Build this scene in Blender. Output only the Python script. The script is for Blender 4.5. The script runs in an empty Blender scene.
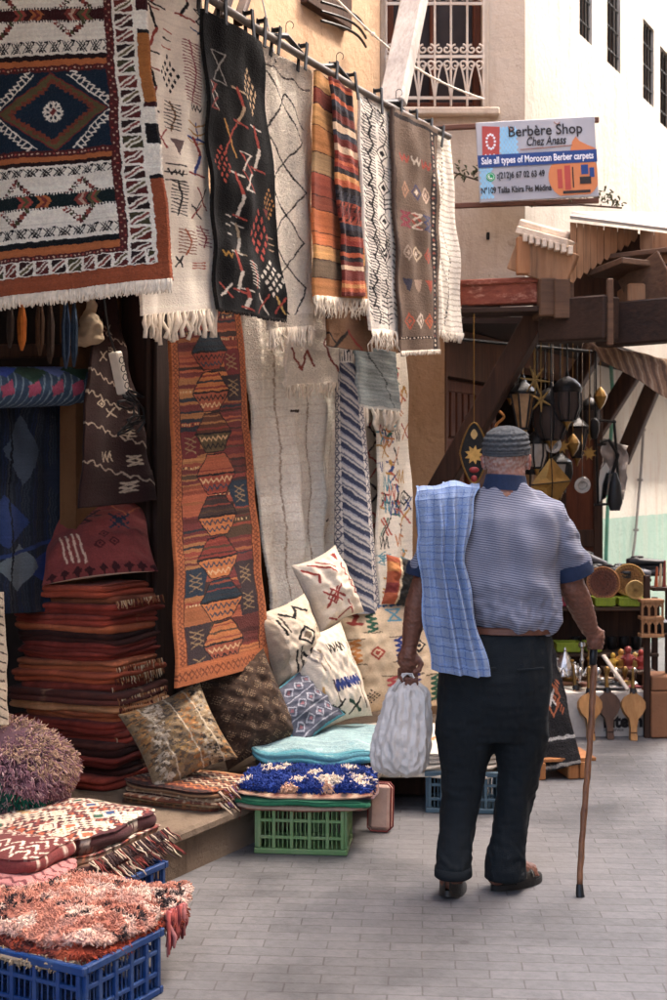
import bpy, bmesh, math, random
import numpy as np
from mathutils import Vector, Matrix

rnd = random.Random(11)
rng = np.random.default_rng(11)
scene = bpy.context.scene
COL = scene.collection
PI = math.pi
# ---------------------------------------------------------------- camera model (pixels of the 667x1000 photograph)
F, CX, HY, CH = 1300.0, 333.5, 480.0, 1.508
UX, UY = 0.482, 0.876            # direction of the street along the carpet shop
OX, OY = -0.516, 5.03            # a point at the foot of the shop step


def P(px, py, Y):
    return Vector(((px - CX) / F * Y, Y, CH - (py - HY) / F * Y))


def G(px, py, z=0.0):            # point at height z seen at a pixel
    Y = F * (CH - z) / (py - HY)
    return Vector(((px - CX) / F * Y, Y, z))


def S(s, w, z):                  # street frame: s along the shop front, w into the shop
    return Vector((OX + s * UX - w * UY, OY + s * UY + w * UX, z))


def PW(px, py, w):               # point of the vertical plane at depth w behind the step
    a = (px - CX) / F
    bx, by = OX - w * UY, OY + w * UX
    s = (a * by - bx) / (UX - UY * a)
    Y = by + s * UY
    return Vector((a * Y, Y, CH - (py - HY) / F * Y))


def lin(c):
    c = np.asarray(c, dtype=float)
    return np.where(c <= 0.04045, c / 12.92, ((c + 0.055) / 1.055) ** 2.4)


def hx(h):
    if not isinstance(h, str):
        return np.asarray(h, dtype=float)
    h = h.lstrip('#')
    return lin([int(h[i:i + 2], 16) / 255 for i in (0, 2, 4)])


def fnoise(p, scale, seed=0, n=9):
    """smooth noise about -1..1 from random plane waves; p is (...,3)"""
    r = np.random.default_rng(seed + 1000)
    d = r.normal(size=(n, p.shape[-1]))
    d /= np.linalg.norm(d, axis=1)[:, None]
    k = r.uniform(.6, 1.7, n) / scale * 2 * PI
    ph = r.uniform(0, 2 * PI, n)
    out = np.zeros(p.shape[:-1])
    for i in range(n):
        out += np.sin((p @ d[i]) * k[i] + ph[i])
    return out / math.sqrt(n) / 1.2


# ---------------------------------------------------------------- tags and linking
def tag(o, label=None, cat=None, group=None, kind=None):
    if label: o['label'] = label
    if cat: o['category'] = cat
    if group: o['group'] = group
    if kind: o['kind'] = kind
    return o


def empty(name, loc, label, cat, group=None):
    o = bpy.data.objects.new(name, None)
    o.empty_display_size = .1
    COL.objects.link(o)
    o.location = Vector(loc)
    return tag(o, label, cat, group)


def adopt(o, parent):
    o.parent = parent
    if parent is not None:
        v = parent.location.copy() if parent.parent is None else Vector((0, 0, 0))
        o.matrix_parent_inverse = Matrix.Translation(-v)
    return o


def link_mesh(name, me, mat, parent=None):
    o = bpy.data.objects.new(name, me)
    COL.objects.link(o)
    if mat is not None:
        for m in (mat if isinstance(mat, (list, tuple)) else [mat]):
            me.materials.append(m)
    if parent is not None:
        adopt(o, parent)
    return o


def mesh_np(name, verts, quads, mat, parent=None, col=None, smooth=True, tris=None):
    verts = np.asarray(verts, dtype=np.float32).reshape(-1, 3)
    quads = np.asarray(quads, dtype=np.int32).reshape(-1, 4)
    nt = 0 if tris is None else len(tris)
    me = bpy.data.meshes.new(name)
    me.vertices.add(len(verts))
    me.vertices.foreach_set('co', verts.ravel())
    nl = quads.size + nt * 3
    me.loops.add(nl)
    li = quads.ravel()
    st = np.arange(len(quads)) * 4
    tot = np.full(len(quads), 4)
    if nt:
        t = np.asarray(tris, dtype=np.int32)
        li = np.concatenate([li, t.ravel()])
        st = np.concatenate([st, quads.size + np.arange(nt) * 3])
        tot = np.concatenate([tot, np.full(nt, 3)])
    me.loops.foreach_set('vertex_index', li)
    me.polygons.add(len(st))
    me.polygons.foreach_set('loop_start', st.astype(np.int32))
    me.polygons.foreach_set('loop_total', tot.astype(np.int32))
    me.polygons.foreach_set('use_smooth', np.full(len(st), smooth))
    me.update(calc_edges=True)
    if col is not None:
        set_col(me, col)
    return link_mesh(name, me, mat, parent)


def set_col(me, col):
    col = np.asarray(col, dtype=np.float32).reshape(-1, 3)
    a = me.color_attributes.new('Col', 'FLOAT_COLOR', 'POINT')
    c4 = np.ones((len(col), 4), dtype=np.float32); c4[:, :3] = col
    a.data.foreach_set('color', c4.ravel())


class MB:
    """collects simple shapes into one mesh"""
    def __init__(s):
        s.v = []; s.f = []

    def add(s, verts, faces):
        b = len(s.v)
        s.v += [tuple(v) for v in verts]
        s.f += [tuple(i + b for i in f) for f in faces]
        return s

    def box(s, c, size, rot=None, bev=0.0):
        hx_, hy_, hz_ = size[0] / 2, size[1] / 2, size[2] / 2
        R = rot if rot is not None else Matrix.Identity(3)
        c = Vector(c)
        if bev <= 0:
            vs = [c + R @ Vector((x * hx_, y * hy_, z * hz_)) for x in (-1, 1) for y in (-1, 1) for z in (-1, 1)]
            return s.add(vs, [(0, 1, 3, 2), (4, 6, 7, 5), (0, 4, 5, 1), (2, 3, 7, 6), (0, 2, 6, 4), (1, 5, 7, 3)])
        b = min(bev, hx_ * .9, hy_ * .9, hz_ * .9)
        vs = []; idx = {}
        for x in (-1, 1):
            for y in (-1, 1):
                for z in (-1, 1):
                    for ax in range(3):
                        h = [hx_ - b, hy_ - b, hz_ - b]
                        h[ax] += b
                        idx[(x, y, z, ax)] = len(vs)
                        vs.append(c + R @ Vector((x * h[0], y * h[1], z * h[2])))
        fs = []
        I = lambda x, y, z, a: idx[(x, y, z, a)]
        for q in (-1, 1):
            fs.append([I(q, -1, -1, 0), I(q, 1, -1, 0), I(q, 1, 1, 0), I(q, -1, 1, 0)][::q])
            fs.append([I(-1, q, -1, 1), I(-1, q, 1, 1), I(1, q, 1, 1), I(1, q, -1, 1)][::q])
            fs.append([I(-1, -1, q, 2), I(1, -1, q, 2), I(1, 1, q, 2), I(-1, 1, q, 2)][::q])
        for y in (-1, 1):
            for z in (-1, 1):
                f = [I(-1, y, z, 1), I(1, y, z, 1), I(1, y, z, 2), I(-1, y, z, 2)]
                fs.append(f[::-1] if y * z > 0 else f)
        for x in (-1, 1):
            for z in (-1, 1):
                f = [I(x, -1, z, 0), I(x, 1, z, 0), I(x, 1, z, 2), I(x, -1, z, 2)]
                fs.append(f if x * z > 0 else f[::-1])
        for x in (-1, 1):
            for y in (-1, 1):
                f = [I(x, y, -1, 0), I(x, y, 1, 0), I(x, y, 1, 1), I(x, y, -1, 1)]
                fs.append(f[::-1] if x * y > 0 else f)
        for x in (-1, 1):
            for y in (-1, 1):
                for z in (-1, 1):
                    f = [I(x, y, z, 0), I(x, y, z, 1), I(x, y, z, 2)]
                    fs.append(f if x * y * z > 0 else f[::-1])
        return s.add(vs, fs)

    def beam(s, a, b, w, h, bev=.006, up=(0, 0, 1)):
        a = Vector(a); b = Vector(b)
        d = (b - a); L = d.length; d.normalize()
        x = d.cross(Vector(up))
        if x.length < 1e-4: x = d.cross(Vector((1, 0, 0)))
        x.normalize(); z = x.cross(d)
        R = Matrix((x, d, z)).transposed()
        return s.box((a + b) / 2, (w, L, h), R, bev)

    def tube(s, pts, r, seg=8, cap=True, sq=1.0):
        pts = [Vector(p) for p in pts]
        n = len(pts)
        rr = r if isinstance(r, (list, tuple)) else [r] * n
        vs = []; fs = []
        t0 = (pts[1] - pts[0]).normalized()
        ref = Vector((0, 0, 1)) if abs(t0.z) < .9 else Vector((1, 0, 0))
        nx = t0.cross(ref).normalized()
        for i in range(n):
            t = (pts[min(i + 1, n - 1)] - pts[max(i - 1, 0)])
            if t.length < 1e-9: t = t0
            t.normalize()
            nx = (nx - t * nx.dot(t))
            if nx.length < 1e-6: nx = t.orthogonal()
            nx.normalize()
            ny = t.cross(nx)
            for k in range(seg):
                a = 2 * PI * k / seg
                vs.append(pts[i] + nx * (math.cos(a) * rr[i]) + ny * (math.sin(a) * rr[i] * sq))
        for i in range(n - 1):
            for k in range(seg):
                k2 = (k + 1) % seg
                fs.append((i * seg + k, i * seg + k2, (i + 1) * seg + k2, (i + 1) * seg + k))
        if cap:
            fs.append(tuple(range(seg))[::-1])
            fs.append(tuple((n - 1) * seg + k for k in range(seg)))
        return s.add(vs, fs)

    def lathe(s, c, prof, seg=20, axis=(0, 0, 1), xs=1.0):
        """prof: list of (radius, height) along axis from c"""
        c = Vector(c); ax = Vector(axis).normalized()
        x = ax.orthogonal().normalized() if abs(ax.z) < .99 else Vector((1, 0, 0))
        y = ax.cross(x)
        vs = []; fs = []
        for (r, h) in prof:
            for k in range(seg):
                a = 2 * PI * k / seg
                vs.append(c + ax * h + x * (math.cos(a) * r * xs) + y * (math.sin(a) * r))
        n = len(prof)
        for i in range(n - 1):
            for k in range(seg):
                k2 = (k + 1) % seg
                fs.append((i * seg + k, i * seg + k2, (i + 1) * seg + k2, (i + 1) * seg + k))
        fs.append(tuple(range(seg))[::-1])
        fs.append(tuple((n - 1) * seg + k for k in range(seg)))
        return s.add(vs, fs)

    def ell(s, c, r, rot=None, nu=18, nv=12):
        R = rot if rot is not None else Matrix.Identity(3)
        c = Vector(c); vs = []; fs = []
        for j in range(1, nv):
            t = PI * j / nv
            for i in range(nu):
                a = 2 * PI * i / nu
                vs.append(c + R @ Vector((math.cos(a) * math.sin(t) * r[0], math.sin(a) * math.sin(t) * r[1], math.cos(t) * r[2])))
        vs.append(c + R @ Vector((0, 0, r[2]))); vs.append(c + R @ Vector((0, 0, -r[2])))
        for j in range(nv - 2):
            for i in range(nu):
                i2 = (i + 1) % nu
                fs.append((j * nu + i, (j + 1) * nu + i, (j + 1) * nu + i2, j * nu + i2))
        T = (nv - 1) * nu
        for i in range(nu):
            i2 = (i + 1) % nu
            fs.append((T, i, i2)); fs.append((T + 1, (nv - 2) * nu + i2, (nv - 2) * nu + i))
        return s.add(vs, fs)

    def prism(s, poly, d):
        """poly: 3-D points of a flat outline, d: extrusion vector"""
        poly = [Vector(p) for p in poly]; d = Vector(d); n = len(poly)
        vs = poly + [p + d for p in poly]
        fs = [tuple(range(n)), tuple(range(2 * n - 1, n - 1, -1))]
        for i in range(n):
            j = (i + 1) % n
            fs.append((i, i + n, j + n, j))
        return s.add(vs, fs)

    def loft(s, secs, seg=28):
        """secs: (cx,cy,cz,rx,ry[,yaw[,power]]) horizontal rings from the bottom up or top down"""
        vs = []; fs = []
        for q in secs:
            cx, cy, cz, rx, ry = q[:5]
            yaw = q[5] if len(q) > 5 else 0
            pw = q[6] if len(q) > 6 else 2.0
            for k in range(seg):
                a = 2 * PI * k / seg
                ca, sa = math.cos(a), math.sin(a)
                m = (abs(ca) ** pw + abs(sa) ** pw) ** (-1 / pw)
                x, y = ca * m * rx, sa * m * ry
                vs.append((cx + x * math.cos(yaw) - y * math.sin(yaw), cy + x * math.sin(yaw) + y * math.cos(yaw), cz))
        n = len(secs)
        for i in range(n - 1):
            for k in range(seg):
                k2 = (k + 1) % seg
                fs.append((i * seg + k, i * seg + k2, (i + 1) * seg + k2, (i + 1) * seg + k))
        fs.append(tuple(range(seg))[::-1])
        fs.append(tuple((n - 1) * seg + k for k in range(seg)))
        return s.add(vs, fs)

    def build(s, name, mat, parent=None, smooth=False, col=None):
        me = bpy.data.meshes.new(name)
        me.from_pydata([tuple(v) for v in s.v], [], s.f)
        bm = bmesh.new(); bm.from_mesh(me)
        bmesh.ops.recalc_face_normals(bm, faces=bm.faces)
        bm.to_mesh(me); bm.free()
        if smooth:
            me.polygons.foreach_set('use_smooth', [True] * len(me.polygons))
            if smooth != 'all':
                try: me.set_sharp_from_angle(angle=math.radians(40))
                except Exception: pass
        if col is not None: set_col(me, col)
        return link_mesh(name, me, mat, parent)


def solidify_remesh(mb, voxel, smooth_it=6, factor=.5):
    """join overlapping closed shapes into one continuous skin; returns a mesh"""
    o = mb.build('tmp', None)
    m = o.modifiers.new('r', 'REMESH'); m.mode = 'VOXEL'; m.voxel_size = voxel
    m2 = o.modifiers.new('s', 'SMOOTH'); m2.factor = factor; m2.iterations = smooth_it
    dg = bpy.context.evaluated_depsgraph_get()
    me = bpy.data.meshes.new_from_object(o.evaluated_get(dg))
    old = o.data
    bpy.data.objects.remove(o); bpy.data.meshes.remove(old)
    me.polygons.foreach_set('use_smooth', [True] * len(me.polygons))
    return me


def get_co(me):
    a = np.empty(len(me.vertices) * 3, dtype=np.float32); me.vertices.foreach_get('co', a)
    return a.reshape(-1, 3).astype(float)


def get_no(me):
    a = np.empty(len(me.vertices) * 3, dtype=np.float32)
    me.vertices.foreach_get('normal', a)
    return a.reshape(-1, 3).astype(float)


def set_co(me, co):
    me.vertices.foreach_set('co', np.asarray(co, dtype=np.float32).ravel()); me.update()


# ---------------------------------------------------------------- materials
def new_mat(name):
    m = bpy.data.materials.new(name); m.use_nodes = True
    nt = m.node_tree
    return m, nt, nt.nodes, nt.links, nt.nodes['Principled BSDF']


def _noise(N, L, co, scale, detail=4, rough=.6):
    n = N.new('ShaderNodeTexNoise'); n.inputs['Scale'].default_value = scale
    n.inputs['Detail'].default_value = detail; n.inputs['Roughness'].default_value = rough
    L.new(co, n.inputs['Vector']); return n


def _mix(N, L, a, b, fac, mode='MIX'):
    m = N.new('ShaderNodeMix'); m.data_type = 'RGBA'; m.blend_type = mode
    for sock, v in ((m.inputs['Factor'], fac), (m.inputs['A'], a), (m.inputs['B'], b)):
        if hasattr(v, 'is_linked'): L.new(v, sock)
        elif isinstance(v, (int, float)): sock.default_value = v
        else: sock.default_value = (*[float(x) for x in v], 1)
    return m.outputs['Result']


def _ramp(N, L, fac, stops):
    r = N.new('ShaderNodeValToRGB'); L.new(fac, r.inputs['Fac'])
    e = r.color_ramp.elements
    while len(e) > len(stops): e.remove(e[-1])
    while len(e) < len(stops): e.new(.5)
    for k, (p, c) in enumerate(stops):
        e[k].position = p
        c = hx(c) if isinstance(c, str) else c
        e[k].color = (*[float(x) for x in (c if hasattr(c, '__len__') else (c, c, c))], 1)
    return r.outputs['Color']


def M(name, col, rough=.7, metal=0.0, var=.25, scale=6, bump=.15, bscale=50, spec=.35, dirt=None, dirt_amt=.5, dscale=2.5, stretch=None):
    m, nt, N, L, b = new_mat(name)
    tc = N.new('ShaderNodeTexCoord'); co = tc.outputs['Object']
    if stretch:
        mp = N.new('ShaderNodeMapping'); mp.inputs['Scale'].default_value = stretch
        L.new(co, mp.inputs['Vector']); co = mp.outputs['Vector']
    c = hx(col)
    n = _noise(N, L, co, scale, 6)
    base = _ramp(N, L, n.outputs['Fac'], [(.3, c * (1 - var)), (.7, np.minimum(c * (1 + var), .95))])
    if dirt is not None:
        d = _noise(N, L, co, dscale, 8, .7)
        f = _ramp(N, L, d.outputs['Fac'], [(.45, 0.0), (.7, dirt_amt)])
        base = _mix(N, L, base, hx(dirt), f)
    L.new(base, b.inputs['Base Color'])
    b.inputs['Roughness'].default_value = rough
    b.inputs['Metallic'].default_value = metal
    b.inputs['Specular IOR Level'].default_value = spec
    if bump:
        n2 = _noise(N, L, co, bscale, 5)
        bp = N.new('ShaderNodeBump'); bp.inputs['Strength'].default_value = min(bump * 2, 1); bp.inputs['Distance'].default_value = .01
        L.new(n2.outputs['Fac'], bp.inputs['Height']); L.new(bp.outputs['Normal'], b.inputs['Normal'])
    return m


def fabric(name, bscale=140, bump=.5, dist=.004, mott=.25, mscale=90, rough=.95, weave=0.0):
    """cloth whose colours are woven in (stored per vertex), with yarn-scale mottling and relief"""
    m, nt, N, L, b = new_mat(name)
    at = N.new('ShaderNodeAttribute'); at.attribute_name = 'Col'
    tc = N.new('ShaderNodeTexCoord'); co = tc.outputs['Object']
    n = _noise(N, L, co, mscale, 4, .7)
    f = _ramp(N, L, n.outputs['Fac'], [(.25, 1 - mott), (.75, 1 + mott * .6)])
    n3 = _noise(N, L, co, 7, 3)
    f3 = _ramp(N, L, n3.outputs['Fac'], [(.3, .88), (.7, 1.08)])
    c = _mix(N, L, at.outputs['Color'], f, 1.0, 'MULTIPLY')
    c = _mix(N, L, c, f3, 1.0, 'MULTIPLY')
    L.new(c, b.inputs['Base Color'])
    b.inputs['Roughness'].default_value = rough
    b.inputs['Specular IOR Level'].default_value = .15
    b.inputs['Sheen Weight'].default_value = .04
    b.inputs['Sheen Roughness'].default_value = .6
    n2 = _noise(N, L, co, bscale, 3, .6)
    h = n2.outputs['Fac']
    if weave:
        mp = N.new('ShaderNodeMapping'); mp.inputs['Scale'].default_value = (30, 30, weave)
        L.new(co, mp.inputs['Vector'])
        nz = _noise(N, L, mp.outputs['Vector'], 1.0, 2)
        ad = N.new('ShaderNodeMath'); ad.operation = 'ADD'
        L.new(h, ad.inputs[0]); L.new(nz.outputs['Fac'], ad.inputs[1]); h = ad.outputs[0]
    bp = N.new('ShaderNodeBump'); bp.inputs['Strength'].default_value = bump; bp.inputs['Distance'].default_value = dist
    L.new(h, bp.inputs['Height']); L.new(bp.outputs['Normal'], b.inputs['Normal'])
    return m


FLAT = fabric('flat_weave', 180, .5, .003, .22, 130, weave=260)
WOOL = fabric('wool_pile', 110, .8, .008, .20, 70)
SHAG = fabric('shag_yarn', 300, .2, .002, .15, 60)
COTTON = fabric('cotton', 260, .3, .0015, .10, 160)

WHITE_YARN = M('white_yarn', '#d8cbb8', .95, var=.2, scale=40, bump=.1)


# ---------------------------------------------------------------- drawing canvas for woven patterns
class CV:
    def __init__(s, w, h, bg, k=1.6):
        s.w, s.h, s.k = w, h, k
        s.a = np.empty((max(int(h * k), 4), max(int(w * k), 4), 3)); s.a[:] = hx(bg)

    def _box(s, x0, y0, x1, y1):
        H, W = s.a.shape[:2]; k = s.k
        return max(int(x0 * k), 0), max(int(y0 * k), 0), min(int(x1 * k) + 2, W), min(int(y1 * k) + 2, H)

    def poly(s, pts, c):
        c = hx(c)
        xs = [p[0] for p in pts]; ys = [p[1] for p in pts]
        i0, j0, i1, j1 = s._box(min(xs), min(ys), max(xs), max(ys))
        if i1 <= i0 or j1 <= j0: return s
        X, Y = np.meshgrid((np.arange(i0, i1) + .5) / s.k, (np.arange(j0, j1) + .5) / s.k)
        ins = np.zeros(X.shape, bool); n = len(pts)
        for a in range(n):
            xa, ya = pts[a]; xb, yb = pts[(a + 1) % n]
            if ya == yb: continue
            cond = ((ya > Y) != (yb > Y)) & (X < (xb - xa) * (Y - ya) / (yb - ya) + xa)
            ins ^= cond
        s.a[j0:j1, i0:i1][ins] = c
        return s

    def rect(s, x0, y0, x1, y1, c):
        H, W = s.a.shape[:2]; k = s.k
        i0, i1 = max(int(round(x0 * k)), 0), min(int(round(x1 * k)), W)
        j0, j1 = max(int(round(y0 * k)), 0), min(int(round(y1 * k)), H)
        if i1 > i0 and j1 > j0: s.a[j0:j1, i0:i1] = hx(c)
        return s

    def line(s, p, q, w, c):
        c = hx(c)
        i0, j0, i1, j1 = s._box(min(p[0], q[0]) - w, min(p[1], q[1]) - w, max(p[0], q[0]) + w, max(p[1], q[1]) + w)
        if i1 <= i0 or j1 <= j0: return s
        X, Y = np.meshgrid((np.arange(i0, i1) + .5) / s.k, (np.arange(j0, j1) + .5) / s.k)
        dx, dy = q[0] - p[0], q[1] - p[1]
        L2 = dx * dx + dy * dy + 1e-9
        t = np.clip(((X - p[0]) * dx + (Y - p[1]) * dy) / L2, 0, 1)
        d = np.hypot(X - p[0] - t * dx, Y - p[1] - t * dy)
        a = np.clip((w / 2 - d) * s.k + .5, 0, 1)[..., None]
        r = s.a[j0:j1, i0:i1]; r[:] = r * (1 - a) + c * a
        return s

    def pl(s, pts, w, c):
        for a, b in zip(pts[:-1], pts[1:]): s.line(a, b, w, c)
        return s

    def zz(s, x0, y0, x1, y1, n, amp, w, c):
        dx, dy = x1 - x0, y1 - y0; L = math.hypot(dx, dy); nx, ny = -dy / L, dx / L
        pts = []
        for i in range(n + 1):
            t = i / n; a = amp * (1 if i % 2 else -1)
            pts.append((x0 + dx * t + nx * a, y0 + dy * t + ny * a))
        return s.pl(pts, w, c)

    def dia(s, x, y, rx, ry, c):
        return s.poly([(x - rx, y), (x, y - ry), (x + rx, y), (x, y + ry)], c)

    def ring(s, x, y, rx, ry, w, c):
        return s.pl([(x - rx, y), (x, y - ry), (x + rx, y), (x, y + ry), (x - rx, y)], w, c)

    def motif(s, kind, x, y, w, h, c, c2=None, lw=1.3):
        c2 = c2 or c
        if kind == 'x':
            s.line((x - w / 2, y - h / 2), (x + w / 2, y + h / 2), lw * 1.3, c); s.line((x + w / 2, y - h / 2), (x - w / 2, y + h / 2), lw * 1.3, c2)
        elif kind == 'xx':
            for q in (-.25, .25): s.motif('x', x, y + q * h, w, h / 2, c, c2, lw)
            for q in (-.5, .5): s.line((x - w / 2, y + q * h), (x + w / 2, y + q * h), lw, c2)
        elif kind == 'comb':
            n = max(int(h / 3.2), 3)
            s.pl([(x - w * .15, y - h / 2), (x + w * .2, y), (x - w * .1, y + h / 2)], lw * 1.3, c)
            for i in range(n):
                yy = y - h / 2 + h * (i + .5) / n
                s.line((x - w / 2, yy - 1.5), (x + w / 2, yy + 1.5), lw * .8, c2)
        elif kind == 'zz':
            s.zz(x - w / 2, y, x + w / 2, y, max(int(w / 2.2), 3), h / 2, lw, c)
        elif kind == 'vz':
            s.zz(x, y - h / 2, x, y + h / 2, max(int(h / 2.6), 4), w / 2, lw, c)
        elif kind == 'grid':
            for i in range(-3, 4):
                for j in range(-3, 4):
                    if abs(i) + abs(j) <= 3 and (i + j) % 2 == 1:
                        s.dia(x + i * w / 6, y + j * h / 6, w / 11, h / 11, c if (i * j) % 2 == 0 else c2)
        elif kind == 'tri':
            s.poly([(x - w / 2, y - h / 2), (x + w / 2, y - h / 2), (x + w * .1, y + h / 2)], c)
        elif kind == 'bars':
            for q in (-.5, 0, .5): s.line((x - w / 2, y + q * h), (x + w / 2, y + q * h + 1), lw, c if q else c2)
        elif kind == 'bow':
            s.pl([(x - w / 2, y - h / 2), (x + w / 2, y - h / 2), (x, y), (x - w / 2, y + h / 2), (x + w / 2, y + h / 2), (x, y), (x - w / 2, y - h / 2)], lw, c)
        elif kind == 'man':
            s.line((x - w / 2, y - h / 2), (x + w / 2, y - h / 2 + 2), lw * 1.4, c)
            s.line((x - w * .1, y - h / 2), (x + w * .25, y), lw * 2.2, c2)
            s.line((x + w * .25, y), (x - w * .2, y + h / 2), lw * 2.2, c)
            s.line((x - w / 2, y + h / 2 - 1), (x + w / 2, y + h / 2 + 2), lw * 1.4, c2)
        elif kind == 'dd':
            s.ring(x, y, w / 2, h / 2, lw, c); s.dia(x, y, w * .22, h * .22, c2)
        elif kind == 'fork':
            s.line((x, y - h / 2), (x, y + h / 2), lw, c)
            for q in (-.4, -.1, .2): s.pl([(x - w / 2, y + q * h - h * .12), (x, y + q * h + h * .05), (x + w / 2, y + q * h - h * .12)], lw, c2)
        return s

    def grain(s, rows=.10, spots=.05, seed=1, warp=1.0):
        r = np.random.default_rng(seed)
        H, W = s.a.shape[:2]
        jj, ii = np.meshgrid(np.arange(H), np.arange(W), indexing='ij')
        q = np.stack([ii / s.k, jj / s.k], -1)
        dx = warp * s.k * (.55 * fnoise(q, 16, seed) + .30 * fnoise(q, 4.5, seed + 1)); dy = warp * s.k * (.5 * fnoise(q, 16, seed + 2) + .28 * fnoise(q, 4.5, seed + 3))
        s.a = s.a[np.clip((jj + dy).round().astype(int), 0, H - 1), np.clip((ii + dx).round().astype(int), 0, W - 1)]
        lum = s.a @ np.array([.3, .55, .15])
        s.a = s.a * .86 + lum[..., None] * np.array([1.03, 1.0, .95]) * .14
        rr = r.normal(size=H); rr = np.convolve(rr, np.ones(3) / 3, 'same')
        s.a *= np.clip(1 + rows * rr[:, None, None] + spots * r.normal(size=(H, W, 1)), .4, 1.5)
        s.a = np.clip(s.a, .004, .9)
        return s


def sample(img, u, v):
    H, W = img.shape[:2]
    return img[np.clip((v * (H - 1)).astype(int), 0, H - 1), np.clip((u * (W - 1)).astype(int), 0, W - 1)]


# ---------------------------------------------------------------- cloth sheets
def grid_quads(H, W, base=0, flip=False):
    i = np.arange(H * W).reshape(H, W) + base
    q = np.stack([i[:-1, :-1], i[1:, :-1], i[1:, 1:], i[:-1, 1:]], -1).reshape(-1, 4)
    return q[:, ::-1] if flip else q


def grid_normals(X):
    du = np.gradient(X, axis=1); dv = np.gradient(X, axis=0)
    n = np.cross(dv, du); n /= np.linalg.norm(n, axis=-1, keepdims=True) + 1e-12
    return n


def cloth(name, img, fn, thick=.010, parent=None, mat=None, back=None):
    """a woven sheet with real thickness; fn(u, v) gives its points, v=0 is the top edge"""
    H, W = img.shape[:2]
    u, v = np.meshgrid(np.linspace(0, 1, W), np.linspace(0, 1, H))
    X = fn(u, v)
    n = grid_normals(X)
    X = X + n * (np.random.default_rng(H * W).normal(size=(H, W, 1)) * (.0018 if mat is WOOL else .0006))
    Xb = X - n * thick
    verts = np.concatenate([X.reshape(-1, 3), Xb.reshape(-1, 3)])
    st = 3
    jj = np.unique(np.r_[np.arange(0, H, st), H - 1]); ii = np.unique(np.r_[np.arange(0, W, st), W - 1])
    idx = (np.arange(H * W).reshape(H, W) + H * W)[np.ix_(jj, ii)]
    qb = np.stack([idx[:-1, :-1], idx[:-1, 1:], idx[1:, 1:], idx[1:, :-1]], -1).reshape(-1, 4)
    q = [grid_quads(H, W), qb]
    I = np.arange(H * W).reshape(H, W)
    for e, fl in ((I[0], 0), (I[-1], 1), (I[:, 0], 1), (I[:, -1], 0)):
        a = np.stack([e[:-1], e[1:], e[1:] + H * W, e[:-1] + H * W], -1)
        q.append(a[:, ::-1] if fl else a)
    colb = img.reshape(-1, 3) if back is None else np.broadcast_to(hx(back), (H * W, 3))
    o = mesh_np(name, verts, np.concatenate(q), mat or FLAT, parent, np.concatenate([img.reshape(-1, 3), colb]))
    # drop the unused back vertices
    bm = bmesh.new(); bm.from_mesh(o.data)
    bmesh.ops.delete(bm, geom=[x for x in bm.verts if not x.link_faces], context='VERTS')
    bm.to_mesh(o.data); bm.free()
    o['_edge'] = 0
    del o['_edge']
    return o, X


def quadfn(TL, TR, BR, BL, folds=(), curl=None, wob=.0, seed=0, bow=0.0, topfade=.35):
    """bilinear sheet between four points, with hanging folds (amp, count, phase, drift) along its normal"""
    TL, TR, BR, BL = [np.array(p, dtype=float) for p in (TL, TR, BR, BL)]
    nrm = np.cross(TR - TL, BL - TL); nrm /= np.linalg.norm(nrm)
    if nrm[1] > 0: nrm = -nrm        # towards the camera
    ux = (TR - TL) / np.linalg.norm(TR - TL)

    def fn(u, v):
        U = u[..., None]; V = v[..., None]
        X = (TL * (1 - U) + TR * U) * (1 - V) + (BL * (1 - U) + BR * U) * V
        d = np.zeros_like(u)
        for (a, c, ph, dr) in folds:
            d += a * .6 * np.sin(2 * PI * (c * u + ph + dr * v)) * (topfade + (1 - topfade) * v)
        q = np.stack([u * 3, v * 5, u * 0 + seed], -1)
        d += wob * .55 * fnoise(q, 1.4, seed)
        d += bow * np.sin(PI * v)
        X = X + d[..., None] * nrm
        e = .006 * fnoise(np.stack([u * 1.5, v * 9, u * 0], -1), 2.0, seed + 3)
        return X + e[..., None] * ux
    return fn


def fringe(name, edge, length, n, parent, mat=None, rad=.004, jit=.25, down=(0, 0, -1), cols=None, knots=False):
    """a row of yarn ends hanging from an edge polyline (N,3); one mesh"""
    mb = MB(); edge = np.asarray(edge)
    m = len(edge); dn = Vector(down).normalized()
    cc = []
    for i in range(n):
        t = (i + .5 + rnd.uniform(-.35, .35)) / n * (m - 1)
        k = min(int(t), m - 2); f = t - k
        p = Vector(edge[k] * (1 - f) + edge[k + 1] * f)
        L = length * rnd.uniform(1 - jit, 1 + jit * .6)
        s = Vector((rnd.gauss(0, .10), rnd.gauss(0, .10), 0)) * L
        a = Vector((rnd.gauss(0, .06), rnd.gauss(0, .06), 0)) * L
        r = rad * rnd.uniform(.7, 1.25)
        pts = [p - dn * .004, p + dn * (L * .33) + s * .3 + a, p + dn * (L * .7) + s * .7 - a, p + dn * L + s]
        if knots:
            rr = [r * .8, r * 1.5, r * 1.1, r * 1.3]
        else:
            rr = [r, r * .95, r * .8, r * .45]
        b = len(mb.v)
        mb.tube(pts, rr, 5)
        if cols: cc += [hx(rnd.choice(cols))] * (len(mb.v) - b)
    return mb.build(name, mat or (SHAG if cols else WHITE_YARN), parent, smooth='all', col=cc if cols else None)


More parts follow.
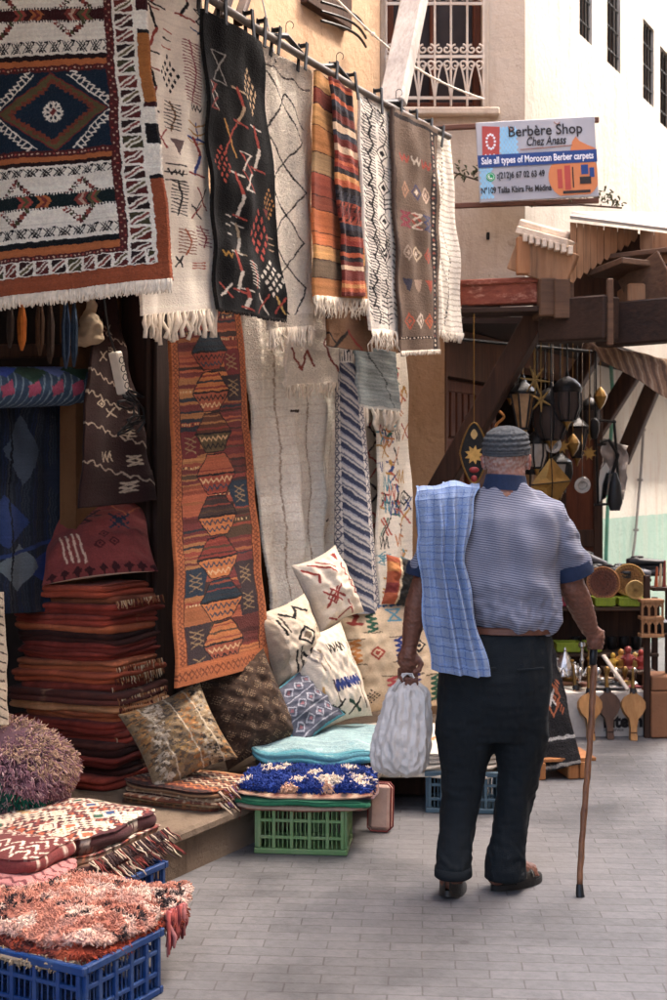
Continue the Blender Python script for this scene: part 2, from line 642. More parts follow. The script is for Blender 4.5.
# ---------------------------------------------------------------- folded rugs, cushions, tufts
def slab(name, c, size, yaw, img, side, layers=3, mat=None, parent=None, seed=0, droop=.0, wob=.006, pw=7, top_n=26, per=150,
         groove=.35, lean=(0, 0), taper=0.0, jitter=.012, sag=None):
    """a folded rug lying flat: rounded outline, folded layers showing at the sides, pattern on top. c = centre of the underside"""
    sx, sy, h = size
    nl = max(layers, 1)
    vs = []; cs = []
    ns = 7 * nl + 1
    th = np.linspace(0, 2 * PI, per, endpoint=False)
    ca, sa = np.cos(th), np.sin(th)
    m = (np.abs(ca) ** pw + np.abs(sa) ** pw) ** (-1 / pw)
    ox, oy = ca * m, sa * m
    r = np.random.default_rng(seed)
    lay_off = r.uniform(-1, 1, (nl, 2)) * jitter
    lay_grow = r.uniform(-1, .3, nl) * jitter
    side = [hx(x) for x in side]
    rows = []
    rad = min(h / nl * .5, .03)
    for j in range(ns):
        v = j / (ns - 1)
        li = min(int(v * nl), nl - 1); lv = v * nl - li
        bulge = -rad * (1 - math.sqrt(max(0, 1 - (2 * lv - 1) ** 2))) * groove * 2
        bx = sx / 2 + bulge + lay_grow[li]; by = sy / 2 + bulge + lay_grow[li]
        x = ox * bx + lay_off[li, 0]; y = oy * by + lay_off[li, 1]
        z = np.full(per, v * h)
        rows.append((x, y, z, 's', li, lv))
    for j in range(1, top_n + 1):
        k = 1 - j / top_n * .97
        rows.append((ox * (sx / 2 - rad * .0) * k, oy * (sy / 2) * k, np.full(per, h + rad * .25 * (1 - k ** 6)), 't', 0, 0))
    P3 = np.stack([np.stack([q[0], q[1], q[2]], -1) for q in rows])          # rows,per,3
    nz = fnoise(np.stack([P3[..., 0], P3[..., 1], P3[..., 2] * 0 + seed], -1), .35, seed)
    fr = np.clip(P3[..., 2] / max(h, 1e-6), 0, 1.2)
    P3[..., 2] += nz * wob * (1.2 - .6 * fr) * (fr > .01)
    q4 = np.stack([P3[..., 0], P3[..., 1], P3[..., 2] * 2], -1)
    P3[..., 0] += fnoise(q4, .22, seed + 5) * wob * .6
    P3[..., 1] += fnoise(q4, .22, seed + 6) * wob * .6
    ex = np.maximum(np.abs(P3[..., 0]) / (sx / 2), np.abs(P3[..., 1]) / (sy / 2))
    P3[..., 2] -= droop * np.clip(ex, 0, 1.1) ** 3
    if sag is not None:
        P3[..., 2] += sag(P3[..., 0] / sx * 2, P3[..., 1] / sy * 2)
    P3[..., 0] += lean[0] * P3[..., 2]; P3[..., 1] += lean[1] * P3[..., 2]
    cols = np.empty(P3.shape)
    for i, qd in enumerate(rows):
        if qd[3] == 't':
            cols[i] = sample(img, np.clip(P3[i, :, 0] / sx + .5, 0, 1), np.clip(.5 - P3[i, :, 1] / sy, 0, 1))
        else:
            b = side[(qd[4] * 7 + seed) % len(side)]
            e = sample(img, np.clip(P3[i, :, 0] / sx + .5, 0.01, .99), np.clip(.5 - P3[i, :, 1] / sy, 0.01, .99))
            cols[i] = b * .72 + e * .28
            if nl > 0 and qd[4] == nl - 1 and qd[5] > .5: cols[i] = b * .3 + e * .7
    cy, sn = math.cos(yaw), math.sin(yaw)
    W = P3.copy()
    W[..., 0] = c[0] + P3[..., 0] * cy - P3[..., 1] * sn
    W[..., 1] = c[1] + P3[..., 0] * sn + P3[..., 1] * cy
    W[..., 2] = c[2] + P3[..., 2]
    R, Pn = W.shape[:2]
    I = np.arange(R * Pn).reshape(R, Pn)
    I2 = np.concatenate([I, I[:, :1]], 1)
    q = np.stack([I2[:-1, :-1], I2[:-1, 1:], I2[1:, 1:], I2[1:, :-1]], -1).reshape(-1, 4)
    verts = np.concatenate([W.reshape(-1, 3), W[-1].mean(0)[None], W[0].mean(0)[None]])
    n0 = R * Pn
    t = [(I2[-1, k], I2[-1, k + 1], n0) for k in range(Pn)] + [(I2[0, k + 1], I2[0, k], n0 + 1) for k in range(Pn)]
    cc = np.concatenate([cols.reshape(-1, 3), cols[-1].mean(0)[None], cols[0].mean(0)[None]])
    o = mesh_np(name, verts, q, mat or FLAT, parent, cc, tris=t)
    return o, W


def frame3(yaw, lean, roll):
    """axes of a leaning board: x to its right, y up its face, z out of its face towards the viewer"""
    R = Matrix.Rotation(yaw, 3, 'Z') @ Matrix.Rotation(-lean, 3, 'X') @ Matrix.Rotation(roll, 3, 'Y')
    return R @ Vector((1, 0, 0)), R @ Vector((0, 0, 1)), R @ Vector((0, -1, 0))


def cushion(name, c, w, h, t, img, yaw=0, lean=.3, roll=0, mat=None, seed=0, back=None, pinch=.10, wr=.009, slump=0.0, parent=None):
    """stuffed cushion: two bellied faces meeting in a seam, dog-eared corners"""
    H, W = img.shape[:2]
    u, v = np.meshgrid(np.linspace(-1, 1, W), np.linspace(-1, 1, H))
    ex, ey, ez = [np.array(a) for a in frame3(yaw, lean, roll)]
    k = (1 - np.abs(u) ** 2.2) * (1 - np.abs(v) ** 2.2); t = t * 1.35
    th = t / 2 * np.clip(k, 0, 1) ** .55
    x = u * w / 2 * (1 - pinch * (1 - v ** 2)); y = -v * h / 2 * (1 - pinch * (1 - u ** 2))
    q = np.stack([u, v, u * 0 + seed], -1)
    edge = np.clip(np.minimum(1 - np.abs(u), 1 - np.abs(v)) * 6, 0, 1)
    wrn = fnoise(q, .8, seed) * wr + fnoise(np.stack([u * 2.2 + v, v * 2.2 - u, u * 0], -1), .7, seed + 2) * wr * .5
    rad = np.sin(np.arctan2(v, u) * 9 + fnoise(q, 1., seed + 4) * 2) * wr * .7 * np.clip(np.hypot(u, v) - .55, 0, 1)
    th_f = th + (wrn + rad) * edge
    th_b = -th * .8 + wrn * .5 * edge
    sl = slump * (v - 0) * 0
    A = x[..., None] * ex + y[..., None] * ey + th_f[..., None] * ez
    B = x[..., None] * ex + y[..., None] * ey + th_b[..., None] * ez
    if slump:
        for Z in (A, B):
            Z[..., 2] -= slump * np.clip(-v, 0, 1) ** 2
    c = np.array(c)
    A += c; B += c
    verts = np.concatenate([A.reshape(-1, 3), B.reshape(-1, 3)])
    I = np.arange(H * W).reshape(H, W)
    q = [grid_quads(H, W), grid_quads(H, W, H * W, True)]
    for e, fl in ((I[0], 0), (I[-1], 1), (I[:, 0], 1), (I[:, -1], 0)):
        a = np.stack([e[:-1], e[1:], e[1:] + H * W, e[:-1] + H * W], -1)
        q.append(a[:, ::-1] if fl else a)
    cb = img.reshape(-1, 3) if back is None else np.broadcast_to(hx(back), (H * W, 3))
    o = mesh_np(name, verts, np.concatenate(q), mat or FLAT, parent, np.concatenate([img.reshape(-1, 3), cb]))
    return o, A


def tufts(name, pts, nrm, cols, length, width, parent, mat=None, bend=.6, down=.25, seed=3):
    """yarn tufts standing on a surface: each a bent, tapering three-sided strand; all in one mesh"""
    r = np.random.default_rng(seed)
    n = len(pts)
    cl = np.stack([fnoise(pts, .07, seed + q) + .6 * fnoise(pts, .03, seed + 7 + q) for q in range(3)], -1)
    d = nrm + r.normal(size=(n, 3)) * bend * .65 + cl * bend * .8 + np.array([0, 0, -down])
    d /= np.linalg.norm(d, axis=1)[:, None]
    L = length * r.uniform(.6, 1.3, n)[:, None]
    s = np.cross(d, r.normal(size=(n, 3))); s /= np.linalg.norm(s, axis=1)[:, None]
    t = np.cross(d, s)
    wd = width * r.uniform(.7, 1.3, n)[:, None]
    p0 = pts - nrm * .003
    d2 = d + r.normal(size=(n, 3)) * .45 + np.array([0, 0, -down * 1.2]); d2 /= np.linalg.norm(d2, axis=1)[:, None]
    p1 = p0 + d * L * .5; p2 = p1 + d2 * L * .5
    ring = lambda p, k: [p + s * wd * k, p - s * wd * k * .5 + t * wd * k * .87, p - s * wd * k * .5 - t * wd * k * .87]
    V = np.stack(ring(p0, 1) + ring(p1, 1.05) + ring(p2, .6), 1)          # n,9,3
    b = (np.arange(n) * 9)[:, None, None]
    f = np.array([[0, 1, 4, 3], [1, 2, 5, 4], [2, 0, 3, 5], [3, 4, 7, 6], [4, 5, 8, 7], [5, 3, 6, 8]])[None]
    tr = np.array([[6, 7, 8]])[None]
    c = np.repeat(cols * r.uniform(.75, 1.15, (n, 1)), 9, axis=0)
    return mesh_np(name, V.reshape(-1, 3), (b + f).reshape(-1, 4), mat or SHAG, parent, c, tris=(b + tr).reshape(-1, 3))


def scatter(W, n, seed=1, rows=None):
    """n random points on a rows x perimeter ring surface, with outward normals"""
    r = np.random.default_rng(seed)
    R, Pn = W.shape[:2]
    W2 = np.concatenate([W, W[:, :1]], 1)
    a = W2[:-1, :-1]; b = W2[:-1, 1:]; c = W2[1:, 1:]; d = W2[1:, :-1]
    nn = np.cross(b - a, d - a); ar = np.linalg.norm(nn, axis=-1)
    if rows is not None: ar = ar * rows(np.arange(R - 1))[:, None]
    pr = (ar / ar.sum()).ravel()
    k = r.choice(len(pr), n, p=pr); j, i = np.divmod(k, Pn)
    s, t = r.random((n, 1)), r.random((n, 1))
    p = (a[j, i] * (1 - s) + b[j, i] * s) * (1 - t) + (d[j, i] * (1 - s) + c[j, i] * s) * t
    m = nn[j, i] / (ar[j, i][:, None] + 1e-12) if rows is None else nn[j, i] / (np.linalg.norm(nn[j, i], axis=1)[:, None] + 1e-12)
    return p, m


def words(name, body, size, origin, right, up, mat, parent, depth=.002, align='LEFT', width=None, shear=0, bold=0.0):
    cu = bpy.data.curves.new('txt', 'FONT'); cu.body = body; cu.size = size; cu.extrude = depth
    cu.align_x = align; cu.shear = shear; cu.offset = bold; cu.resolution_u = 3
    t = bpy.data.objects.new('txt', cu); COL.objects.link(t)
    dg = bpy.context.evaluated_depsgraph_get(); dg.update()
    me = bpy.data.meshes.new_from_object(t.evaluated_get(dg))
    bpy.data.objects.remove(t); bpy.data.curves.remove(cu)
    co = get_co(me)
    if width and len(co):
        x0, x1 = co[:, 0].min(), co[:, 0].max()
        co[:, 0] = (co[:, 0] - x0) * width / (x1 - x0) + (0 if align == 'LEFT' else -width / 2)
    r = np.array(Vector(right).normalized()); u = np.array(Vector(up).normalized()); n = np.cross(r, u)
    set_co(me, np.array(origin) + co[:, :1] * r + co[:, 1:2] * u + co[:, 2:3] * n)
    me.name = name
    me.materials.clear()
    return link_mesh(name, me, mat, parent)
# ================================================================ setting: ground, shop building, corner building, light, camera
def T(s, w, z):                  # frame of the lamp shop wall: s along the street, w into the wall
    return Vector((.68 + s * UX - w * UY, 7.95 + s * UY + w * UX, z))


def TS(px, w):                   # position along the lamp shop wall plane at a pixel column
    a = (px - CX) / F
    bx, by = .68 - w * UY, 7.95 + w * UX
    return (a * by - bx) / (UX - UY * a)


def TP(px, py, w):
    s = TS(px, w); p = T(s, w, 0)
    return Vector((p.x, p.y, CH - (py - HY) / F * p.y))


def paving_mat():
    m, nt, N, L, b = new_mat('paving_brick')
    tc = N.new('ShaderNodeTexCoord')
    mp = N.new('ShaderNodeMapping'); mp.inputs['Rotation'].default_value = (0, 0, math.radians(4))
    L.new(tc.outputs['Object'], mp.inputs['Vector'])
    wn = _noise(N, L, mp.outputs['Vector'], 3.0, 3)
    ad = N.new('ShaderNodeVectorMath'); ad.operation = 'MULTIPLY_ADD'
    ad.inputs[1].default_value = (.014, .014, 0)
    L.new(wn.outputs['Color'], ad.inputs[0]); L.new(mp.outputs['Vector'], ad.inputs[2])
    br = N.new('ShaderNodeTexBrick'); br.offset = .5
    br.inputs['Scale'].default_value = 1.0
    br.inputs['Mortar Size'].default_value = .003
    br.inputs['Mortar Smooth'].default_value = .3
    br.inputs['Brick Width'].default_value = .205
    br.inputs['Row Height'].default_value = .072
    br.inputs['Bias'].default_value = 0
    br.inputs['Color1'].default_value = (*hx('#676768'), 1); br.inputs['Color2'].default_value = (*hx('#727273'), 1)
    br.inputs['Mortar'].default_value = (*hx('#585655'), 1)
    L.new(ad.outputs[0], br.inputs['Vector'])
    n1 = _noise(N, L, tc.outputs['Object'], 1.1, 8, .65)
    f1 = _ramp(N, L, n1.outputs['Fac'], [(.3, '#b0afb0'), (.5, '#f4f0ee'), (.72, '#ffffff')])
    c = _mix(N, L, br.outputs['Color'], f1, 1.0, 'MULTIPLY')
    n2 = _noise(N, L, tc.outputs['Object'], 28, 6, .7)
    f2 = _ramp(N, L, n2.outputs['Fac'], [(.3, .78), (.6, 1.05)])
    c = _mix(N, L, c, f2, 1.0, 'MULTIPLY')
    n3 = _noise(N, L, tc.outputs['Object'], .55, 6, .6)
    f3 = _ramp(N, L, n3.outputs['Fac'], [(.48, 0.0), (.7, .5)])
    c = _mix(N, L, c, hx('#7a736e'), f3)
    vo = N.new('ShaderNodeTexVoronoi'); vo.inputs['Scale'].default_value = 2.6; L.new(tc.outputs['Object'], vo.inputs['Vector'])
    sp = _ramp(N, L, vo.outputs['Distance'], [(.035, .55), (.06, 0.0)])
    c = _mix(N, L, c, hx('#3c3a38'), sp)
    # trodden-over joints: filled with dust in places
    L.new(c, b.inputs['Base Color'])
    rr = _ramp(N, L, n1.outputs['Fac'], [(.3, .5), (.7, .72)])
    L.new(rr, b.inputs['Roughness'])
    b.inputs['Specular IOR Level'].default_value = .35
    ma = N.new('ShaderNodeMath'); ma.operation = 'MULTIPLY_ADD'; ma.inputs[1].default_value = -.35
    L.new(br.outputs['Fac'], ma.inputs[0]); L.new(n2.outputs['Fac'], ma.inputs[2])
    bp = N.new('ShaderNodeBump'); bp.inputs['Strength'].default_value = .5; bp.inputs['Distance'].default_value = .006
    L.new(ma.outputs[0], bp.inputs['Height']); L.new(bp.outputs['Normal'], b.inputs['Normal'])
    return m


def plaster_mat(name, col, c2, dark, patch=.5, bump=.5, low=None):
    m, nt, N, L, b = new_mat(name)
    tc = N.new('ShaderNodeTexCoord'); co = tc.outputs['Object']
    n1 = _noise(N, L, co, 1.3, 8, .62)
    c = _ramp(N, L, n1.outputs['Fac'], [(.32, col), (.62, c2)])
    mp = N.new('ShaderNodeMapping'); mp.inputs['Scale'].default_value = (5, 5, .7)
    L.new(co, mp.inputs['Vector'])
    n2 = _noise(N, L, mp.outputs['Vector'], 1.6, 8, .7)
    f2 = _ramp(N, L, n2.outputs['Fac'], [(.52, 0.0), (.78, patch)])
    c = _mix(N, L, c, hx(dark), f2)
    n3 = _noise(N, L, co, 4.2, 10, .75)
    f3 = _ramp(N, L, n3.outputs['Fac'], [(.62, 0.0), (.66, patch * .8)])
    c = _mix(N, L, c, hx(dark) * .8, f3)
    if low is not None:          # a painted dado below a height
        sx = N.new('ShaderNodeSeparateXYZ'); L.new(co, sx.inputs[0])
        mm = N.new('ShaderNodeMath'); mm.operation = 'MULTIPLY_ADD'; mm.inputs[1].default_value = .03
        L.new(n3.outputs['Fac'], mm.inputs[0]); L.new(sx.outputs['Z'], mm.inputs[2])
        lt = N.new('ShaderNodeMath'); lt.operation = 'LESS_THAN'; lt.inputs[1].default_value = low[1]
        L.new(mm.outputs[0], lt.inputs[0])
        fc = N.new('ShaderNodeMath'); fc.operation = 'MULTIPLY'; L.new(lt.outputs[0], fc.inputs[0])
        fr = _ramp(N, L, n2.outputs['Fac'], [(.3, 1.0), (.8, .45)])
        L.new(fr, fc.inputs[1])
        c = _mix(N, L, c, hx(low[0]), fc.outputs[0])
    L.new(c, b.inputs['Base Color']); b.inputs['Roughness'].default_value = .92
    b.inputs['Specular IOR Level'].default_value = .15
    n4 = _noise(N, L, co, 18, 8, .7)
    ad = N.new('ShaderNodeMath'); ad.operation = 'MULTIPLY_ADD'; ad.inputs[1].default_value = 1.4
    L.new(n1.outputs['Fac'], ad.inputs[0]); L.new(n4.outputs['Fac'], ad.inputs[2])
    bp = N.new('ShaderNodeBump'); bp.inputs['Strength'].default_value = bump; bp.inputs['Distance'].default_value = .03
    L.new(ad.outputs[0], bp.inputs['Height']); L.new(bp.outputs['Normal'], b.inputs['Normal'])
    return m


def wood_mat(name, col, c2, along='Z', scale=3.0, rough=.75, bump=.6, worn=None):
    m, nt, N, L, b = new_mat(name)
    tc = N.new('ShaderNodeTexCoord')
    mp = N.new('ShaderNodeMapping')
    s = [14, 14, 14]; s['XYZ'.index(along)] = .9
    mp.inputs['Scale'].default_value = s
    L.new(tc.outputs['Object'], mp.inputs['Vector'])
    n = _noise(N, L, mp.outputs['Vector'], scale, 8, .65)
    c = _ramp(N, L, n.outputs['Fac'], [(.3, col), (.7, c2)])
    nb = _noise(N, L, tc.outputs['Object'], 2.2, 5)
    c = _mix(N, L, c, _ramp(N, L, nb.outputs['Fac'], [(.3, .65), (.7, 1.12)]), 1.0, 'MULTIPLY')
    if worn is not None:
        n3 = _noise(N, L, mp.outputs['Vector'], scale * .5, 8, .7)
        c = _mix(N, L, c, hx(worn), _ramp(N, L, n3.outputs['Fac'], [(.54, 0.0), (.68, .75)]))
    L.new(c, b.inputs['Base Color']); b.inputs['Roughness'].default_value = rough
    b.inputs['Specular IOR Level'].default_value = .3
    bp = N.new('ShaderNodeBump'); bp.inputs['Strength'].default_value = bump; bp.inputs['Distance'].default_value = .006
    L.new(n.outputs['Fac'], bp.inputs['Height']); L.new(bp.outputs['Normal'], b.inputs['Normal'])
    return m


OCHRE = plaster_mat('ochre_plaster', '#ab8a6c', '#bd9f82', '#80603f', .6)
CREAMW = plaster_mat('cream_plaster', '#b7a48f', '#c6b5a1', '#846850', .55, .4)
WHITEW = plaster_mat('whitewashed_plaster', '#a69d92', '#b5aca1', '#74654e', .6, .4)
TEALW = plaster_mat('teal_dado_plaster', '#d9d2c4', '#e6e0d4', '#b98e6a', .6, .5, low=('#9cc2b4', 1.20))
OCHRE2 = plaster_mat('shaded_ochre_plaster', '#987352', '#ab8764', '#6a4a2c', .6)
WOOD_BRD = wood_mat('brown_boarding', '#4a2c1d', '#6d442c', 'Z')
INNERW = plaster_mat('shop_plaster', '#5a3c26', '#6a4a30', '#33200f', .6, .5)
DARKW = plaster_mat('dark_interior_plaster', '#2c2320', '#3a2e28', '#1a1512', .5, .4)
STONE = plaster_mat('stone_step', '#6a5a4c', '#7c6c5c', '#3c3028', .8, .7)
WOOD_DK = wood_mat('dark_wood', '#2a1a12', '#4a3021', 'Z')
WOOD_DKX = wood_mat('dark_wood_flat', '#241711', '#3c281d', 'X')
WOOD_RED = wood_mat('red_brown_wood', '#4a2415', '#703c22', 'Z')
WOOD_TAN = wood_mat('tan_plank', '#8e5a34', '#b57d4e', 'Z', worn='#6d4428')
WOOD_MAR = wood_mat('weathered_red_plank', '#6b3527', '#8d4c39', 'X', worn='#b58b78')
WOOD_GREY = wood_mat('grey_weathered_timber', '#a39a90', '#cfc8be', 'Z', worn='#857a6e')
WOOD_LT = wood_mat('pale_turned_wood', '#a8733f', '#cc9a62', 'Z', rough=.5, bump=.2)
WOOD_WAL = wood_mat('walnut_wood', '#4b3527', '#6b4e3b', 'Z', rough=.5, bump=.2)
IRON_W = M('cream_painted_iron', '#cdbfae', .6, .1, .2, 20, .1, dirt='#7d5a40', dirt_amt=.6)
IRON_K = M('black_iron', '#191716', .5, .6, .3, 15, .1)
GLASS_DK = M('dusty_dark_glass', '#3c322e', .55, 0, .3, 3, 0, spec=.15)
BLACKPL = M('black_plastic', '#17181a', .45, 0, .2, 20, .05)
WHITEPL = M('white_plastic', '#d8d0c2', .5, 0, .1, 20, .05)
CABLE = M('pale_rope', '#d9cfc0', .8, 0, .2, 60, .2)

# ---- ground
gm = MB()
n = 60
gm.add([(-60, -40, 0), (80, -40, 0), (80, 140, 0), (-60, 140, 0)], [(0, 1, 2, 3)])
ground = gm.build('pavement', paving_mat())
tag(ground, 'grey brick paved alley floor', None, kind='structure')

# ---- stone ledge of the carpet shop
st = MB()
def sbox(mb, s0, s1, w0, w1, z0, z1, bev=.0, fr=S):
    c = (fr(s0, w0, z0) + fr(s1, w1, z1)) / 2
    R = Matrix(((UX, -UY, 0), (UY, UX, 0), (0, 0, 1)))
    return mb.box(c, (abs(s1 - s0), abs(w1 - w0), abs(z1 - z0)), R, bev)
sbox(st, -4.0, 2.6, 0.02, 1.0, -.05, .135)
ledge = st.build('stone_step', STONE)
sl = MB()
for k in range(7):
    sbox(sl, -4 + k * .94, -4 + (k + 1) * .94 - .006, -.015 + rnd.uniform(-.006, .006), 1.0, .137, .182 + rnd.uniform(-.003, .003), .012)
sl.build('tread_slab', STONE, ledge)
tag(ledge, 'worn stone step running along the foot of the carpet shop', 'step')

# ---- carpet shop building
shop = empty('shop_building', S(0, .8, 0), 'ochre plastered carpet shop building with dark open doorway behind the hanging rugs', 'building')
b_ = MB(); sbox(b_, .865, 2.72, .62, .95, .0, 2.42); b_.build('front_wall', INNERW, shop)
b_ = MB(); sbox(b_, -6.0, 2.73, .60, .97, 2.44, 9.0); b_.build('upper_wall', OCHRE, shop)
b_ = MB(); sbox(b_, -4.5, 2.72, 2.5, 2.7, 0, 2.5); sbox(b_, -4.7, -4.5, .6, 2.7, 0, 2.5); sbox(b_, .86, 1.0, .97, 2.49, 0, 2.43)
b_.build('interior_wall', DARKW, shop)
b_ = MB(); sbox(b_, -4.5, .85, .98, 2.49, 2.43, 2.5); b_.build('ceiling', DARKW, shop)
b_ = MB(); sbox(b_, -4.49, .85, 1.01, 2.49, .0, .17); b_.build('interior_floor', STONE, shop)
# door jamb: px 150..178
b_ = MB(); a0 = PW(150, 400, .5); 
sbox(b_, .575, .86, .68, .84, .184, 2.43, .01); sbox(b_, .60, .66, .655, .677, .184, 2.42, .006); sbox(b_, .78, .83, .66, .677, .184, 2.42, .006)
b_.build('door_jamb', wood_mat('jamb_wood', '#1e120d', '#38211a', 'Z'), shop)
# inner partition of plaster seen behind the dark hanging (px 75..150)
b_ = MB(); sbox(b_, .29, .85, .86, .95, .184, 2.42); b_.build('plaster_partition', INNERW, shop)
# small vent window high in the ochre wall, px 300..345, y<16
b_ = MB(); q0 = PW(302, 0, .59); q1 = PW(346, 0, .59)
s0 = (q0.x - OX + .59 * UY) / UX; s1 = (q1.x - OX + .59 * UY) / UX
sbox(b_, s0, s1, .55, .605, PW(320, 12, .57).z, 4.6, .005); b_.build('vent_recess', WOOD_DK, shop)
b_ = MB()
for k in range(3):
    zz = PW(320, 16, .5).z - .02 + k * .05
    pts = [S(s0 + .05 + (s1 - s0) * t, .50 - .05 * math.sin(PI * t), zz + .02 * t) for t in np.linspace(0, 1.1, 9)]
    b_.tube(pts, .008, 6)
b_.build('vent_bars', IRON_K, shop, smooth=True)

# ---- corner building with jettied upper floor
cb = empty('corner_building', (.9, 9.2, 0), 'pale plastered corner building whose upper floor juts over the lamp shop', 'building')
YW = 7.9; XC = 1.164
b_ = MB()
wx0, wx1, wz0, wz1 = .318, .905, 3.765, 5.2
b_.box(((.12 + wx0) / 2 - .0, YW + .1, 5.75), (wx0 - .12, .2, 6.5))
b_.box(((wx0 + wx1) / 2, YW + .1, (2.5 + wz0) / 2), (wx1 - wx0, .2, wz0 - 2.5))
b_.box(((wx0 + wx1) / 2, YW + .1, (9 + wz1) / 2), (wx1 - wx0, .2, 9 - wz1))
b_.box(((wx1 + XC) / 2, YW + .1, 5.75), (XC - wx1, .2, 6.5))
b_.build('street_facing_wall', CREAMW, cb)
# the long wall along the street, with window holes
SD = np.array([UX, UY]);
def A(s, w, z): return Vector((XC + s * UX - w * UY, YW + s * UY + w * UX, z))
def AS(px):
    a = (px - CX) / F; return (a * YW - XC) / (UX - UY * a)
b_ = MB(); win = []
for (pa, pb, ya, yb) in ((579.5, 592, -70, 40), (607, 620.5, -50, 68), (643, 654, 24, 103), (660, 672, 52, 128)):
    sa, sb = AS(pa), AS(pb); Ym = YW + (sa + sb) / 2 * UY
    win.append((sa, sb, CH + (480 - yb) / F * Ym, CH + (480 - ya) / F * Ym))
cur = 0.0
for (sa, sb, za, zb) in win:
    sbox(b_, cur, sa, 0, .25, 2.5, 9, fr=A)
    sbox(b_, sa, sb, 0, .25, 2.5, za, fr=A); sbox(b_, sa, sb, 0, .25, zb, 9, fr=A)
    cur = sb
sbox(b_, cur, 14, 0, .25, 2.5, 9, fr=A)
b_.build('side_wall', WHITEW, cb)
for (sa, sb, za, zb) in win:
    m_ = MB()
    for (x0, x1, y0, y1) in ((sa, sa + .05, za, zb), (sb - .05, sb, za, zb), (sa + .05, sb - .05, za, za + .05), (sa + .05, sb - .05, zb - .05, zb), ((sa + sb) / 2 - .02, (sa + sb) / 2 + .02, za + .05, zb - .05)):
        sbox(m_, x0, x1, .05, .10, y0, y1, .004, fr=A)
    w_ = m_.build('window', WOOD_DK, cb)
    m_ = MB(); sbox(m_, sa + .005, sb - .005, .12, .14, za + .005, zb - .005, fr=A); m_.build('pane', GLASS_DK, w_)
    m_ = MB()
    for k in range(4):
        t = sa + (sb - sa) * (k + .5) / 4
        m_.tube([A(t, .02, za + .01), A(t, .02, zb - .01)], .008, 6)
    k = za + .12
    while k < zb - .05:
        m_.tube([A(sa, .02, k), A(sb, .02, k)], .007, 6); k += .17
    m_.build('bars', IRON_K, w_)
b_ = MB()      # floor slab of the jetty
b_.prism([(.14, YW + .0, 2.46), A(0, .005, 2.46), A(14, .005, 2.46), A(14, 1.2, 2.46), (-.6, YW + 1.0, 2.46)], (0, 0, .035))
b_.build('jetty_soffit', WOOD_DKX, cb)
b_ = MB()
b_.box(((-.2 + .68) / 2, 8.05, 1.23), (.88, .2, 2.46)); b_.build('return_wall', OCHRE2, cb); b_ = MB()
sA, sB = TS(503, 0), TS(585, 0)
sbox(b_, 0.02, TS(448, 0), 0, .2, 0, 2.45, fr=T)
sbox(b_, TS(448, 0), TS(503, 0), 0, .2, 2.15, 2.45, fr=T)
sbox(b_, TS(503, 0), sB, 0, .2, 2.3, 2.45, fr=T)
b_.build('lower_wall', WOOD_BRD, cb)
b_ = MB(); sbox(b_, sB, 14, 0.0, .2, 0, 2.45, fr=T); b_.build('painted_lower_wall', TEALW, cb)
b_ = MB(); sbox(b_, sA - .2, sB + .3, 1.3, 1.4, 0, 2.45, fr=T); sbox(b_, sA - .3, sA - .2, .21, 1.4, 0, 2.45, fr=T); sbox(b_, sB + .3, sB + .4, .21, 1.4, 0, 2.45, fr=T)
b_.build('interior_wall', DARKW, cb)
# panelled door px 448..503
da, db = TS(449, 0), TS(502, 0)
b_ = MB(); sbox(b_, da, db, .06, .12, 0, 2.14, fr=T)
for k in range(9):
    t = da + (db - da) * (k + .5) / 9
    sbox(b_, t - .035, t + .035, .035, .06, 1.78, 2.06, .004, fr=T)
sbox(b_, da, db, .03, .06, 2.06, 2.13, .006, fr=T); sbox(b_, da, db, .03, .06, 1.66, 1.77, .006, fr=T)
for (x0, x1) in ((da, da + .1), ((da + db) / 2 - .06, (da + db) / 2 + .06), (db - .1, db)):
    sbox(b_, x0, x1, .03, .06, 0, 1.66, .006, fr=T)
for (x0, x1) in ((da + .14, (da + db) / 2 - .1), ((da + db) / 2 + .1, db - .14)):
    for (z0, z1) in ((.12, .7), (.8, 1.58)):
        sbox(b_, x0, x1, .042, .06, z0, z1, .012, fr=T)
dr = b_.build('panelled_door', WOOD_RED, cb)
# window of the facing wall
fm = MB()
for (x0, x1, z0, z1) in ((wx0, wx0 + .05, wz0, wz1), (wx1 - .05, wx1, wz0, wz1), (wx0 + .05, wx1 - .05, wz0, wz0 + .06), (wx0 + .05, wx1 - .05, wz1 - .05, wz1), ((wx0 + wx1) / 2 - .02, (wx0 + wx1) / 2 + .02, wz0 + .06, wz1 - .05)):
    fm.box(((x0 + x1) / 2, YW + .10, (z0 + z1) / 2), (x1 - x0, .05, z1 - z0), None, .006)
gw = fm.build('window', WOOD_RED, cb)
gm = MB(); gm.box(((wx0 + wx1) / 2, YW + .15, (wz0 + wz1) / 2), (wx1 - wx0 - .005, .015, wz1 - wz0 - .005)); gm.build('pane', GLASS_DK, gw)
gm = MB(); gm.box(((wx0 + wx1) / 2 + .02, YW - .03, wz0 - .03), (wx1 - wx0 + .16, .07, .05), None, .01); gm.build('sill', CREAMW, gw)
gm = MB()
for (x0, x1, z0, z1) in ((wx1 + .003, wx1 + .035, wz0 - .02, wz1 + .05), (wx0 - .035, wx0 - .003, wz0 - .02, wz1 + .05)):
    gm.box(((x0 + x1) / 2, YW - .01, (z0 + z1) / 2), (x1 - x0, .04, z1 - z0), None, .006)
gm.build('casing', CREAMW, gw)
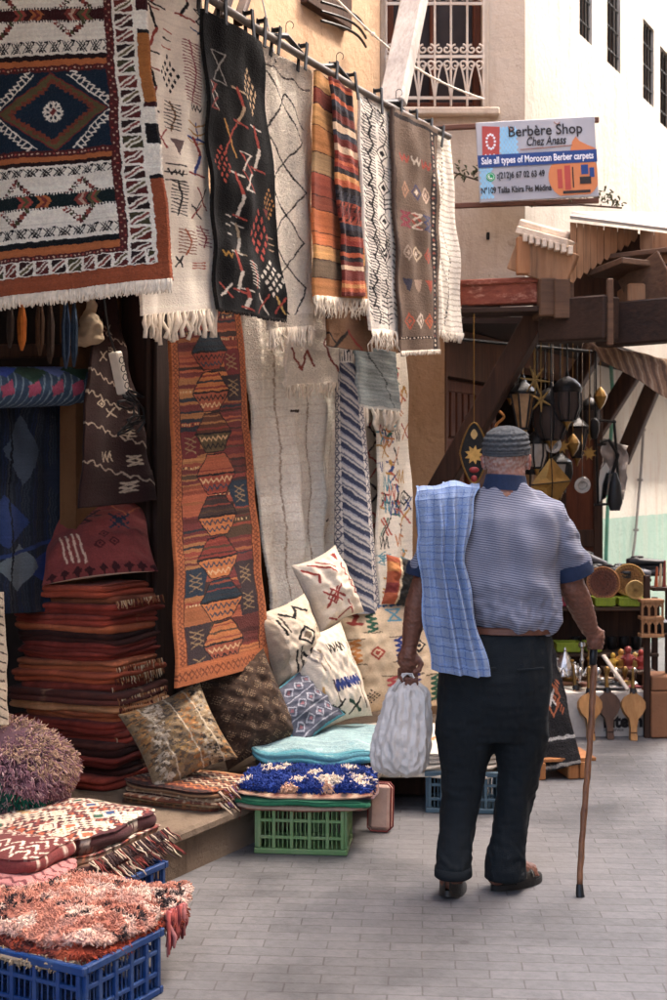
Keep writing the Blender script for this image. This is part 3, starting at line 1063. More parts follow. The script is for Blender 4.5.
# scrolled iron grille
gr = MB(); gy = YW - .05
def scroll(mb, x, z, r, d, up):
    pts = [Vector((x + d * (r * (1 - t * .8)) * math.cos(PI * .5 + t * 2 * PI * 1.15) * 1.0, gy - .004, z + up * (r * (1 - t * .8)) * math.sin(PI * .5 + t * 2 * PI * 1.15))) for t in np.linspace(0, 1, 18)]
    mb.tube(pts, .0065, 5)
nb = 6
for z in (wz0 + .05, wz0 + .30, wz0 + .62, wz0 + .94, wz0 + 1.26):
    gr.box(((wx0 + wx1) / 2, gy, z), (wx1 - wx0 + .02, .009, .018))
for k in range(nb + 1):
    x = wx0 + (wx1 - wx0) * k / nb
    gr.tube([(x, gy, wz0 + .0), (x, gy, wz1)], .0075, 6)
    for z in (wz0 + .30, wz0 + .62, wz0 + .94):
        if k < nb:
            xm = x + (wx1 - wx0) / nb / 2
            scroll(gr, xm - .022, z + .042, .03, 1, 1); scroll(gr, xm + .022, z + .042, .03, -1, 1)
            if z < wz0 + .5:
                scroll(gr, xm - .022, z - .05, .03, 1, -1); scroll(gr, xm + .022, z - .05, .03, -1, -1)
    if k < nb:
        xm = x + (wx1 - wx0) / nb / 2
        for d in (-1, 1):
            gr.tube([Vector((xm + d * .046 * (1 - t) ** .6, gy - .003, wz0 + .06 + .2 * t)) for t in np.linspace(0, 1, 8)], .006, 5)
gr.build('grille', IRON_W, gw, smooth=True)

# four struts that carry the jetty
for i, (px, py, qx, qy) in enumerate(((438, 492, 537, 318), (548, 428, 594, 326), (593, 436, 640, 335), (621, 462, 660, 338))):
    a = TP(px, py, -.03)
    t = .60 if i == 0 else .42
    # top lies out over the street on the pixel ray
    b = None
    for dd in np.linspace(.15, .9, 76):
        c = a + Vector((UY, -UX, 0)) * dd
        if (c.x / c.y * F + CX) >= qx: break
    c.z = 2.452
    mb = MB(); mb.beam(a, c, .10, .13, .008)
    s_ = mb.build('strut', WOOD_DK, cb)

# ---- the house across the alley (outside the picture, it shades the alley)
opp = MB()
sbox(opp, -6, 1.595, -5.0, -4.6, 0, 8.6)
sbox(opp, 1.6, 3.295, -5.0, -4.6, 0, 10.4)
sbox(opp, 3.3, 7.2, -5.0, -4.6, 0, 14.4)
sbox(opp, 7.205, 18, -5.0, -4.6, 0, 12.2)
o_ = opp.build('opposite_house', WHITEW)
tag(o_, 'tall whitewashed house wall on the other side of the alley', 'building')

aw = MB(); aw.prism([S(-6, -1.0, 3.77), S(.45, -1.0, 3.77), S(.45, .59, 3.95), S(-6, .59, 3.95)], (0, 0, .02))  # awning added above the view to keep skylight off the doorway
for s_ in (-5, -3.2, -1.4, .4): aw.beam(S(s_, .59, 3.93), S(s_, -1.0, 3.75), .04, .04, .004)
aw = aw.build('added_shade_awning', M('brown_canvas', '#7a5a44', .9, var=.15)); tag(aw, 'unseen brown canvas awning added to shade the doorway above the patterned rug', 'awning')
# ---- light
w = bpy.data.worlds.new('World'); scene.world = w; w.use_nodes = True
SUN_EL, SUN_AZ = math.radians(56), math.radians(78)     # azimuth clockwise from +Y
N_, L_ = w.node_tree.nodes, w.node_tree.links
sky = N_.new('ShaderNodeTexSky'); sky.sky_type = 'NISHITA'; sky.sun_disc = False
sky.sun_elevation = SUN_EL; sky.sun_rotation = SUN_AZ
sky.air_density = .8; sky.dust_density = 8.0; sky.ozone_density = .3
bg = N_['Background']; bg.inputs['Strength'].default_value = .15
L_.new(sky.outputs[0], bg.inputs['Color'])
sd = bpy.data.lights.new('sun', 'SUN'); sd.energy = 1.4; sd.angle = math.radians(10); sd.color = (1, .95, .87)
so = bpy.data.objects.new('sun', sd); COL.objects.link(so)
to = Vector((math.sin(SUN_AZ) * math.cos(SUN_EL), math.cos(SUN_AZ) * math.cos(SUN_EL), math.sin(SUN_EL)))
so.rotation_euler = to.to_track_quat('Z', 'Y').to_euler()
so.location = (4, 4, 12)

# ---- camera
cd = bpy.data.cameras.new('camera'); cam = bpy.data.objects.new('camera', cd); COL.objects.link(cam)
cam.location = (0, 0, CH); cam.rotation_euler = (PI / 2, 0, 0)
cd.sensor_fit = 'VERTICAL'; cd.sensor_height = 36; cd.sensor_width = 24
cd.lens = 36 * F / 1000; cd.shift_y = -.02
cd.clip_start = .05; cd.clip_end = 400
cd.dof.use_dof = True; cd.dof.focus_distance = 4.8; cd.dof.aperture_fstop = 5.0
scene.camera = cam
scene.view_settings.view_transform = 'Standard'; scene.view_settings.look = 'None'
scene.view_settings.exposure = 3.35; scene.view_settings.gamma = 1
scene.cycles.max_bounces = 8; scene.cycles.diffuse_bounces = 5
scene.cycles.use_denoising = True
# ================================================================ hanging rugs in front of the shop
CRE, CRE2, BLK, NAV, RED, ORA, MAR = '#eee4d3', '#cdbda6', '#1c1a1c', '#14202c', '#96382f', '#b8652c', '#4a1d1a'
HR = 'rugs hung over the pole in front of the shop'


def hung(name, cv, px, w, label, cat='rug', group=HR, folds=(), wob=.012, seed=1, thick=.016, mat=None, fr=None, bow=0.0, grain=(.06, .05), frad=.004, fn_n=None, knots=False, topfade=.35, fcols=None, back=None, parent=None):
    """px: TL, TR, BR, BL pixel corners; w a depth behind the step or four of them"""
    ws = w if isinstance(w, (list, tuple)) else [w] * 4
    c = [PW(p[0], p[1], q) for p, q in zip(px, ws)]
    cv.grain(*grain, seed=seed)
    o, X = cloth(name, cv.a, quadfn(*c, folds=folds, wob=wob, seed=seed, bow=bow, topfade=topfade), thick, parent, mat, back)
    if label: tag(o, label, cat, group)
    if fr:
        L = np.linalg.norm(np.diff(X[-1], axis=0), axis=1).sum()
        fringe('fringe', X[-1], fr, fn_n or int(L / (frad * 2.0)), o, None, frad, cols=fcols, knots=knots)
    return o, X


# ---------- the big patterned rug, nearest, upper left
cv = CV(200, 350, CRE, 2.0)
def big_rug(cv):
    W = 200
    DOT = '#7a2f2a'
    def dotted_h(y0, y1, x0=0, x1=158):
        cv.rect(x0, y0, x1, y1, '#571f1f')
        for i in range(int((x1 - x0) / 4)): cv.dia(x0 + 2 + i * 4, (y0 + y1) / 2, 1.1, 1.1, '#c9a38a' if i % 3 else '#a8483c')
    def zig_band(y0, y1):
        cv.rect(0, y0, 158, y1, CRE)
        h = y1 - y0
        for i in range(0, 170, 14):
            for j in range(-2, 3):
                cv.pl([(i - 7 + j * 3, y1), (i + j * 3 - .5, y0 + 1)], 1.15, BLK) if j < 1 else cv.pl([(i + j * 3 - 2, y0 + 1), (i + 5 + j * 3, y1)], 1.15, BLK)
            cv.poly([(i + 3, y1), (i + 5, y1 - 3), (i + 7, y1)], BLK)
            cv.poly([(i - 4, y0), (i - 2, y0 + 3), (i, y0)], BLK)
    def half(cx, cy, up, r=14, a='#6b2a28', b='#4d4a2c'):
        s = -1 if up else 1
        for i in range(-5, 6):
            t = i / 5
            x = cx + t * r; y = cy + s * (1 - abs(t)) * r * .95
            cv.rect(x - 2.2, y - 2.4, x + 2.2, y + 2.4, [a, b, MAR, '#a04a3a'][(i + 20) % 4])
            cv.rect(x - 1 - (1.5 if i < 0 else -1.5), y - s * 1 - .8, x + 1, y - s * 1 + .8, CRE)
    def arrows(y0, y1, bg):
        cv.rect(0, y0, 158, y1, bg)
        ym = (y0 + y1) / 2; h = (y1 - y0) / 2 - 1
        for i in range(0, 158, 3):
            cv.rect(i, y0 - 1.2, i + 1.5, y0 + .6, BLK); cv.rect(i, y1 - .6, i + 1.5, y1 + 1.2, BLK)
            cv.rect(i + 1.5, y0 - .2, i + 3, y0 + .8, CRE); cv.rect(i + 1.5, y1 - .8, i + 3, y1 + .2, CRE)
        for x, c1, c2, d in ((20, '#a8463a', '#c9a48a', 1), (62, '#a8463a', '#5c5a34', 1), (80, '#b8652c', '#7a2f2a', 1), (133, '#8b3a30', '#c9a48a', -1), (146, '#5c5a34', '#a8463a', -1)):
            for k, c in enumerate((c1, c2, c1)):
                xx = x + k * 3.6 * d
                cv.poly([(xx, ym - h), (xx + 4 * d, ym - h), (xx + 9 * d, ym), (xx + 4 * d, ym + h), (xx, ym + h), (xx + 5 * d, ym)], c)
    off = 60
    # upper band group (mirror of the lower), rows measured at the right side of the rug
    cv.rect(0, 0, 158, 22, '#2b1616'); cv.rect(0, 22, 158, 28, ORA); dotted_h(28, 33)
    zig_band(36, 48)
    for x in (50, 128): half(x, 69, True)
    arrows(off + 10, off + 23, '#40181a')
    for x in (46, 122): half(x, off + 24, False)
    zig_band(off + 42, off + 53)
    cv.rect(0, off + 56, 158, off + 61, '#251416'); cv.rect(0, off + 61, 158, off + 67, ORA); dotted_h(off + 67, off + 73)
    # navy field with the lozenge
    cv.rect(0, off + 73, 158, off + 151, '#15283a')
    cx, cy = 100, off + 112
    def stepped(rx, ry, c, n=9):
        pts = []
        for sx_, sy_ in ((1, -1), (1, 1), (-1, 1), (-1, -1)):
            seg = []
            for i in range(n):
                t = i / n
                seg.append((cx + sx_ * rx * t, cy + sy_ * ry * (1 - t)) if sx_ * sy_ < 0 else (cx + sx_ * rx * (1 - t), cy + sy_ * ry * t))
            o2 = []
            for a, b in zip(seg, seg[1:] + [None]):
                o2.append(a)
                if b: o2.append((b[0], a[1]))
            pts += o2
        cv.poly(pts, c)
    cv.dia(cx, cy, 56, 38, '#5d5430'); cv.ring(cx, cy, 56, 38, 1.4, '#7b2c28')
    stepped(47, 32, '#7c3a26'); stepped(40, 27, '#15283a')
    for sgn in (-1, 1):
        for sy_ in (-1, 1):
            cv.pl([(cx + sgn * 60, cy), (cx + sgn * 18, cy + sy_ * 36)], 1.2, CRE)
            for i in range(9):
                t = i / 9
                x = cx + sgn * (58 - 40 * t); y = cy + sy_ * (3 + 34 * t)
                cv.line((x, y), (x + sgn * 4.5, y + sy_ * 5), 1.5, CRE); cv.line((x + sgn * 4.5, y + sy_ * 5), (x - sgn * 1, y + sy_ * 6), 1.3, CRE)
    for k in range(8):
        a = PI / 4 * k; r_ = 10
        cv.line((cx, cy), (cx + r_ * math.cos(a), cy + r_ * .95 * math.sin(a)), 2.4, CRE)
        x, y = cx + 7 * math.cos(a), cy + 7 * math.sin(a)
        cv.line((x, y), (x + 4 * math.cos(a + .9), y + 4 * math.sin(a + .9)), 1.6, CRE); cv.line((x, y), (x + 4 * math.cos(a - .9), y + 4 * math.sin(a - .9)), 1.6, CRE)
    cv.dia(cx, cy, 4, 4, '#7b2c28')
    cv.dia(6, cy, 34, 38, '#5d5430'); cv.dia(6, cy, 26, 28, '#15283a')
    dotted_h(off + 150, off + 156); cv.rect(0, off + 156, 158, off + 161, ORA); cv.rect(0, off + 161, 158, off + 165, '#2b1616')
    zig_band(off + 167, off + 175)
    for x in (62, 126): half(x, off + 194, True, 15)
    arrows(off + 193, off + 207, '#132426')
    for x in (58, 122): half(x, off + 208, False, 14)
    zig_band(off + 225, off + 234)
    cv.rect(0, off + 236, 158, off + 237, CRE); cv.rect(0, off + 238, 158, off + 244, '#14191c'); cv.rect(0, off + 244, 158, off + 252, ORA)
    dotted_h(off + 252, off + 257, 0, 166)
    # side column, dotted
    cv.rect(158, 0, 166, off + 257, '#571f1f')
    for j in range(80): cv.dia(160.5 + (j % 2) * 3, j * 4, 1, 1.2, '#c9a38a' if j % 3 else '#a8483c')
    # S boxes: right column and bottom row
    def sbx(x0, y0, x1, y1, k):
        cv.rect(x0, y0, x1, y1, CRE)
        x0 += 1.4; x1 -= 1.4; y0 += 1.2; y1 -= 1.2
        c = ['#3a1f1c', '#5e211f', '#2a1a1a', '#454026', '#6d2a20'][k % 5]
        w_, h_ = x1 - x0, y1 - y0
        cv.poly([(x0, y0), (x0 + w_ * .82, y0), (x0, y0 + h_ * .62)], c)
        cv.poly([(x1, y1), (x1 - w_ * .82, y1), (x1, y1 - h_ * .62)], c)
        cv.line((x0 + w_ * .1, y0 + h_ * .86), (x1 - w_ * .1, y0 + h_ * .14), 2.3, ['#8a3a30', '#6a5a34', '#6d2a26'][k % 3])
    y = 0; k = 0
    while y < off + 256:
        sbx(167, y, 188, y + 15.2, k); y += 15.4; k += 1
    x = 0
    while x < 186:
        sbx(x, off + 257, x + 15, off + 272, k); x += 15.2; k += 1
    cv.rect(0, off + 272, 200, off + 290, '#9a4a24')
    for i in range(0, 200, 9): cv.rect(i, off + 272, i + 2, off + 274, '#7a3a1c')
    cv.rect(188, 0, 200, off + 272, CRE)
    for (a, b, c) in ((-60, -30, ORA), (2, 14, '#40181a'), (34, 38, BLK), (38, 108, '#b06a26'), (108, 113, '#40181a'), (130, 150, BLK), (182, 186, BLK), (186, 290, '#9a4a24')):
        cv.rect(190, off + a, 200, off + b, c)
big_rug(cv)
cv.grain(.07, .07, 3)
def BR(px, py, Y): return P(px, py, Y)
big, X = cloth('patterned_rug', cv.a, quadfn(BR(-42, -62, 4.72), BR(140, -62, 4.36), BR(168, 279, 4.34), BR(-40, 303, 4.72), folds=((.010, 2.2, .3, .3), (.006, 5, .1, .8)), wob=.012, seed=4), .016, None, WOOL)
tag(big, 'large kilim with navy lozenge field, striped bands and cream fringe hung nearest at the top', 'rug', HR)
fringe('fringe', X[-1], .040, 420, big, None, .0045)

# ---------- cream rug with many small embroidered signs
cv = CV(78, 340, CRE, 2.0)
r_ = random.Random(5)
E = [('man', 52, 22, 22, 30, BLK, RED), ('xx', 72, 38, 14, 26, BLK, BLK), ('bars', 30, 66, 12, 16, '#b0523a', BLK), ('comb', 58, 92, 20, 64, '#a34a55', '#8a3d4a'),
     ('grid', 33, 100, 18, 34, BLK, '#6d6a60'), ('zz', 62, 128, 14, 5, BLK), ('man', 12, 60, 18, 44, RED, BLK), ('man', 10, 118, 20, 40, '#8a3a30', BLK), ('comb', 34, 142, 14, 28, '#8a6a4a', BLK), ('fork', 62, 158, 24, 30, '#31478a', '#b8862c'),
     ('x', 22, 165, 11, 18, RED, RED), ('tri', 38, 172, 14, 16, '#6b5a58'), ('man', 60, 178, 22, 38, '#31478a', RED), ('zz', 36, 198, 14, 5, BLK), ('bars', 36, 198, 20, 16, BLK, BLK),
     ('comb', 40, 224, 16, 34, BLK, BLK), ('x', 66, 222, 13, 22, RED, BLK), ('x', 60, 236, 12, 14, BLK, RED), ('comb', 66, 262, 14, 22, RED, '#8d4150'), ('comb', 48, 268, 18, 26, '#b85a2c', '#8a4a2c'),
     ('x', 40, 288, 7, 10, BLK, BLK), ('grid', 22, 290, 20, 14, '#b0523a', '#b0523a'), ('bars', 60, 292, 12, 6, '#b85a3a', '#b85a3a'), ('zz', 20, 246, 14, 5, '#b8652c'), ('x', 18, 225, 9, 14, '#8a6a2c', BLK),
     ('man', 18, 20, 20, 30, '#8a3a30', BLK), ('zz', 54, 4, 20, 5, RED), ('dd', 16, 195, 14, 16, '#31478a', RED), ('tri', 12, 268, 10, 12, '#b8652c')]
for e in E: cv.motif(e[0], e[1], e[2], e[3], e[4], e[5], e[6] if len(e) > 6 else None, 1.35)
cv.line((58, 46), (76, 54), 1.4, '#2c4a78')
hung('embroidered_rug', cv, [(140, -40), (203, -10), (219, 309), (141, 316)], [.02, .02, .03, .03], 'cream rug with many small coloured embroidered signs and long knotted fringe', seed=7, folds=((.012, 1.6, .1, .2), (.005, 4, .3, .6)), wob=.016, fr=.10, frad=.0075, fn_n=26, mat=COTTON, knots=True)

# ---------- black rug
cv = CV(74, 306, '#101012', 2.0)
E = [('bow', 16, 52, 14, 30, '#8d8a84'), ('man', 36, 84, 14, 36, '#b59a7a', '#a03c30'), ('grid', 52, 62, 16, 44, '#c9a880', '#a03c30'), ('xx', 8, 84, 8, 26, '#b8b0a4', '#8c3a34'),
     ('x', 24, 122, 14, 36, '#c08a3a', '#b04a3a'), ('man', 54, 122, 14, 46, '#c8c0b4', '#a03c30'), ('grid', 14, 152, 14, 34, '#b04a3a', '#c8a070'), ('xx', 42, 152, 13, 40, '#a03c30', '#c8c0b4'),
     ('man', 28, 180, 14, 46, '#c8c0b4', '#a03c30'), ('grid', 66, 178, 12, 30, '#b07a3a', '#a03c30'), ('grid', 52, 216, 20, 50, '#b04438', '#c9c0b4'), ('bars', 16, 214, 4, 20, '#c8c0b4'), ('man', 26, 226, 12, 30, '#a8a49c', '#8a7a64'),
     ('bars', 66, 222, 6, 14, '#a88e74'), ('grid', 60, 262, 26, 34, '#c8c0b4', '#b04a3a'), ('comb', 38, 262, 8, 28, '#a03c30', '#c8c0b4'), ('man', 22, 262, 12, 42, '#c8c0b4', '#a03c30'), ('x', 48, 292, 14, 22, '#c8c0b4', '#a03c30'), ('x', 68, 290, 9, 18, '#c09a50', '#a03c30'), ('man', 28, 290, 10, 20, '#c8c0b4', '#a03c30'), ('x', 10, 284, 8, 14, '#a03c30', '#c8c0b4'), ('zz', 12, 246, 9, 5, '#b8862c'), ('tri', 62, 190, 7, 9, '#7d2f2a')]
for e in E: cv.motif(e[0], e[1], e[2], e[3], e[4], e[5], e[6] if len(e) > 6 else None, 1.3)
hung('black_rug', cv, [(204, 8), (263, 42), (286, 320), (221, 309)], [-.02, -.02, -.01, -.01], 'black rug with scattered red, white and yellow woven signs', seed=9, folds=((.012, 1.4, .5, .15), (.007, 3.5, .2, .4)), wob=.016, fr=.012, frad=.004, fcols=['#1c1a1a', '#2a2624'], back='#22211f')

# ---------- cream rug with black lozenge lines
cv = CV(56, 312, '#f0e6d6', 2.0)
for pts in ([(8, 28), (44, 92), (8, 152), (45, 212), (9, 266), (30, 300)], [(27, 42), (5, 92), (46, 152), (6, 212), (46, 266), (32, 300)], [(27, 42), (46, 74)], [(2, 236), (9, 266)]):
    cv.pl(pts, 1.6, '#26221f')
for i in range(0, 50, 2): cv.rect(3 + i, 16 + 2.2 * math.sin(i * .35) + i * .2, 5 + i, 18.5 + 2.2 * math.sin(i * .35) + i * .2, '#4a4440' if i % 4 else '#857b70')
for j in range(16, 90, 4): cv.rect(1.2, j, 3, j + 2.4, '#4a4038')
cv.rect(0, 296, 56, 312, '#d6cab8')
hung('lozenge_rug', cv, [(258, 42), (312, 72), (312, 326), (268, 330)], [.03, .03, .04, .04], 'cream pile rug with thin black crossing lozenge lines', seed=12, folds=((.014, 1.3, .2, .1), (.005, 3, .4, .3)), wob=.018, fr=.085, frad=.006, mat=WOOL, grain=(.02, .04))

# ---------- orange patchwork rug, folded double over the pole
pat = ['#c6843c', '#b46a30', '#8f3f2a', '#77301f', '#9a7a52', '#b5602c', '#a04a30', '#7d3b24', '#c08a4a', '#6e5a44', '#8f4630', '#b8763a']
def patchwork(cv, seed, dark=False):
    r = random.Random(seed); y = 0
    W = cv.w
    while y < cv.h:
        h = r.uniform(14, 30)
        c = r.choice(pat)
        cv.rect(0, y, W, y + h, c)
        n = r.randint(2, 6)
        for i in range(n):
            yy = y + h * i / n
            c2 = hx(c) * r.uniform(.75, 1.25)
            cv.rect(0, yy, W, yy + h / n * r.uniform(.3, .8), c2)
        cv.rect(0, y, W, y + 1.2, '#4a2a1e'); y += h
cv = CV(56, 250, ORA, 1.9); patchwork(cv, 3)
hung('patchwork_rug', cv, [(315, 70), (350, 96), (366, 300), (313, 296)], [-.03, -.02, -.03, -.035], 'orange and rust patchwork striped rug folded over the pole, with pale fringe', seed=14, folds=((.020, 1.0, .05, .05), (.006, 3, .1, .3)), wob=.014, fr=.085, frad=.0045)
cv = CV(24, 235, ORA, 1.9)
r = random.Random(8)
y = 0
while y < 235:
    h = r.uniform(3, 9); cv.rect(0, y, 24, y + h, r.choice(['#b5542c', '#8f3326', '#c98a4a', '#2c2426', '#d0b090', '#a0462c', '#6e2a22', '#3a3a44'])); y += h
for y0 in (120, 132, 144):
    for i in range(0, 24, 4): cv.line((i, y0 + 8), (i + 3, y0), 1.2, '#1c1a1c')
bk, Xb = hung('folded_flap', cv, [(332, 76), (353, 92), (367, 296), (345, 296)], [-.075, -.065, -.06, -.06], None, seed=15, folds=((.010, 1.2, .3, .1),), wob=.010, parent=None)
adopt(bk, bpy.data.objects['patchwork_rug'])

# ---------- brown rug with red and black chevrons, behind
cv = CV(48, 236, '#7d5a3e', 1.8)
for k in range(6):
    y = 16 + k * 40
    cv.pl([(0, y + 30), (22, y)], 3.2, '#231c1a'); cv.pl([(22, y), (46, y + 32)], 2.2, '#8a2f24')
    cv.pl([(0, y + 6), (10, y + 16), (4, y + 26)], 1.8, '#231c1a')
hung('chevron_rug', cv, [(326, 110), (372, 140), (372, 352), (328, 346)], [.10, .10, .10, .10], 'brown rug with red and black chevrons half hidden behind its neighbours', seed=16, folds=((.008, 1.3, .1, .1),), wob=.012)

# ---------- white rug with black combs
cv = CV(44, 258, '#efe6d8', 2.0)
r = random.Random(2)
for k in range(13):
    y = 12 + k * 19
    cv.motif('comb', 10 + r.uniform(-2, 3), y, 14, 20, BLK, BLK, 1.5)
    cv.motif(r.choice(['comb', 'dd', 'fork']), 28 + r.uniform(-3, 3), y + 6, 16, 18, BLK, BLK, 1.5)
for yy in (150, 156, 162): cv.pl([(14, yy), (24, yy + 16), (34, yy)], 1.6, BLK)
for y in range(6, 244, 7):
    cv.line((2, y), (5, y + 3), 1.4, BLK); cv.line((39, y), (42, y + 3), 1.4, BLK)
hung('comb_rug', cv, [(359, 92), (393, 112), (399, 332), (371, 330)], [.0, .0, .01, .01], 'narrow white rug crowded with black comb signs', seed=18, folds=((.012, 1.2, .7, .1), (.004, 3, .2, .3)), wob=.012, fr=.09, frad=.005)

# ---------- brown rug with rows of coloured lozenges
cv = CV(54, 244, '#6f5a49', 2.0)
rows = [(46, ['#a03c2c', '#c8b8a4', '#a03c2c'], 'zz'), (78, ['#b08060', '#3c3a5a', '#c8a890'], 'dd'), (108, ['#8a3040', '#a0402c', '#3c4060'], 'xx'), (142, ['#a08a78', '#c8b090', '#b04a34'], 'dd'), (176, ['#3c3a4a', '#a88a74', '#a8462c'], 'tri'), (212, ['#b85030', '#d0bca8', '#c05a2c'], 'dd')]
for y, cs, kd in rows:
    for i, c in enumerate(cs):
        cv.motif(kd, 13 + i * 12, y, 9, 15 if kd != 'zz' else 7, c, '#d0bca8' if i % 2 else c, 1.6)
cv.rect(43, 6, 50, 244, '#2c2220'); cv.rect(0, 4, 54, 8, '#2c2220'); cv.rect(0, 228, 50, 231, '#2c2220'); cv.rect(0, 0, 3, 230, '#4a382e')
for j in range(8, 240, 5): cv.dia(46.5, j, 1.6, 1.5, '#c9b49c' if j % 3 else '#8c4a3c')
for i in range(2, 44, 4): cv.dia(i, 229.5, 1.2, 1.2, '#c9b49c')
hung('brown_rug', cv, [(392, 106), (438, 130), (440, 350), (402, 352)], [-.03, -.03, -.02, -.02], 'brown rug with rows of small coloured lozenges and a dark dotted border', seed=20, folds=((.018, .9, .6, .05), (.005, 3, .1, .3)), wob=.012, fr=.022, frad=.005)

# ---------- cream rug with dotted lines, furthest on the pole
cv = CV(40, 218, '#ece2d2', 2.0)
for pts in ([(8, 0), (24, 60), (10, 120), (26, 170), (18, 214)], [(26, 20), (16, 90), (30, 140), (20, 210)]):
    for a, b in zip(pts[:-1], pts[1:]):
        for t in np.linspace(0, 1, 16): cv.dia(a[0] + (b[0] - a[0]) * t, a[1] + (b[1] - a[1]) * t, 1.1, 1.6, '#3a322c')
for j in range(0, 218, 6): cv.rect(0, j, 40, j + 1.5, '#c2b39c')
hung('dotted_rug', cv, [(424, 124), (450, 136), (462, 334), (433, 330)], [.03, .03, .03, .03], 'cream rug with dotted dark zigzag lines, last on the pole towards the lamp shop', seed=22, folds=((.016, 1.2, .9, .1),), wob=.012, fr=.05, frad=.006)

# ---------- pole, hooks, rope, timber
pa, pb = PW(150, -40, .0), PW(449, 137, .0)
mb = MB(); mb.tube([pa + (pb - pa) * t + Vector((0, 0, -.03 * math.sin(PI * t))) for t in np.linspace(0, 1, 14)], .017, 10)
pole = mb.build('display_pole', M('worn_dark_pipe', '#6a625a', .5, .2, .3, 20, .1, dirt='#2c2622', dirt_amt=.8), None, smooth=True)
tag(pole, 'long dark pipe that carries the hanging rugs', 'pole')
for i, px in enumerate((204, 222, 249, 262, 276, 303, 334, 352, 378, 398, 414, 428, 440)):
    t = (px - 150) / 299
    # position on the pole by pixel column
    best = min(np.linspace(0, 1, 300), key=lambda q: abs(((pa + (pb - pa) * q).x / (pa + (pb - pa) * q).y) * F + CX - px))
    p = pa + (pb - pa) * best
    mb = MB()
    d = (pb - pa).normalized()
    R = Matrix(((UX, -UY, 0), (UY, UX, 0), (0, 0, 1)))
    tilt = Matrix.Rotation(rnd.uniform(-.35, .35), 3, 'Y')
    for sgn in (-1, 1):
        mb.box(p + R @ tilt @ Vector((0, sgn * .019, -.03)), (.024, .007, .13), R @ tilt, .004)
    mb.box(p + R @ tilt @ Vector((0, 0, .022)), (.02, .036, .016), R @ tilt, .004)
    pin = mb.build('clamp', BLACKPL)
    tag(pin, 'black clamp gripping a rug to the long dark pipe', 'clamp', 'black clamps along the pole')
for i, px in enumerate((286, 336, 396)):
    best = min(np.linspace(0, 1, 300), key=lambda q: abs(((pa + (pb - pa) * q).x / (pa + (pb - pa) * q).y) * F + CX - px))
    p = pa + (pb - pa) * best
    mb = MB()
    pts = [p + Vector((0, 0, .02)), p + Vector((0, 0, .05))] + [p + Vector((.016 - .016 * math.cos(a), 0, .065 + .018 * math.sin(a))) for a in np.linspace(0, 4.0, 12)]
    mb.tube(pts, .0018, 6)
    sh = [p + Vector((UX * q * .21, UY * q * .21, .02 - abs(q) * .055)) for q in np.linspace(-1, 1, 11)]
    mb.tube(sh, [.006 + .008 * (1 - abs(q)) for q in np.linspace(-1, 1, 11)], 6)
    hk = mb.build('coat_hanger', BLACKPL, None, smooth=True)
    tag(hk, ['black coat hanger hooked up above the lozenge rug', 'black coat hanger hooked up above the patchwork rug', 'black coat hanger hooked up above the brown rug'][i], 'coat hanger', 'coat hangers on the pole')
# slanting grey timber
mb = MB(); a = PW(392, 106, .06); b = PW(427, -60, .12); mb.beam(a, b, .145, .07, .012, up=(UX, UY, 0)); 
tb = mb.build('slanting_timber', WOOD_GREY); tag(tb, 'thick grey weathered timber slanting up in front of the grilled window', 'timber')
# dark prop with board at the very top (px 225-250)
mb = MB(); mb.beam(PW(216, 28, .02), PW(240, -40, .25), .05, .05, .008); mb.beam(PW(238, 22, .04), PW(252, -20, .3), .04, .04, .006)
tb = mb.build('bracket', WOOD_DK); tag(tb, 'dark wooden bracket fixing the long dark pipe to the ochre wall', 'bracket')
# pale cord from the wall to the window
mb = MB(); a = PW(318, -20, .45); b = Vector((.9, YW - .12, P(480, 105, YW).z))
pts = [a + (b - a) * t + Vector((0, 0, -.10 * math.sin(PI * t))) for t in np.linspace(0, 1, 24)]
mb.tube(pts, .006, 6); 
for t in (.3, .52, .7): mb.ell(a + (b - a) * t + Vector((0, 0, -.10 * math.sin(PI * t))), (.012, .012, .012), None, 8, 6)
tb = mb.build('cord', CABLE, None, smooth=True); tag(tb, 'pale knotted cord strung from the ochre wall to the grilled window', 'cord')
mb = MB(); a = PW(258, -20, .5); b = PW(276, 62, .02); mb.tube([a + (b - a) * t for t in np.linspace(0, 1, 8)], .004, 5)
tb = mb.build('cable', BLACKPL, None, smooth=True); tag(tb, 'thin black cable dropping from the ochre wall to the pipe', 'cable')
# ================================================================ rugs hung against the shop wall
HW = 'rugs hung against the shop wall'
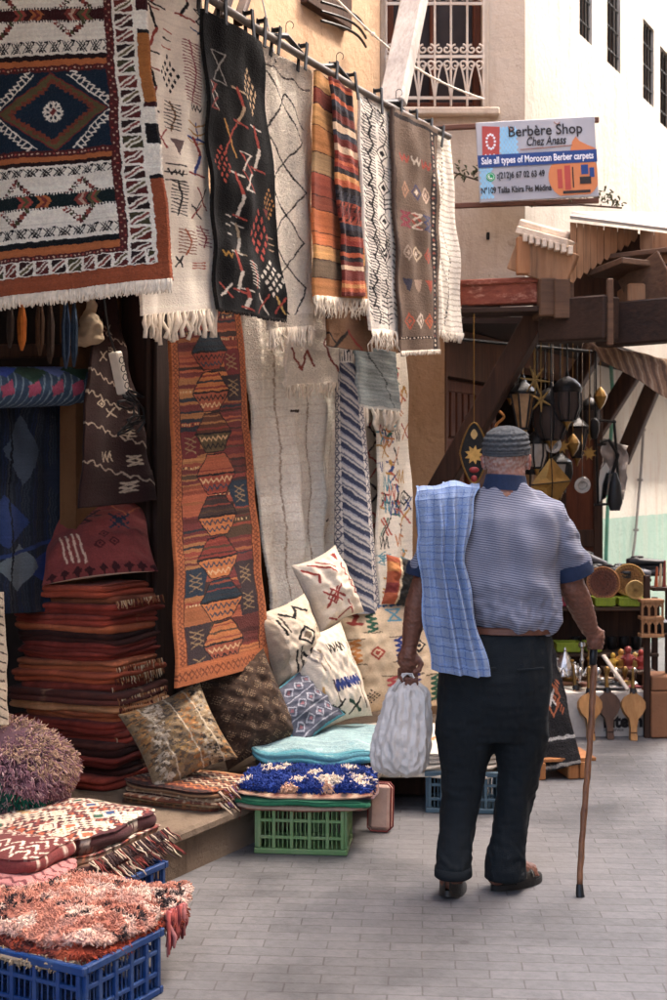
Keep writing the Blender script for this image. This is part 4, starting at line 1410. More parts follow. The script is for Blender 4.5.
# ---------- orange bordered runner kilim
def kilim(cv, seed=4):
    r = random.Random(seed)
    W, H = cv.w, cv.h; B = 9
    pal = ['#7d2f24', '#a35230', '#8c3a26', '#b5692f', '#2a2c34', '#3c2622', '#9a6434', '#6a2a28', '#4f3a28', '#8a4028', '#5c2620', '#93542a']
    y = 0; k = 0
    hh = 26
    while y < H:
        for half in (0, 1):
            x0, x1 = (B, W / 2) if half == 0 else (W / 2, W - B)
            c = r.choice(pal); cv.rect(x0, y, x1, y + hh, c)
            n = r.randint(3, 7)
            for i in range(n):
                yy = y + hh * i / n
                cv.rect(x0, yy, x1, yy + hh / n * r.uniform(.35, .8), r.choice(pal) if r.random() < .75 else hx(c) * r.uniform(.5, 1.4))
            if r.random() < .5:
                yy = y + r.uniform(4, hh - 6)
                for i in range(int(x0) + 1, int(x1), 3): cv.rect(i, yy, i + 1.3, yy + 2.2, r.choice(['#b98a58', '#c7a878', '#2b2326']))
            if r.random() < .22:
                cx = x0 + (x1 - x0) * (.28 if half == 0 else .72)
                cb_ = r.choice(['#1f2f40', '#34262a', '#6a2226', '#3a3a28'])
                e = 15
                cv.poly([(x0 if half == 0 else x1, y), (cx + (e if half == 0 else -e), y), (cx + (e - 8 if half == 0 else -e + 8), y + hh), (x0 if half == 0 else x1, y + hh)], cb_)
                for q in (-1, 0, 1):
                    cv.line((cx - 6, y + hh / 2 + q * 5 - 3), (cx + 6, y + hh / 2 + q * 5 + 3), 1.1, '#8f7450'); cv.line((cx + 6, y + hh / 2 + q * 5 - 3), (cx - 6, y + hh / 2 + q * 5 + 3), .8, '#8a6e4a')
        y += hh
    # chain of lozenges down the middle: trapezium up, trapezium down
    y = -6; k = 0
    while y < H:
        cx = W / 2 + r.uniform(-2, 2)
        a = r.choice(['#7d2f24', '#a35230', '#b5692f', '#3c2c2a', '#20303c', '#8c5a2c', '#57301f'])
        b = r.choice(['#b5692f', '#8c3a26', '#57472c', '#c08446', '#94492e', '#2a2524'])
        top = [(cx - 9, y), (cx + 9, y), (cx + 21, y + 19), (cx - 21, y + 19)]
        bot = [(cx - 21, y + 20), (cx + 21, y + 20), (cx + 9, y + 38), (cx - 9, y + 38)]
        cv.poly(top, a); cv.poly(bot, b)
        for i in range(3):
            yy = y + 3 + i * 6; h_ = 9 + 12 * (yy - y) / 19
            cv.line((cx - h_, yy), (cx + h_, yy), r.uniform(1, 2.4), hx(r.choice(pal)))
        for i in range(2):
            yy = y + 25 + i * 7; h_ = 19 - 11 * (yy - y - 20) / 18
            cv.zz(cx - h_, yy, cx + h_, yy, int(h_ * .8), 2, 1.2, r.choice(['#1e1a1e', '#c9a070', '#2c3a4a']))
        cv.pl(top + [top[0]], 1.0, '#1e1518'); cv.pl(bot + [bot[0]], 1.0, '#1e1518')
        y += 40; k += 1
    for (x0, x1) in ((0, B), (W - B, W)):
        cv.rect(x0, 0, x1, H, '#a85a28')
        for j in np.arange(0, H, 4.5):
            cv.ring((x0 + x1) / 2, j + 2, 2.6, 2.0, 1.0, '#6e3417')
        cv.rect(x0 if x0 else B - 1.2, 0, (x0 + 1.2) if x0 else B, H, '#54260f')
    cv.rect(0, H - 18, W, H, '#a85a28')
    for i in np.arange(2, W, 5): cv.ring(i, H - 9, 2.2, 4, 1.0, '#6e3417')
cv = CV(92, 365, ORA, 2.0); kilim(cv)
hung('runner_kilim', cv, [(170, 300), (240, 296), (270, 664), (178, 688)], [.44, .44, .26, .24], 'long orange bordered runner with rust and navy lozenges hanging by the shop door', group=HW, seed=30, folds=((.006, 1.5, .2, .2),), wob=.010, grain=(.10, .08))

# ---------- white pile rug on the wall with vertical gathers
cv = CV(112, 330, '#f2e8d9', 1.9)
r = random.Random(3)
for x in (30, 66, 96):
    cv.pl([(x, 0), (x + 1, 160), (x + 2, 330)], 1.3, '#b09c84')
for x, y, l in ((42, 104, 16), (84, 212, 14), (46, 286, 6)): cv.line((x, y), (x + l, y + .5), 2.4, '#33291f')
for j in range(0, 330, 9): cv.line((0, j), (112, j + 1), .8, '#e2d5c2')
hung('white_wall_rug', cv, [(240, 300), (344, 300), (340, 640), (270, 655)], [.50, .50, .50, .50], 'plain cream pile rug covering the wall behind the cushions', group=HW, seed=33, folds=((.045, 3.0, .1, .05), (.014, 7, .3, .1)), wob=.03, mat=WOOL, grain=(.03, .07), topfade=.7)
# ---------- white rug folded, red zigzags (285..345, 315..405)
cv = CV(62, 96, '#eadfcd', 2.0)
cv.pl([(54, 26), (40, 52), (56, 84)], 2.4, '#8f3c2a'); cv.pl([(6, 58), (15, 80), (22, 60), (28, 76)], 2.2, '#8f3c2a')
hung('red_zigzag_rug', cv, [(288, 290), (340, 300), (346, 382), (286, 386)], [.36, .36, .36, .36], 'short end of a white rug with red zigzag lines', group=HW, seed=35, folds=((.012, 1.6, .2, .1),), wob=.012, mat=WOOL, fr=.07, frad=.006, fn_n=24, grain=(.02, .05))
# ---------- rolled blue and white rug standing against the wall
cvr = CV(120, 260, '#b3aca4', 1.9)
for k in range(-8, 30):
    y = k * 15
    cvr.pl([(0, y), (120, y + 70)], 5.0, '#363c52'); cvr.pl([(0, y + 3.5), (120, y + 73.5)], 1.6, '#8a8c96'); cvr.pl([(0, y + 9), (120, y + 79)], 1.8, '#5f6270')
for x in (10, 52, 94):
    cvr.rect(x - 7, 0, x + 7, 260, '#cbc3b8')
    for j in range(0, 260, 8):
        cvr.motif('x', x, j + 4, 9, 6, '#3a3f5c', '#3a3f5c', 1.0); cvr.line((x - 7, j), (x + 7, j), 1.0, '#2b3350')
cvr.rect(0, 0, 120, 14, '#ded6c8')
for i in range(0, 120, 4): cvr.line((i, 2), (i, 12), 1.6, '#1f1f28')
cvr.grain(.04, .05, 2)
ra, rb = PW(346, 350, .36), PW(358, 612, .22)
def rollfn(u, v):
    t = v; a = u * 2 * PI + 1.0
    c = np.array(ra)[None, None] * (1 - t[..., None]) + np.array(rb)[None, None] * t[..., None]
    rr = .062 + .055 * t + .004 * np.sin(a * 3 + t * 6)
    off = np.stack([np.cos(a) * rr, np.sin(a) * rr * .9, 0 * rr], -1)
    return c + off
o, X = cloth('rolled_rug', cvr.a, lambda u, v: rollfn(u, v), .012, None, FLAT)
tag(o, 'rolled navy and white striped rug standing upright against the wall', 'rug', HW)
fringe('fringe', X[0] + np.array([0, 0, .01]), .09, 60, o, None, .006, cols=['#e0d6c6', '#23232c', '#d8ccba'])
mb = MB(); mb.tube([ra + (rb - ra) * t for t in (0.0, .5, .995)], [.05, .075, .095], 20); k_ = mb.build('roll_core', M('rug_backing', '#8f877c', .9), o, smooth=True)
# ---------- pale blue grey small rug
cv = CV(42, 62, '#9aa5a4', 2.0)
cv.pl([(8, 0), (18, 16), (24, 26), (30, 46), (36, 60)], 1.4, '#3a4244'); cv.rect(0, 58, 42, 62, '#c9c8bf')
for j in range(0, 60, 2): cv.line((0, j), (42, j + .7), .6, '#8a9696' if j % 4 else '#aab4b2')
hung('pale_blue_rug', cv, [(356, 345), (396, 352), (402, 412), (360, 408)], [.28, .28, .26, .26], 'small pale blue grey rug with a dark crooked line and white tassels', group=HW, seed=38, folds=((.008, 1.5, .3, .1),), wob=.008, fr=.10, frad=.010, fn_n=9, knots=True)
# ---------- white rug with coloured script like lines (375..415)
cv = CV(50, 260, '#e4d9c6', 2.0)
r = random.Random(21)
pal = ['#b8862c', '#c0763a', '#2f6a5a', '#a53c34', '#32467a', '#3f8a9a', '#33302c', '#b8503a']
for k in range(60):
    x, y = r.uniform(4, 46), r.uniform(4, 256)
    cv.motif(r.choice(['fork', 'zz', 'zz', 'man', 'vz', 'x']), x, y, r.uniform(7, 13), r.uniform(8, 18), r.choice(pal), r.choice(pal), 1.3)
cv.motif('dd', 40, 150, 12, 14, BLK, '#8a8478', 1.6)
hung('colourful_rug', cv, [(378, 356), (406, 352), (415, 606), (378, 610)], [.34, .34, .22, .22], 'white rug covered in loose multicoloured zigzags and branches', group=HW, seed=40, folds=((.014, 1.6, .4, .1),), wob=.014, fr=None)
cv = CV(14, 220, '#c9bba6', 1.8)
for j in range(0, 220, 26): cv.pl([(2, j), (12, j + 13), (2, j + 26)], 2, '#a53c34' if (j // 26) % 2 else '#26242a')
hung('narrow_rug', cv, [(366, 372), (382, 372), (380, 600), (366, 604)], [.40, .40, .36, .36], 'narrow strip of a rug with red and black zigzags between two paler rugs', group=HW, seed=41, folds=((.004, 1, .2, .1),), wob=.006)
# ---------- interior: dark hanging textile behind the jamb (85..148, 300..510)
cv = CV(66, 220, '#2f1a18', 1.9)
for k, y in enumerate((48, 96, 118, 150, 188)):
    cv.pl([(x, y + 2.2 * math.sin(x * .6) + (x - 33) * .45) for x in range(0, 68, 3)], 1.5, '#9a8674')
for (x, y, kd) in ((24, 70, 'x'), (40, 66, 'comb'), (20, 118, 'dd'), (34, 128, 'x'), (48, 150, 'comb'), (26, 172, 'zz'), (52, 178, 'xx'), (22, 36, 'zz'), (44, 204, 'xx'), (38, 44, 'x')):
    cv.motif(kd, x, y, 12, 9, '#a8947e', '#a8947e', 1.3)
hung('dark_hanging', cv, [(96, 290), (112, 286), (156, 500), (78, 508)], [.80, .80, .62, .70], 'dark maroon striped hanging spread like a wedge behind the stack of rugs', 'hanging', None, seed=44, folds=((.03, 1.2, .2, .0),), wob=.015)
# ---------- loom cloths at the far left
cv = CV(86, 240, '#1a2230', 1.9)
for i in range(0, 86, 2): cv.rect(i, 0, i + 1, 240, ['#28323e', '#161e2c', '#1c2844', '#33373d'][(i * 7 // 3) % 4])
for (x, y, rx, ry, c) in ((34, 60, 16, 40, '#3f4c5c'), (20, 140, 20, 30, '#22386a'), (60, 190, 30, 20, '#1e3470'), (64, 90, 14, 20, '#20283a'), (30, 190, 18, 26, '#5c6a74')):
    cv.dia(x, y, rx, ry, c)
cv.line((0, 185), (86, 150), 4, '#203668'); cv.line((24, 0), (24, 240), 1.6, '#10141c')
hung('warp_cloth', cv, [(-20, 395), (80, 398), (82, 610), (-20, 615)], [1.0, 1.0, .95, .95], 'dark blue half woven cloth stretched on the loom inside the shop', 'loom cloth', None, seed=46, folds=((.012, 4, .2, .1),), wob=.02)
cv = CV(86, 50, '#38526e', 1.9)
for i in range(0, 90, 3): cv.line((i, 0), (i - 10, 50), 1.1, '#7c98ac' if i % 2 else '#32506e')
for (x, y, c) in ((10, 10, '#2b4fb0'), (32, 14, '#26483a'), (54, 10, '#5a74c0'), (74, 12, '#26483a')): cv.dia(x, y, 14, 9, c)
for x in (10, 32, 52, 70): cv.poly([(x - 6, 24), (x + 4, 20), (x + 6, 28), (x - 3, 31)], '#b04a6c')
a, b = PW(-20, 388, .9), PW(80, 386, .9)
def beamfn(u, v):
    c = np.array(a) * (1 - u[..., None]) + np.array(b) * u[..., None]
    t = v * PI * 1.3 - .4
    rr = .085
    nrm = np.array([UY, -UX, 0])
    return c + (np.cos(t) * rr * -1)[..., None] * np.array([0, 0, -1.0]) * 1 + (np.sin(t) * rr)[..., None] * nrm
cv.grain(.05, .08, 4)
o, X = cloth('woven_roll', cv.a, beamfn, .012, None, FLAT); tag(o, 'colourful blue woven cloth rolled on the loom beam with pink motifs', 'loom cloth')
mb = MB(); mb.tube([a - (b - a) * .1, b + (b - a) * .06], .066, 16); sbx0 = PW(84, 330, .92)
for px in (-14, 82):
    q = PW(px, 500, .98); mb.beam(Vector((q.x, q.y, .19)), Vector((q.x, q.y, 2.35)), .06, .08, .006)
q0 = PW(-20, 352, .96); q1 = PW(84, 350, .96); mb.beam(q0, q1, .05, .06, .006)
lo = mb.build('loom', WOOD_DK, None); tag(lo, 'dark wooden upright loom frame inside the shop', 'loom')
# hanging yarn hanks and tools in the upper dark (0..80, 300..360)
for i, (px, py, c, l) in enumerate(((22, 300, '#b8692c', .20), (40, 296, '#4a3424', .24), (50, 300, '#3a2c24', .26), (66, 296, '#2f3f55', .3), (10, 302, '#332720', .18), (74, 300, '#28384a', .28))):
    p = PW(px, py, .7); mb = MB()
    mb.tube([p + Vector((0, 0, .5)), p], .003, 5)
    for k in range(9):
        a_ = rnd.uniform(0, 6.28); q = Vector((math.cos(a_) * .014, math.sin(a_) * .014, 0))
        mb.tube([p, p + q + Vector((0, 0, -l * .4)), p + q * .8 + Vector((0, 0, -l * .8)), p + Vector((0, 0, -l))], .006, 5)
    hk = mb.build('yarn_hank', M('yarn_%d' % i, c, .95, var=.3, scale=40), None, smooth='all')
    tag(hk, ['bright orange yarn hank hanging in the dark doorway', 'brown yarn hank beside the orange hank', 'dark brown yarn hank with the longest tail but one', 'slate blue yarn hank with the longest tail', 'small dark brown yarn hank left of the orange hank', 'navy yarn hank nearest the plaster partition'][i], 'yarn hank', 'yarn hanks hung in the doorway')
# white power strip with cable on the partition (112..128, 350..395)
p0, p1 = PW(115, 352, .56), PW(124, 394, .56)
mb = MB(); mb.beam(p0, p1, .05, .04, .006, up=(UX, UY, 0)); ps = mb.build('power_strip', WHITEPL)
tag(ps, 'white power strip hanging with tangled cable beside the dark maroon hanging', 'power strip')
mb = MB()
for k in range(4): mb.lathe(p0 + (p1 - p0) * (.2 + .2 * k) + Vector((UY, -UX, 0)) * .02, [(.016, 0), (.016, .006), (.012, .006), (.012, .002)], 12, (UY, -UX, 0))
mb.build('socket', BLACKPL, ps, smooth=True)
mb = MB()
for k in range(3):
    pts = [p1 + Vector((.0, 0, .0))] + [PW(126 + k * 5 + 9 * math.sin(t * 3 + k), 392 + t * 9 + 10 * math.sin(t * 2.2 + k * 1.3), .53) for t in np.linspace(0, 4.5, 14)]
    mb.tube(pts, .005, 6)
mb.tube([p0, PW(108, 330, .6), PW(104, 300, .62), PW(100, 270, .6)], .005, 6)
mb.build('cable', BLACKPL, ps, smooth='all')
# knotted white bag and dark bundle high on the partition (70..100, 300..350)
mb = MB(); c0 = PW(84, 338, .76)
mb.ell(c0, (.09, .05, .035)); mb.ell(c0 + Vector((.03, -.02, .05)), (.05, .04, .06)); mb.tube([c0 + Vector((.02, 0, .05)), c0 + Vector((.04, 0, .3))], [.03, .012], 10)
me = solidify_remesh(mb, .008, 4); co = get_co(me); set_co(me, co + get_no(me) * (fnoise(co, .05, 3) * .008)[:, None])
o = link_mesh('cloth_bag', me, M('grubby_white_cloth', '#a8957c', .9)); tag(o, 'grubby knotted cloth bag hanging high on the plaster partition', 'bag')
# ================================================================ folded rugs, cushions, crates
YS = -math.atan2(.42, .91)           # yaw of things squared to the shop front
FS = 'folded rugs of the tall stack in the doorway'

# ---------- tall stack
pals = ['#5a1f18', '#4a1a15', '#6e2a1e', '#3b1814', '#7a3320', '#2c1512', '#642218', '#8a3f24', '#501c18', '#40201a', '#8f4a2a', '#5c2a1a']
names = {'#5a1f18': 'dark red', '#4a1a15': 'maroon', '#6e2a1e': 'brick red', '#3b1814': 'deep maroon', '#7a3320': 'rust red', '#2c1512': 'blackish maroon', '#642218': 'wine red', '#8a3f24': 'rust brown', '#501c18': 'dark wine', '#40201a': 'dark brown', '#8f4a2a': 'orange brown', '#5c2a1a': 'brown red'}
ordin = ['bottom', 'second', 'third', 'fourth', 'fifth', 'sixth', 'seventh', 'eighth', 'ninth', 'tenth', 'eleventh', 'twelfth', 'thirteenth', 'fourteenth', 'fifteenth', 'sixteenth', 'seventeenth', 'eighteenth', 'nineteenth', 'twentieth', 'twenty first', 'twenty second', 'twenty third', 'topmost']
r = random.Random(6)
z = .183; NB = 21
cx0, cy0 = -1.10, 5.85
hs = [r.uniform(.030, .054) for _ in range(NB)]
k_ = .865 / sum(hs); hs = [h * k_ for h in hs]
for i in range(NB):
    c = pals[(i * 5 + r.randint(0, 2)) % len(pals)]
    if i in (7, 12): c = '#8f4a2a'
    if i == 8: c = '#a3714a'
    if i == NB - 1: c = '#7a3320'
    nm = names.get(c, 'tan')
    c = hx(c) * 1.45 + np.array([.006, .001, 0])
    cv = CV(60, 50, c, 1.0)
    for j in range(0, 60, 6): cv.rect(j, 0, j + r.uniform(1, 4), 50, hx(c) * r.uniform(.6, 1.5))
    if r.random() < .5:
        for j in range(4): cv.motif('dd', 8 + j * 15, r.uniform(6, 44), 9, 9, '#b58a64', MAR, 1.2)
    cv.grain(.05, .1, i)
    sx_ = .53 + r.uniform(-.035, .03) + (.04 if i in (8, 9) else 0); sy_ = .45 + r.uniform(-.03, .04)
    L = 2 if hs[i] > .036 else 1
    side = [c, hx(c) * 1.35, hx(c) * .75, '#7d4a2e' if r.random() < .4 else hx(c) * 1.15]
    o, W = slab('folded_rug', (cx0 + r.uniform(-.015, .015) + (.02 if i < 6 else 0), cy0 + r.uniform(-.015, .015) - (.02 if i < 6 else 0), z), (sx_, sy_, hs[i] + .004), YS + r.uniform(-.07, .07), cv.a, side, L, seed=i, wob=.008, pw=9, top_n=10, per=140, groove=.5)
    if i == NB - 1: lb = 'rust red folded rug on top of the tall stack in the doorway'
    elif i == 0: lb = nm + ' folded rug at the very bottom of the tall stack in the doorway'
    elif i < 11: lb = '%s folded rug, %s from the bottom of the tall stack in the doorway' % (nm, ordin[i])
    else: lb = '%s folded rug, %s from the top of the tall stack in the doorway' % (nm, ordin[NB - 1 - i])
    tag(o, lb, 'rug', FS)
    # loose ends and fringe on the right hand face of some
    if i in (4, 5, 8, 9, 10, 11, 12, 19):
        e = []
        for t in np.linspace(-.9, .75, 12):
            x, y = sx_ / 2 + .004, t * sy_ / 2
            e.append((cx0 + x * math.cos(YS) - y * math.sin(YS), cy0 + x * math.sin(YS) + y * math.cos(YS), z + hs[i] * .55))
        fringe('fringe', np.array(e), .026, 40, o, None, .0028, jit=.7, cols=['#b08d68', '#8a5a3a', '#c9b090', '#5a2a20'], down=(.25, -.15, -.95))
    z += hs[i]

# ---------- maroon cushion on the stack
def bgcv(w, h, c, k=1.6, nz=.05, seed=1): return CV(w, h, c, k)
cv = CV(90, 90, '#7a3330', 1.5)
for i in range(4): cv.line((14 + i * 5, 50 + i), (20 + i * 5, 78 + i), 1.6, '#c9a890')
cv.pl([(12, 20), (34, 6), (60, 14)], 1.3, '#a85a34'); cv.pl([(60, 16), (72, 34), (84, 18)], 1.3, '#a85a34')
for (x, y) in ((44, 26), (36, 34)): cv.motif('bow', x, y, 12, 10, '#2c1a1e', None, 1.8)
cv.motif('x', 66, 40, 16, 16, '#1f2a3c', '#1f2a3c', 1.8); cv.motif('grid', 66, 40, 14, 14, '#1f2a3c')
for (x, y) in ((52, 56), (60, 66), (48, 68)): cv.motif('dd', x, y, 8, 8, '#4a1a1c', '#4a1a1c', 1.4)
for j in range(8, 90, 10): cv.dia(j, 87, 4, 3, '#3a1a1c')
cv.grain(.04, .06, 2)
o, X = cushion('cushion', P(97, 541, 5.78), .50, .45, .15, cv.a, yaw=.05, lean=.80, roll=-.16, seed=2, back='#b59a84')
tag(o, 'maroon cushion with small dark signs and pale stripes on the tall stack', 'cushion')

# ---------- worn gold and brown cushion
cv = CV(90, 90, '#7d6648', 1.5)
r = random.Random(12)
for i in range(900):
    x, y = r.uniform(0, 90), r.uniform(0, 90)
    band = int((x + y * .2) // 18)
    c = r.choice([['#8a5f30', '#a5743a', '#55422e'], ['#9a8a74', '#b0a088', '#55483a'], ['#4d4136', '#5f5040', '#8a6a3a'], ['#a5743a', '#8f5c2a', '#6a5a48'], ['#8f8270', '#3f362e', '#a08a68']][band % 5])
    cv.rect(x, y, x + r.uniform(2, 6), y + r.uniform(1, 3.2), c)
for x in (18, 44, 66): cv.line((x, 0), (x + 10, 90), 1.4, '#b5a58a')
cv.grain(.08, .14, 3)
o, X = cushion('cushion', P(178, 736, 5.42), .38, .37, .17, cv.a, yaw=.30, lean=.50, roll=-.36, seed=5, back='#5a4a3a')
tag(o, 'worn gold and grey brown cushion leaning beside the tall stack', 'cushion')
# ---------- dark brown cushion with pale dotted motifs
cv = CV(90, 100, '#3d2c20', 1.5)
r = random.Random(14)
for i in range(700):
    x, y = r.uniform(0, 90), r.uniform(0, 100)
    cv.rect(x, y, x + r.uniform(1, 4), y + r.uniform(1, 2.4), r.choice(['#2f2018', '#4a3626', '#5a4430', '#3a2a1e', '#33261c']))
for j in range(5):
    for i in range(7):
        x, y = 10 + i * 12, 14 + j * 19 + (i % 2) * 6
        cv.motif('grid', x, y, 9, 9, '#8a7254', '#a08a6a')
cv.grain(.06, .14, 4)
o, X = cushion('cushion', P(246, 708, 5.80), .40, .44, .18, cv.a, yaw=.45, lean=.38, roll=-.30, seed=7, back='#2f2018')
tag(o, 'dark brown cushion with rows of faint tan dotted motifs', 'cushion')
# ---------- slate blue cushion with white lozenges and turquoise edging
cv = CV(70, 80, '#50525f', 1.6)
for e in (((0, 0), (70, 0)), ((70, 0), (70, 80)), ((0, 80), (70, 80)), ((0, 0), (0, 80))): cv.line(e[0], e[1], 5, '#4e9aa8')
for j in range(3):
    for i in range(4): cv.motif('dd', 14 + i * 14, 16 + j * 22, 11, 13, '#a3a4ac', '#8a5a60', 1.3)
    cv.line((6, 27 + j * 22), (64, 27 + j * 22), 1.2, '#a3a4ac')
cv.grain(.03, .07, 5)
o, X = cushion('cushion', P(301, 708, 5.92), .33, .30, .11, cv.a, yaw=.5, lean=.58, roll=-.50, seed=9, back='#5c6684')
tag(o, 'slate blue cushion with white lozenges and turquoise edging behind the turquoise cloth', 'cushion')
# ---------- cream cushion with black signs
cv = CV(64, 84, '#cfbda2', 1.9)
cv.rect(0, 0, 12, 84, '#a39078')
cv.pl([(22, 8), (32, 18), (40, 6), (50, 16)], 3, BLK); cv.line((16, 14), (16, 34), 2.4, BLK); cv.line((20, 12), (20, 32), 2, '#4a4038')
cv.ring(36, 42, 10, 11, 2.6, BLK); cv.dia(36, 42, 5, 6, '#6a5a48')
cv.line((20, 54), (20, 78), 2.4, BLK); cv.line((25, 52), (25, 76), 1.6, '#4a4038'); cv.zz(28, 66, 62, 62, 7, 6, 3, BLK)
cv.motif('dd', 56, 40, 8, 10, '#8a7a64', BLK, 1.4)
cv.grain(.03, .05, 6)
o, X = cushion('cushion', P(291, 640, 6.08), .33, .36, .17, cv.a, yaw=.62, lean=.26, roll=-.26, seed=11, back='#a39078')
tag(o, 'cream cushion with bold black zigzag and lozenge', 'cushion')
# ---------- cream cushion with blue zigzag and green crosses
cv = CV(70, 100, '#d6c6ae', 1.9)
cv.motif('zz', 40, 22, 22, 10, '#33302c', None, 1.6); cv.motif('zz', 40, 62, 34, 10, '#26356e', None, 3)
for x in (14, 20): cv.line((x, 20), (x + 2, 44), 1.6, '#8a7458')
cv.line((22, 56), (26, 84), 2, '#5a4c42'); cv.line((60, 20), (60, 46), 1.6, '#33302c'); cv.line((56, 66), (60, 92), 1.6, '#6a5a4a')
for (x, y) in ((22, 86), (44, 88)): cv.motif('x', x, y, 16, 13, '#2c4a3a', BLK, 2)
cv.motif('dd', 14, 26, 12, 18, '#8a8078', '#a09688', 2); cv.line((64, 50), (68, 80), 1.6, '#b8862c'); cv.line((10, 60), (12, 82), 2, '#c09040')
cv.grain(.03, .05, 7)
o, X = cushion('cushion', P(329, 677, 6.10), .34, .47, .17, cv.a, yaw=.62, lean=.34, roll=-.16, seed=13, back='#cdbda4')
tag(o, 'tall cream cushion with navy zigzag and green crosses', 'cushion')
# ---------- white cushion with red signs
cv = CV(76, 86, '#dccdb6', 1.9)
RD = '#96352e'
cv.pl([(6, 10), (18, 22), (14, 30)], 3.4, RD); cv.pl([(16, 6), (36, 18), (42, 26)], 3, RD); cv.pl([(28, 6), (48, 20)], 2.4, RD)
cv.poly([(54, 4), (64, 6), (58, 14)], RD)
cv.motif('x', 24, 52, 22, 18, RD, RD, 2.2); cv.ring(24, 52, 8, 9, 2.0, RD); cv.motif('x', 32, 50, 18, 16, RD, RD, 1.8)
cv.zz(58, 20, 66, 62, 10, 3, 2.2, RD); cv.pl([(26, 80), (44, 74), (52, 82)], 2.4, RD); cv.line((12, 74), (24, 82), 2.4, RD); cv.line((44, 64), (50, 80), 2.0, RD)
cv.grain(.03, .05, 8)
o, X = cushion('cushion', P(328, 589, 6.34), .28, .36, .17, cv.a, yaw=.55, lean=.24, roll=-.34, seed=15, back='#d3c4ae')
tag(o, 'white cushion with dark red signs, topmost of the cushions by the wall', 'cushion')
# ---------- big panel cushion with rows of coloured zigzags
cv = CV(110, 110, '#cfb48f', 1.9)
spec = [(14, 12, 'man', '#96382f'), (30, 16, 'vz', '#2c5a44'), (52, 12, 'bow', '#5a98a8'), (72, 16, 'vz', '#b0402f'), (92, 16, 'vz', '#8a5a2c'), (12, 48, 'vz', '#c0762c'), (32, 50, 'dd', '#a03c2c'), (54, 48, 'vz', '#26356e'), (72, 46, 'dd', '#2c2a2c'), (92, 50, 'vz', '#26356e'),
        (8, 88, 'vz', '#2c2a2c'), (24, 94, 'grid', '#2c2622'), (44, 88, 'vz', '#b8484a'), (66, 88, 'vz', '#4a3a6a'), (86, 90, 'vz', '#2c5a44')]
for x, y, kd, c in spec:
    if kd == 'vz':
        cv.line((x - 9, y - 13), (x + 9, y - 13), 1.3, '#6a5a44'); cv.line((x - 9, y + 13), (x + 9, y + 13), 1.3, '#6a5a44')
        cv.motif('vz', x, y, 8, 24, c, None, 2.6)
    else: cv.motif(kd, x, y, 13, 12, c, c, 2)
for i in range(30, 110, 7): cv.line((i, 2), (i + 4, 1), 2.4, '#2c5a8a')
cv.grain(.03, .05, 9)
pc = P(398, 656, 6.62)
o, X = cushion('floor_cushion', pc, .60, .54, .13, cv.a, yaw=.22, lean=.16, roll=-.05, seed=17, back='#c0a684', pinch=.02)
tag(o, 'big square tan floor cushion with rows of coloured zigzags behind the man', 'cushion')
# ---------- black bag shaped cushion behind the arm
cv = CV(60, 70, '#2c2926', 1.7)
cv.pl([(30, 8), (44, 4), (50, 26), (38, 44), (46, 60)], 3.0, '#d3c7b4')
cv.rect(0, 0, 14, 70, '#a8502c'); cv.rect(0, 10, 12, 24, '#c07a3a'); cv.rect(0, 40, 12, 54, '#7a2c28'); cv.line((14, 0), (14, 70), 2, '#d0b890')
cv.grain(.03, .06, 10)
o, X = cushion('cushion', P(412, 583, 6.66), .30, .26, .13, cv.a, yaw=.2, lean=.2, roll=.15, seed=19, back='#2c2926')
tag(o, 'black cushion with a white crooked line and orange end behind the arm', 'cushion')

# ---------- crates
def crate(name, c, size, yaw, mat, nx, ny, nz, label, group=None, wallt=.014):
    sx, sy, h = size; R = Matrix.Rotation(yaw, 3, 'Z'); c = Vector(c)
    t = empty(name, c, label, 'crate', group)
    at = lambda x, y, z: c + R @ Vector((x, y, z))
    rim = MB(); body = MB(); base = MB()
    for (z0, hh, ext) in ((h - .012, .024, .006), (.012, .022, .003)):
        for sg in (-1, 1):
            rim.box(at(0, sg * sy / 2, z0), (sx + ext * 2 + .01, wallt + ext, hh), R, .003)
            rim.box(at(sg * sx / 2, 0, z0), (wallt + ext, sy - wallt - .006, hh - .002), R, .003)
    def face(n, L, ax, sg):
        def q(a, z, off=0.0): return at(a, sg * (sy / 2 - off), z) if ax == 0 else at(sg * (sx / 2 - off), a, z)
        def bx(a, z, wa, hz, th, off=0.0): body.box(q(a, z, off), (wa, th, hz) if ax == 0 else (th, wa, hz), R, .0015)
        for k in range(n + 1):
            a = -L / 2 + L * k / n
            a = max(min(a, L / 2 - .012), -L / 2 + .012)
            bx(a, h / 2, .014, h - .05, wallt)
        for k in range(1, nz):
            bx(0, h * k / nz, L - .03, .012, wallt * .8, .001)
        for k in range(n):
            for m in range(1, 4):
                a = -L / 2 + L * (k + m / 4) / n
                bx(a, h / 2, .005, h - .05, .005, .004)
    for sg in (-1, 1):
        face(nx, sx, 0, sg); face(ny, sy, 1, sg)
    base.box(at(0, 0, .006), (sx - .02, sy - .02, .008), R)
    for k in range(6): base.box(at(-sx / 2 + sx * (k + .5) / 6, 0, .0135), (.012, sy - .04, .005), R)
    rim.build('rim', mat, t); body.build('lattice_side', mat, t); base.build('bottom_panel', mat, t)
    return t
GRN = M('green_plastic', '#5f7f4e', .5, 0, .12, 6, .06, dirt='#8a8f70', dirt_amt=.55, dscale=11)
BLU = M('blue_plastic', '#113060', .42, 0, .12, 6, .06, dirt='#4a5a74', dirt_amt=.55, dscale=11)
TEL = M('grey_blue_plastic', '#4a6270', .5, 0, .12, 6, .06, dirt='#2a343a', dirt_amt=.6, dscale=9)
crate('crate', (-.12, 5.36, 0), (.362, .25, .203), -.10, GRN, 5, 4, 3, 'green plastic lattice crate under the shaggy blue and white rug')
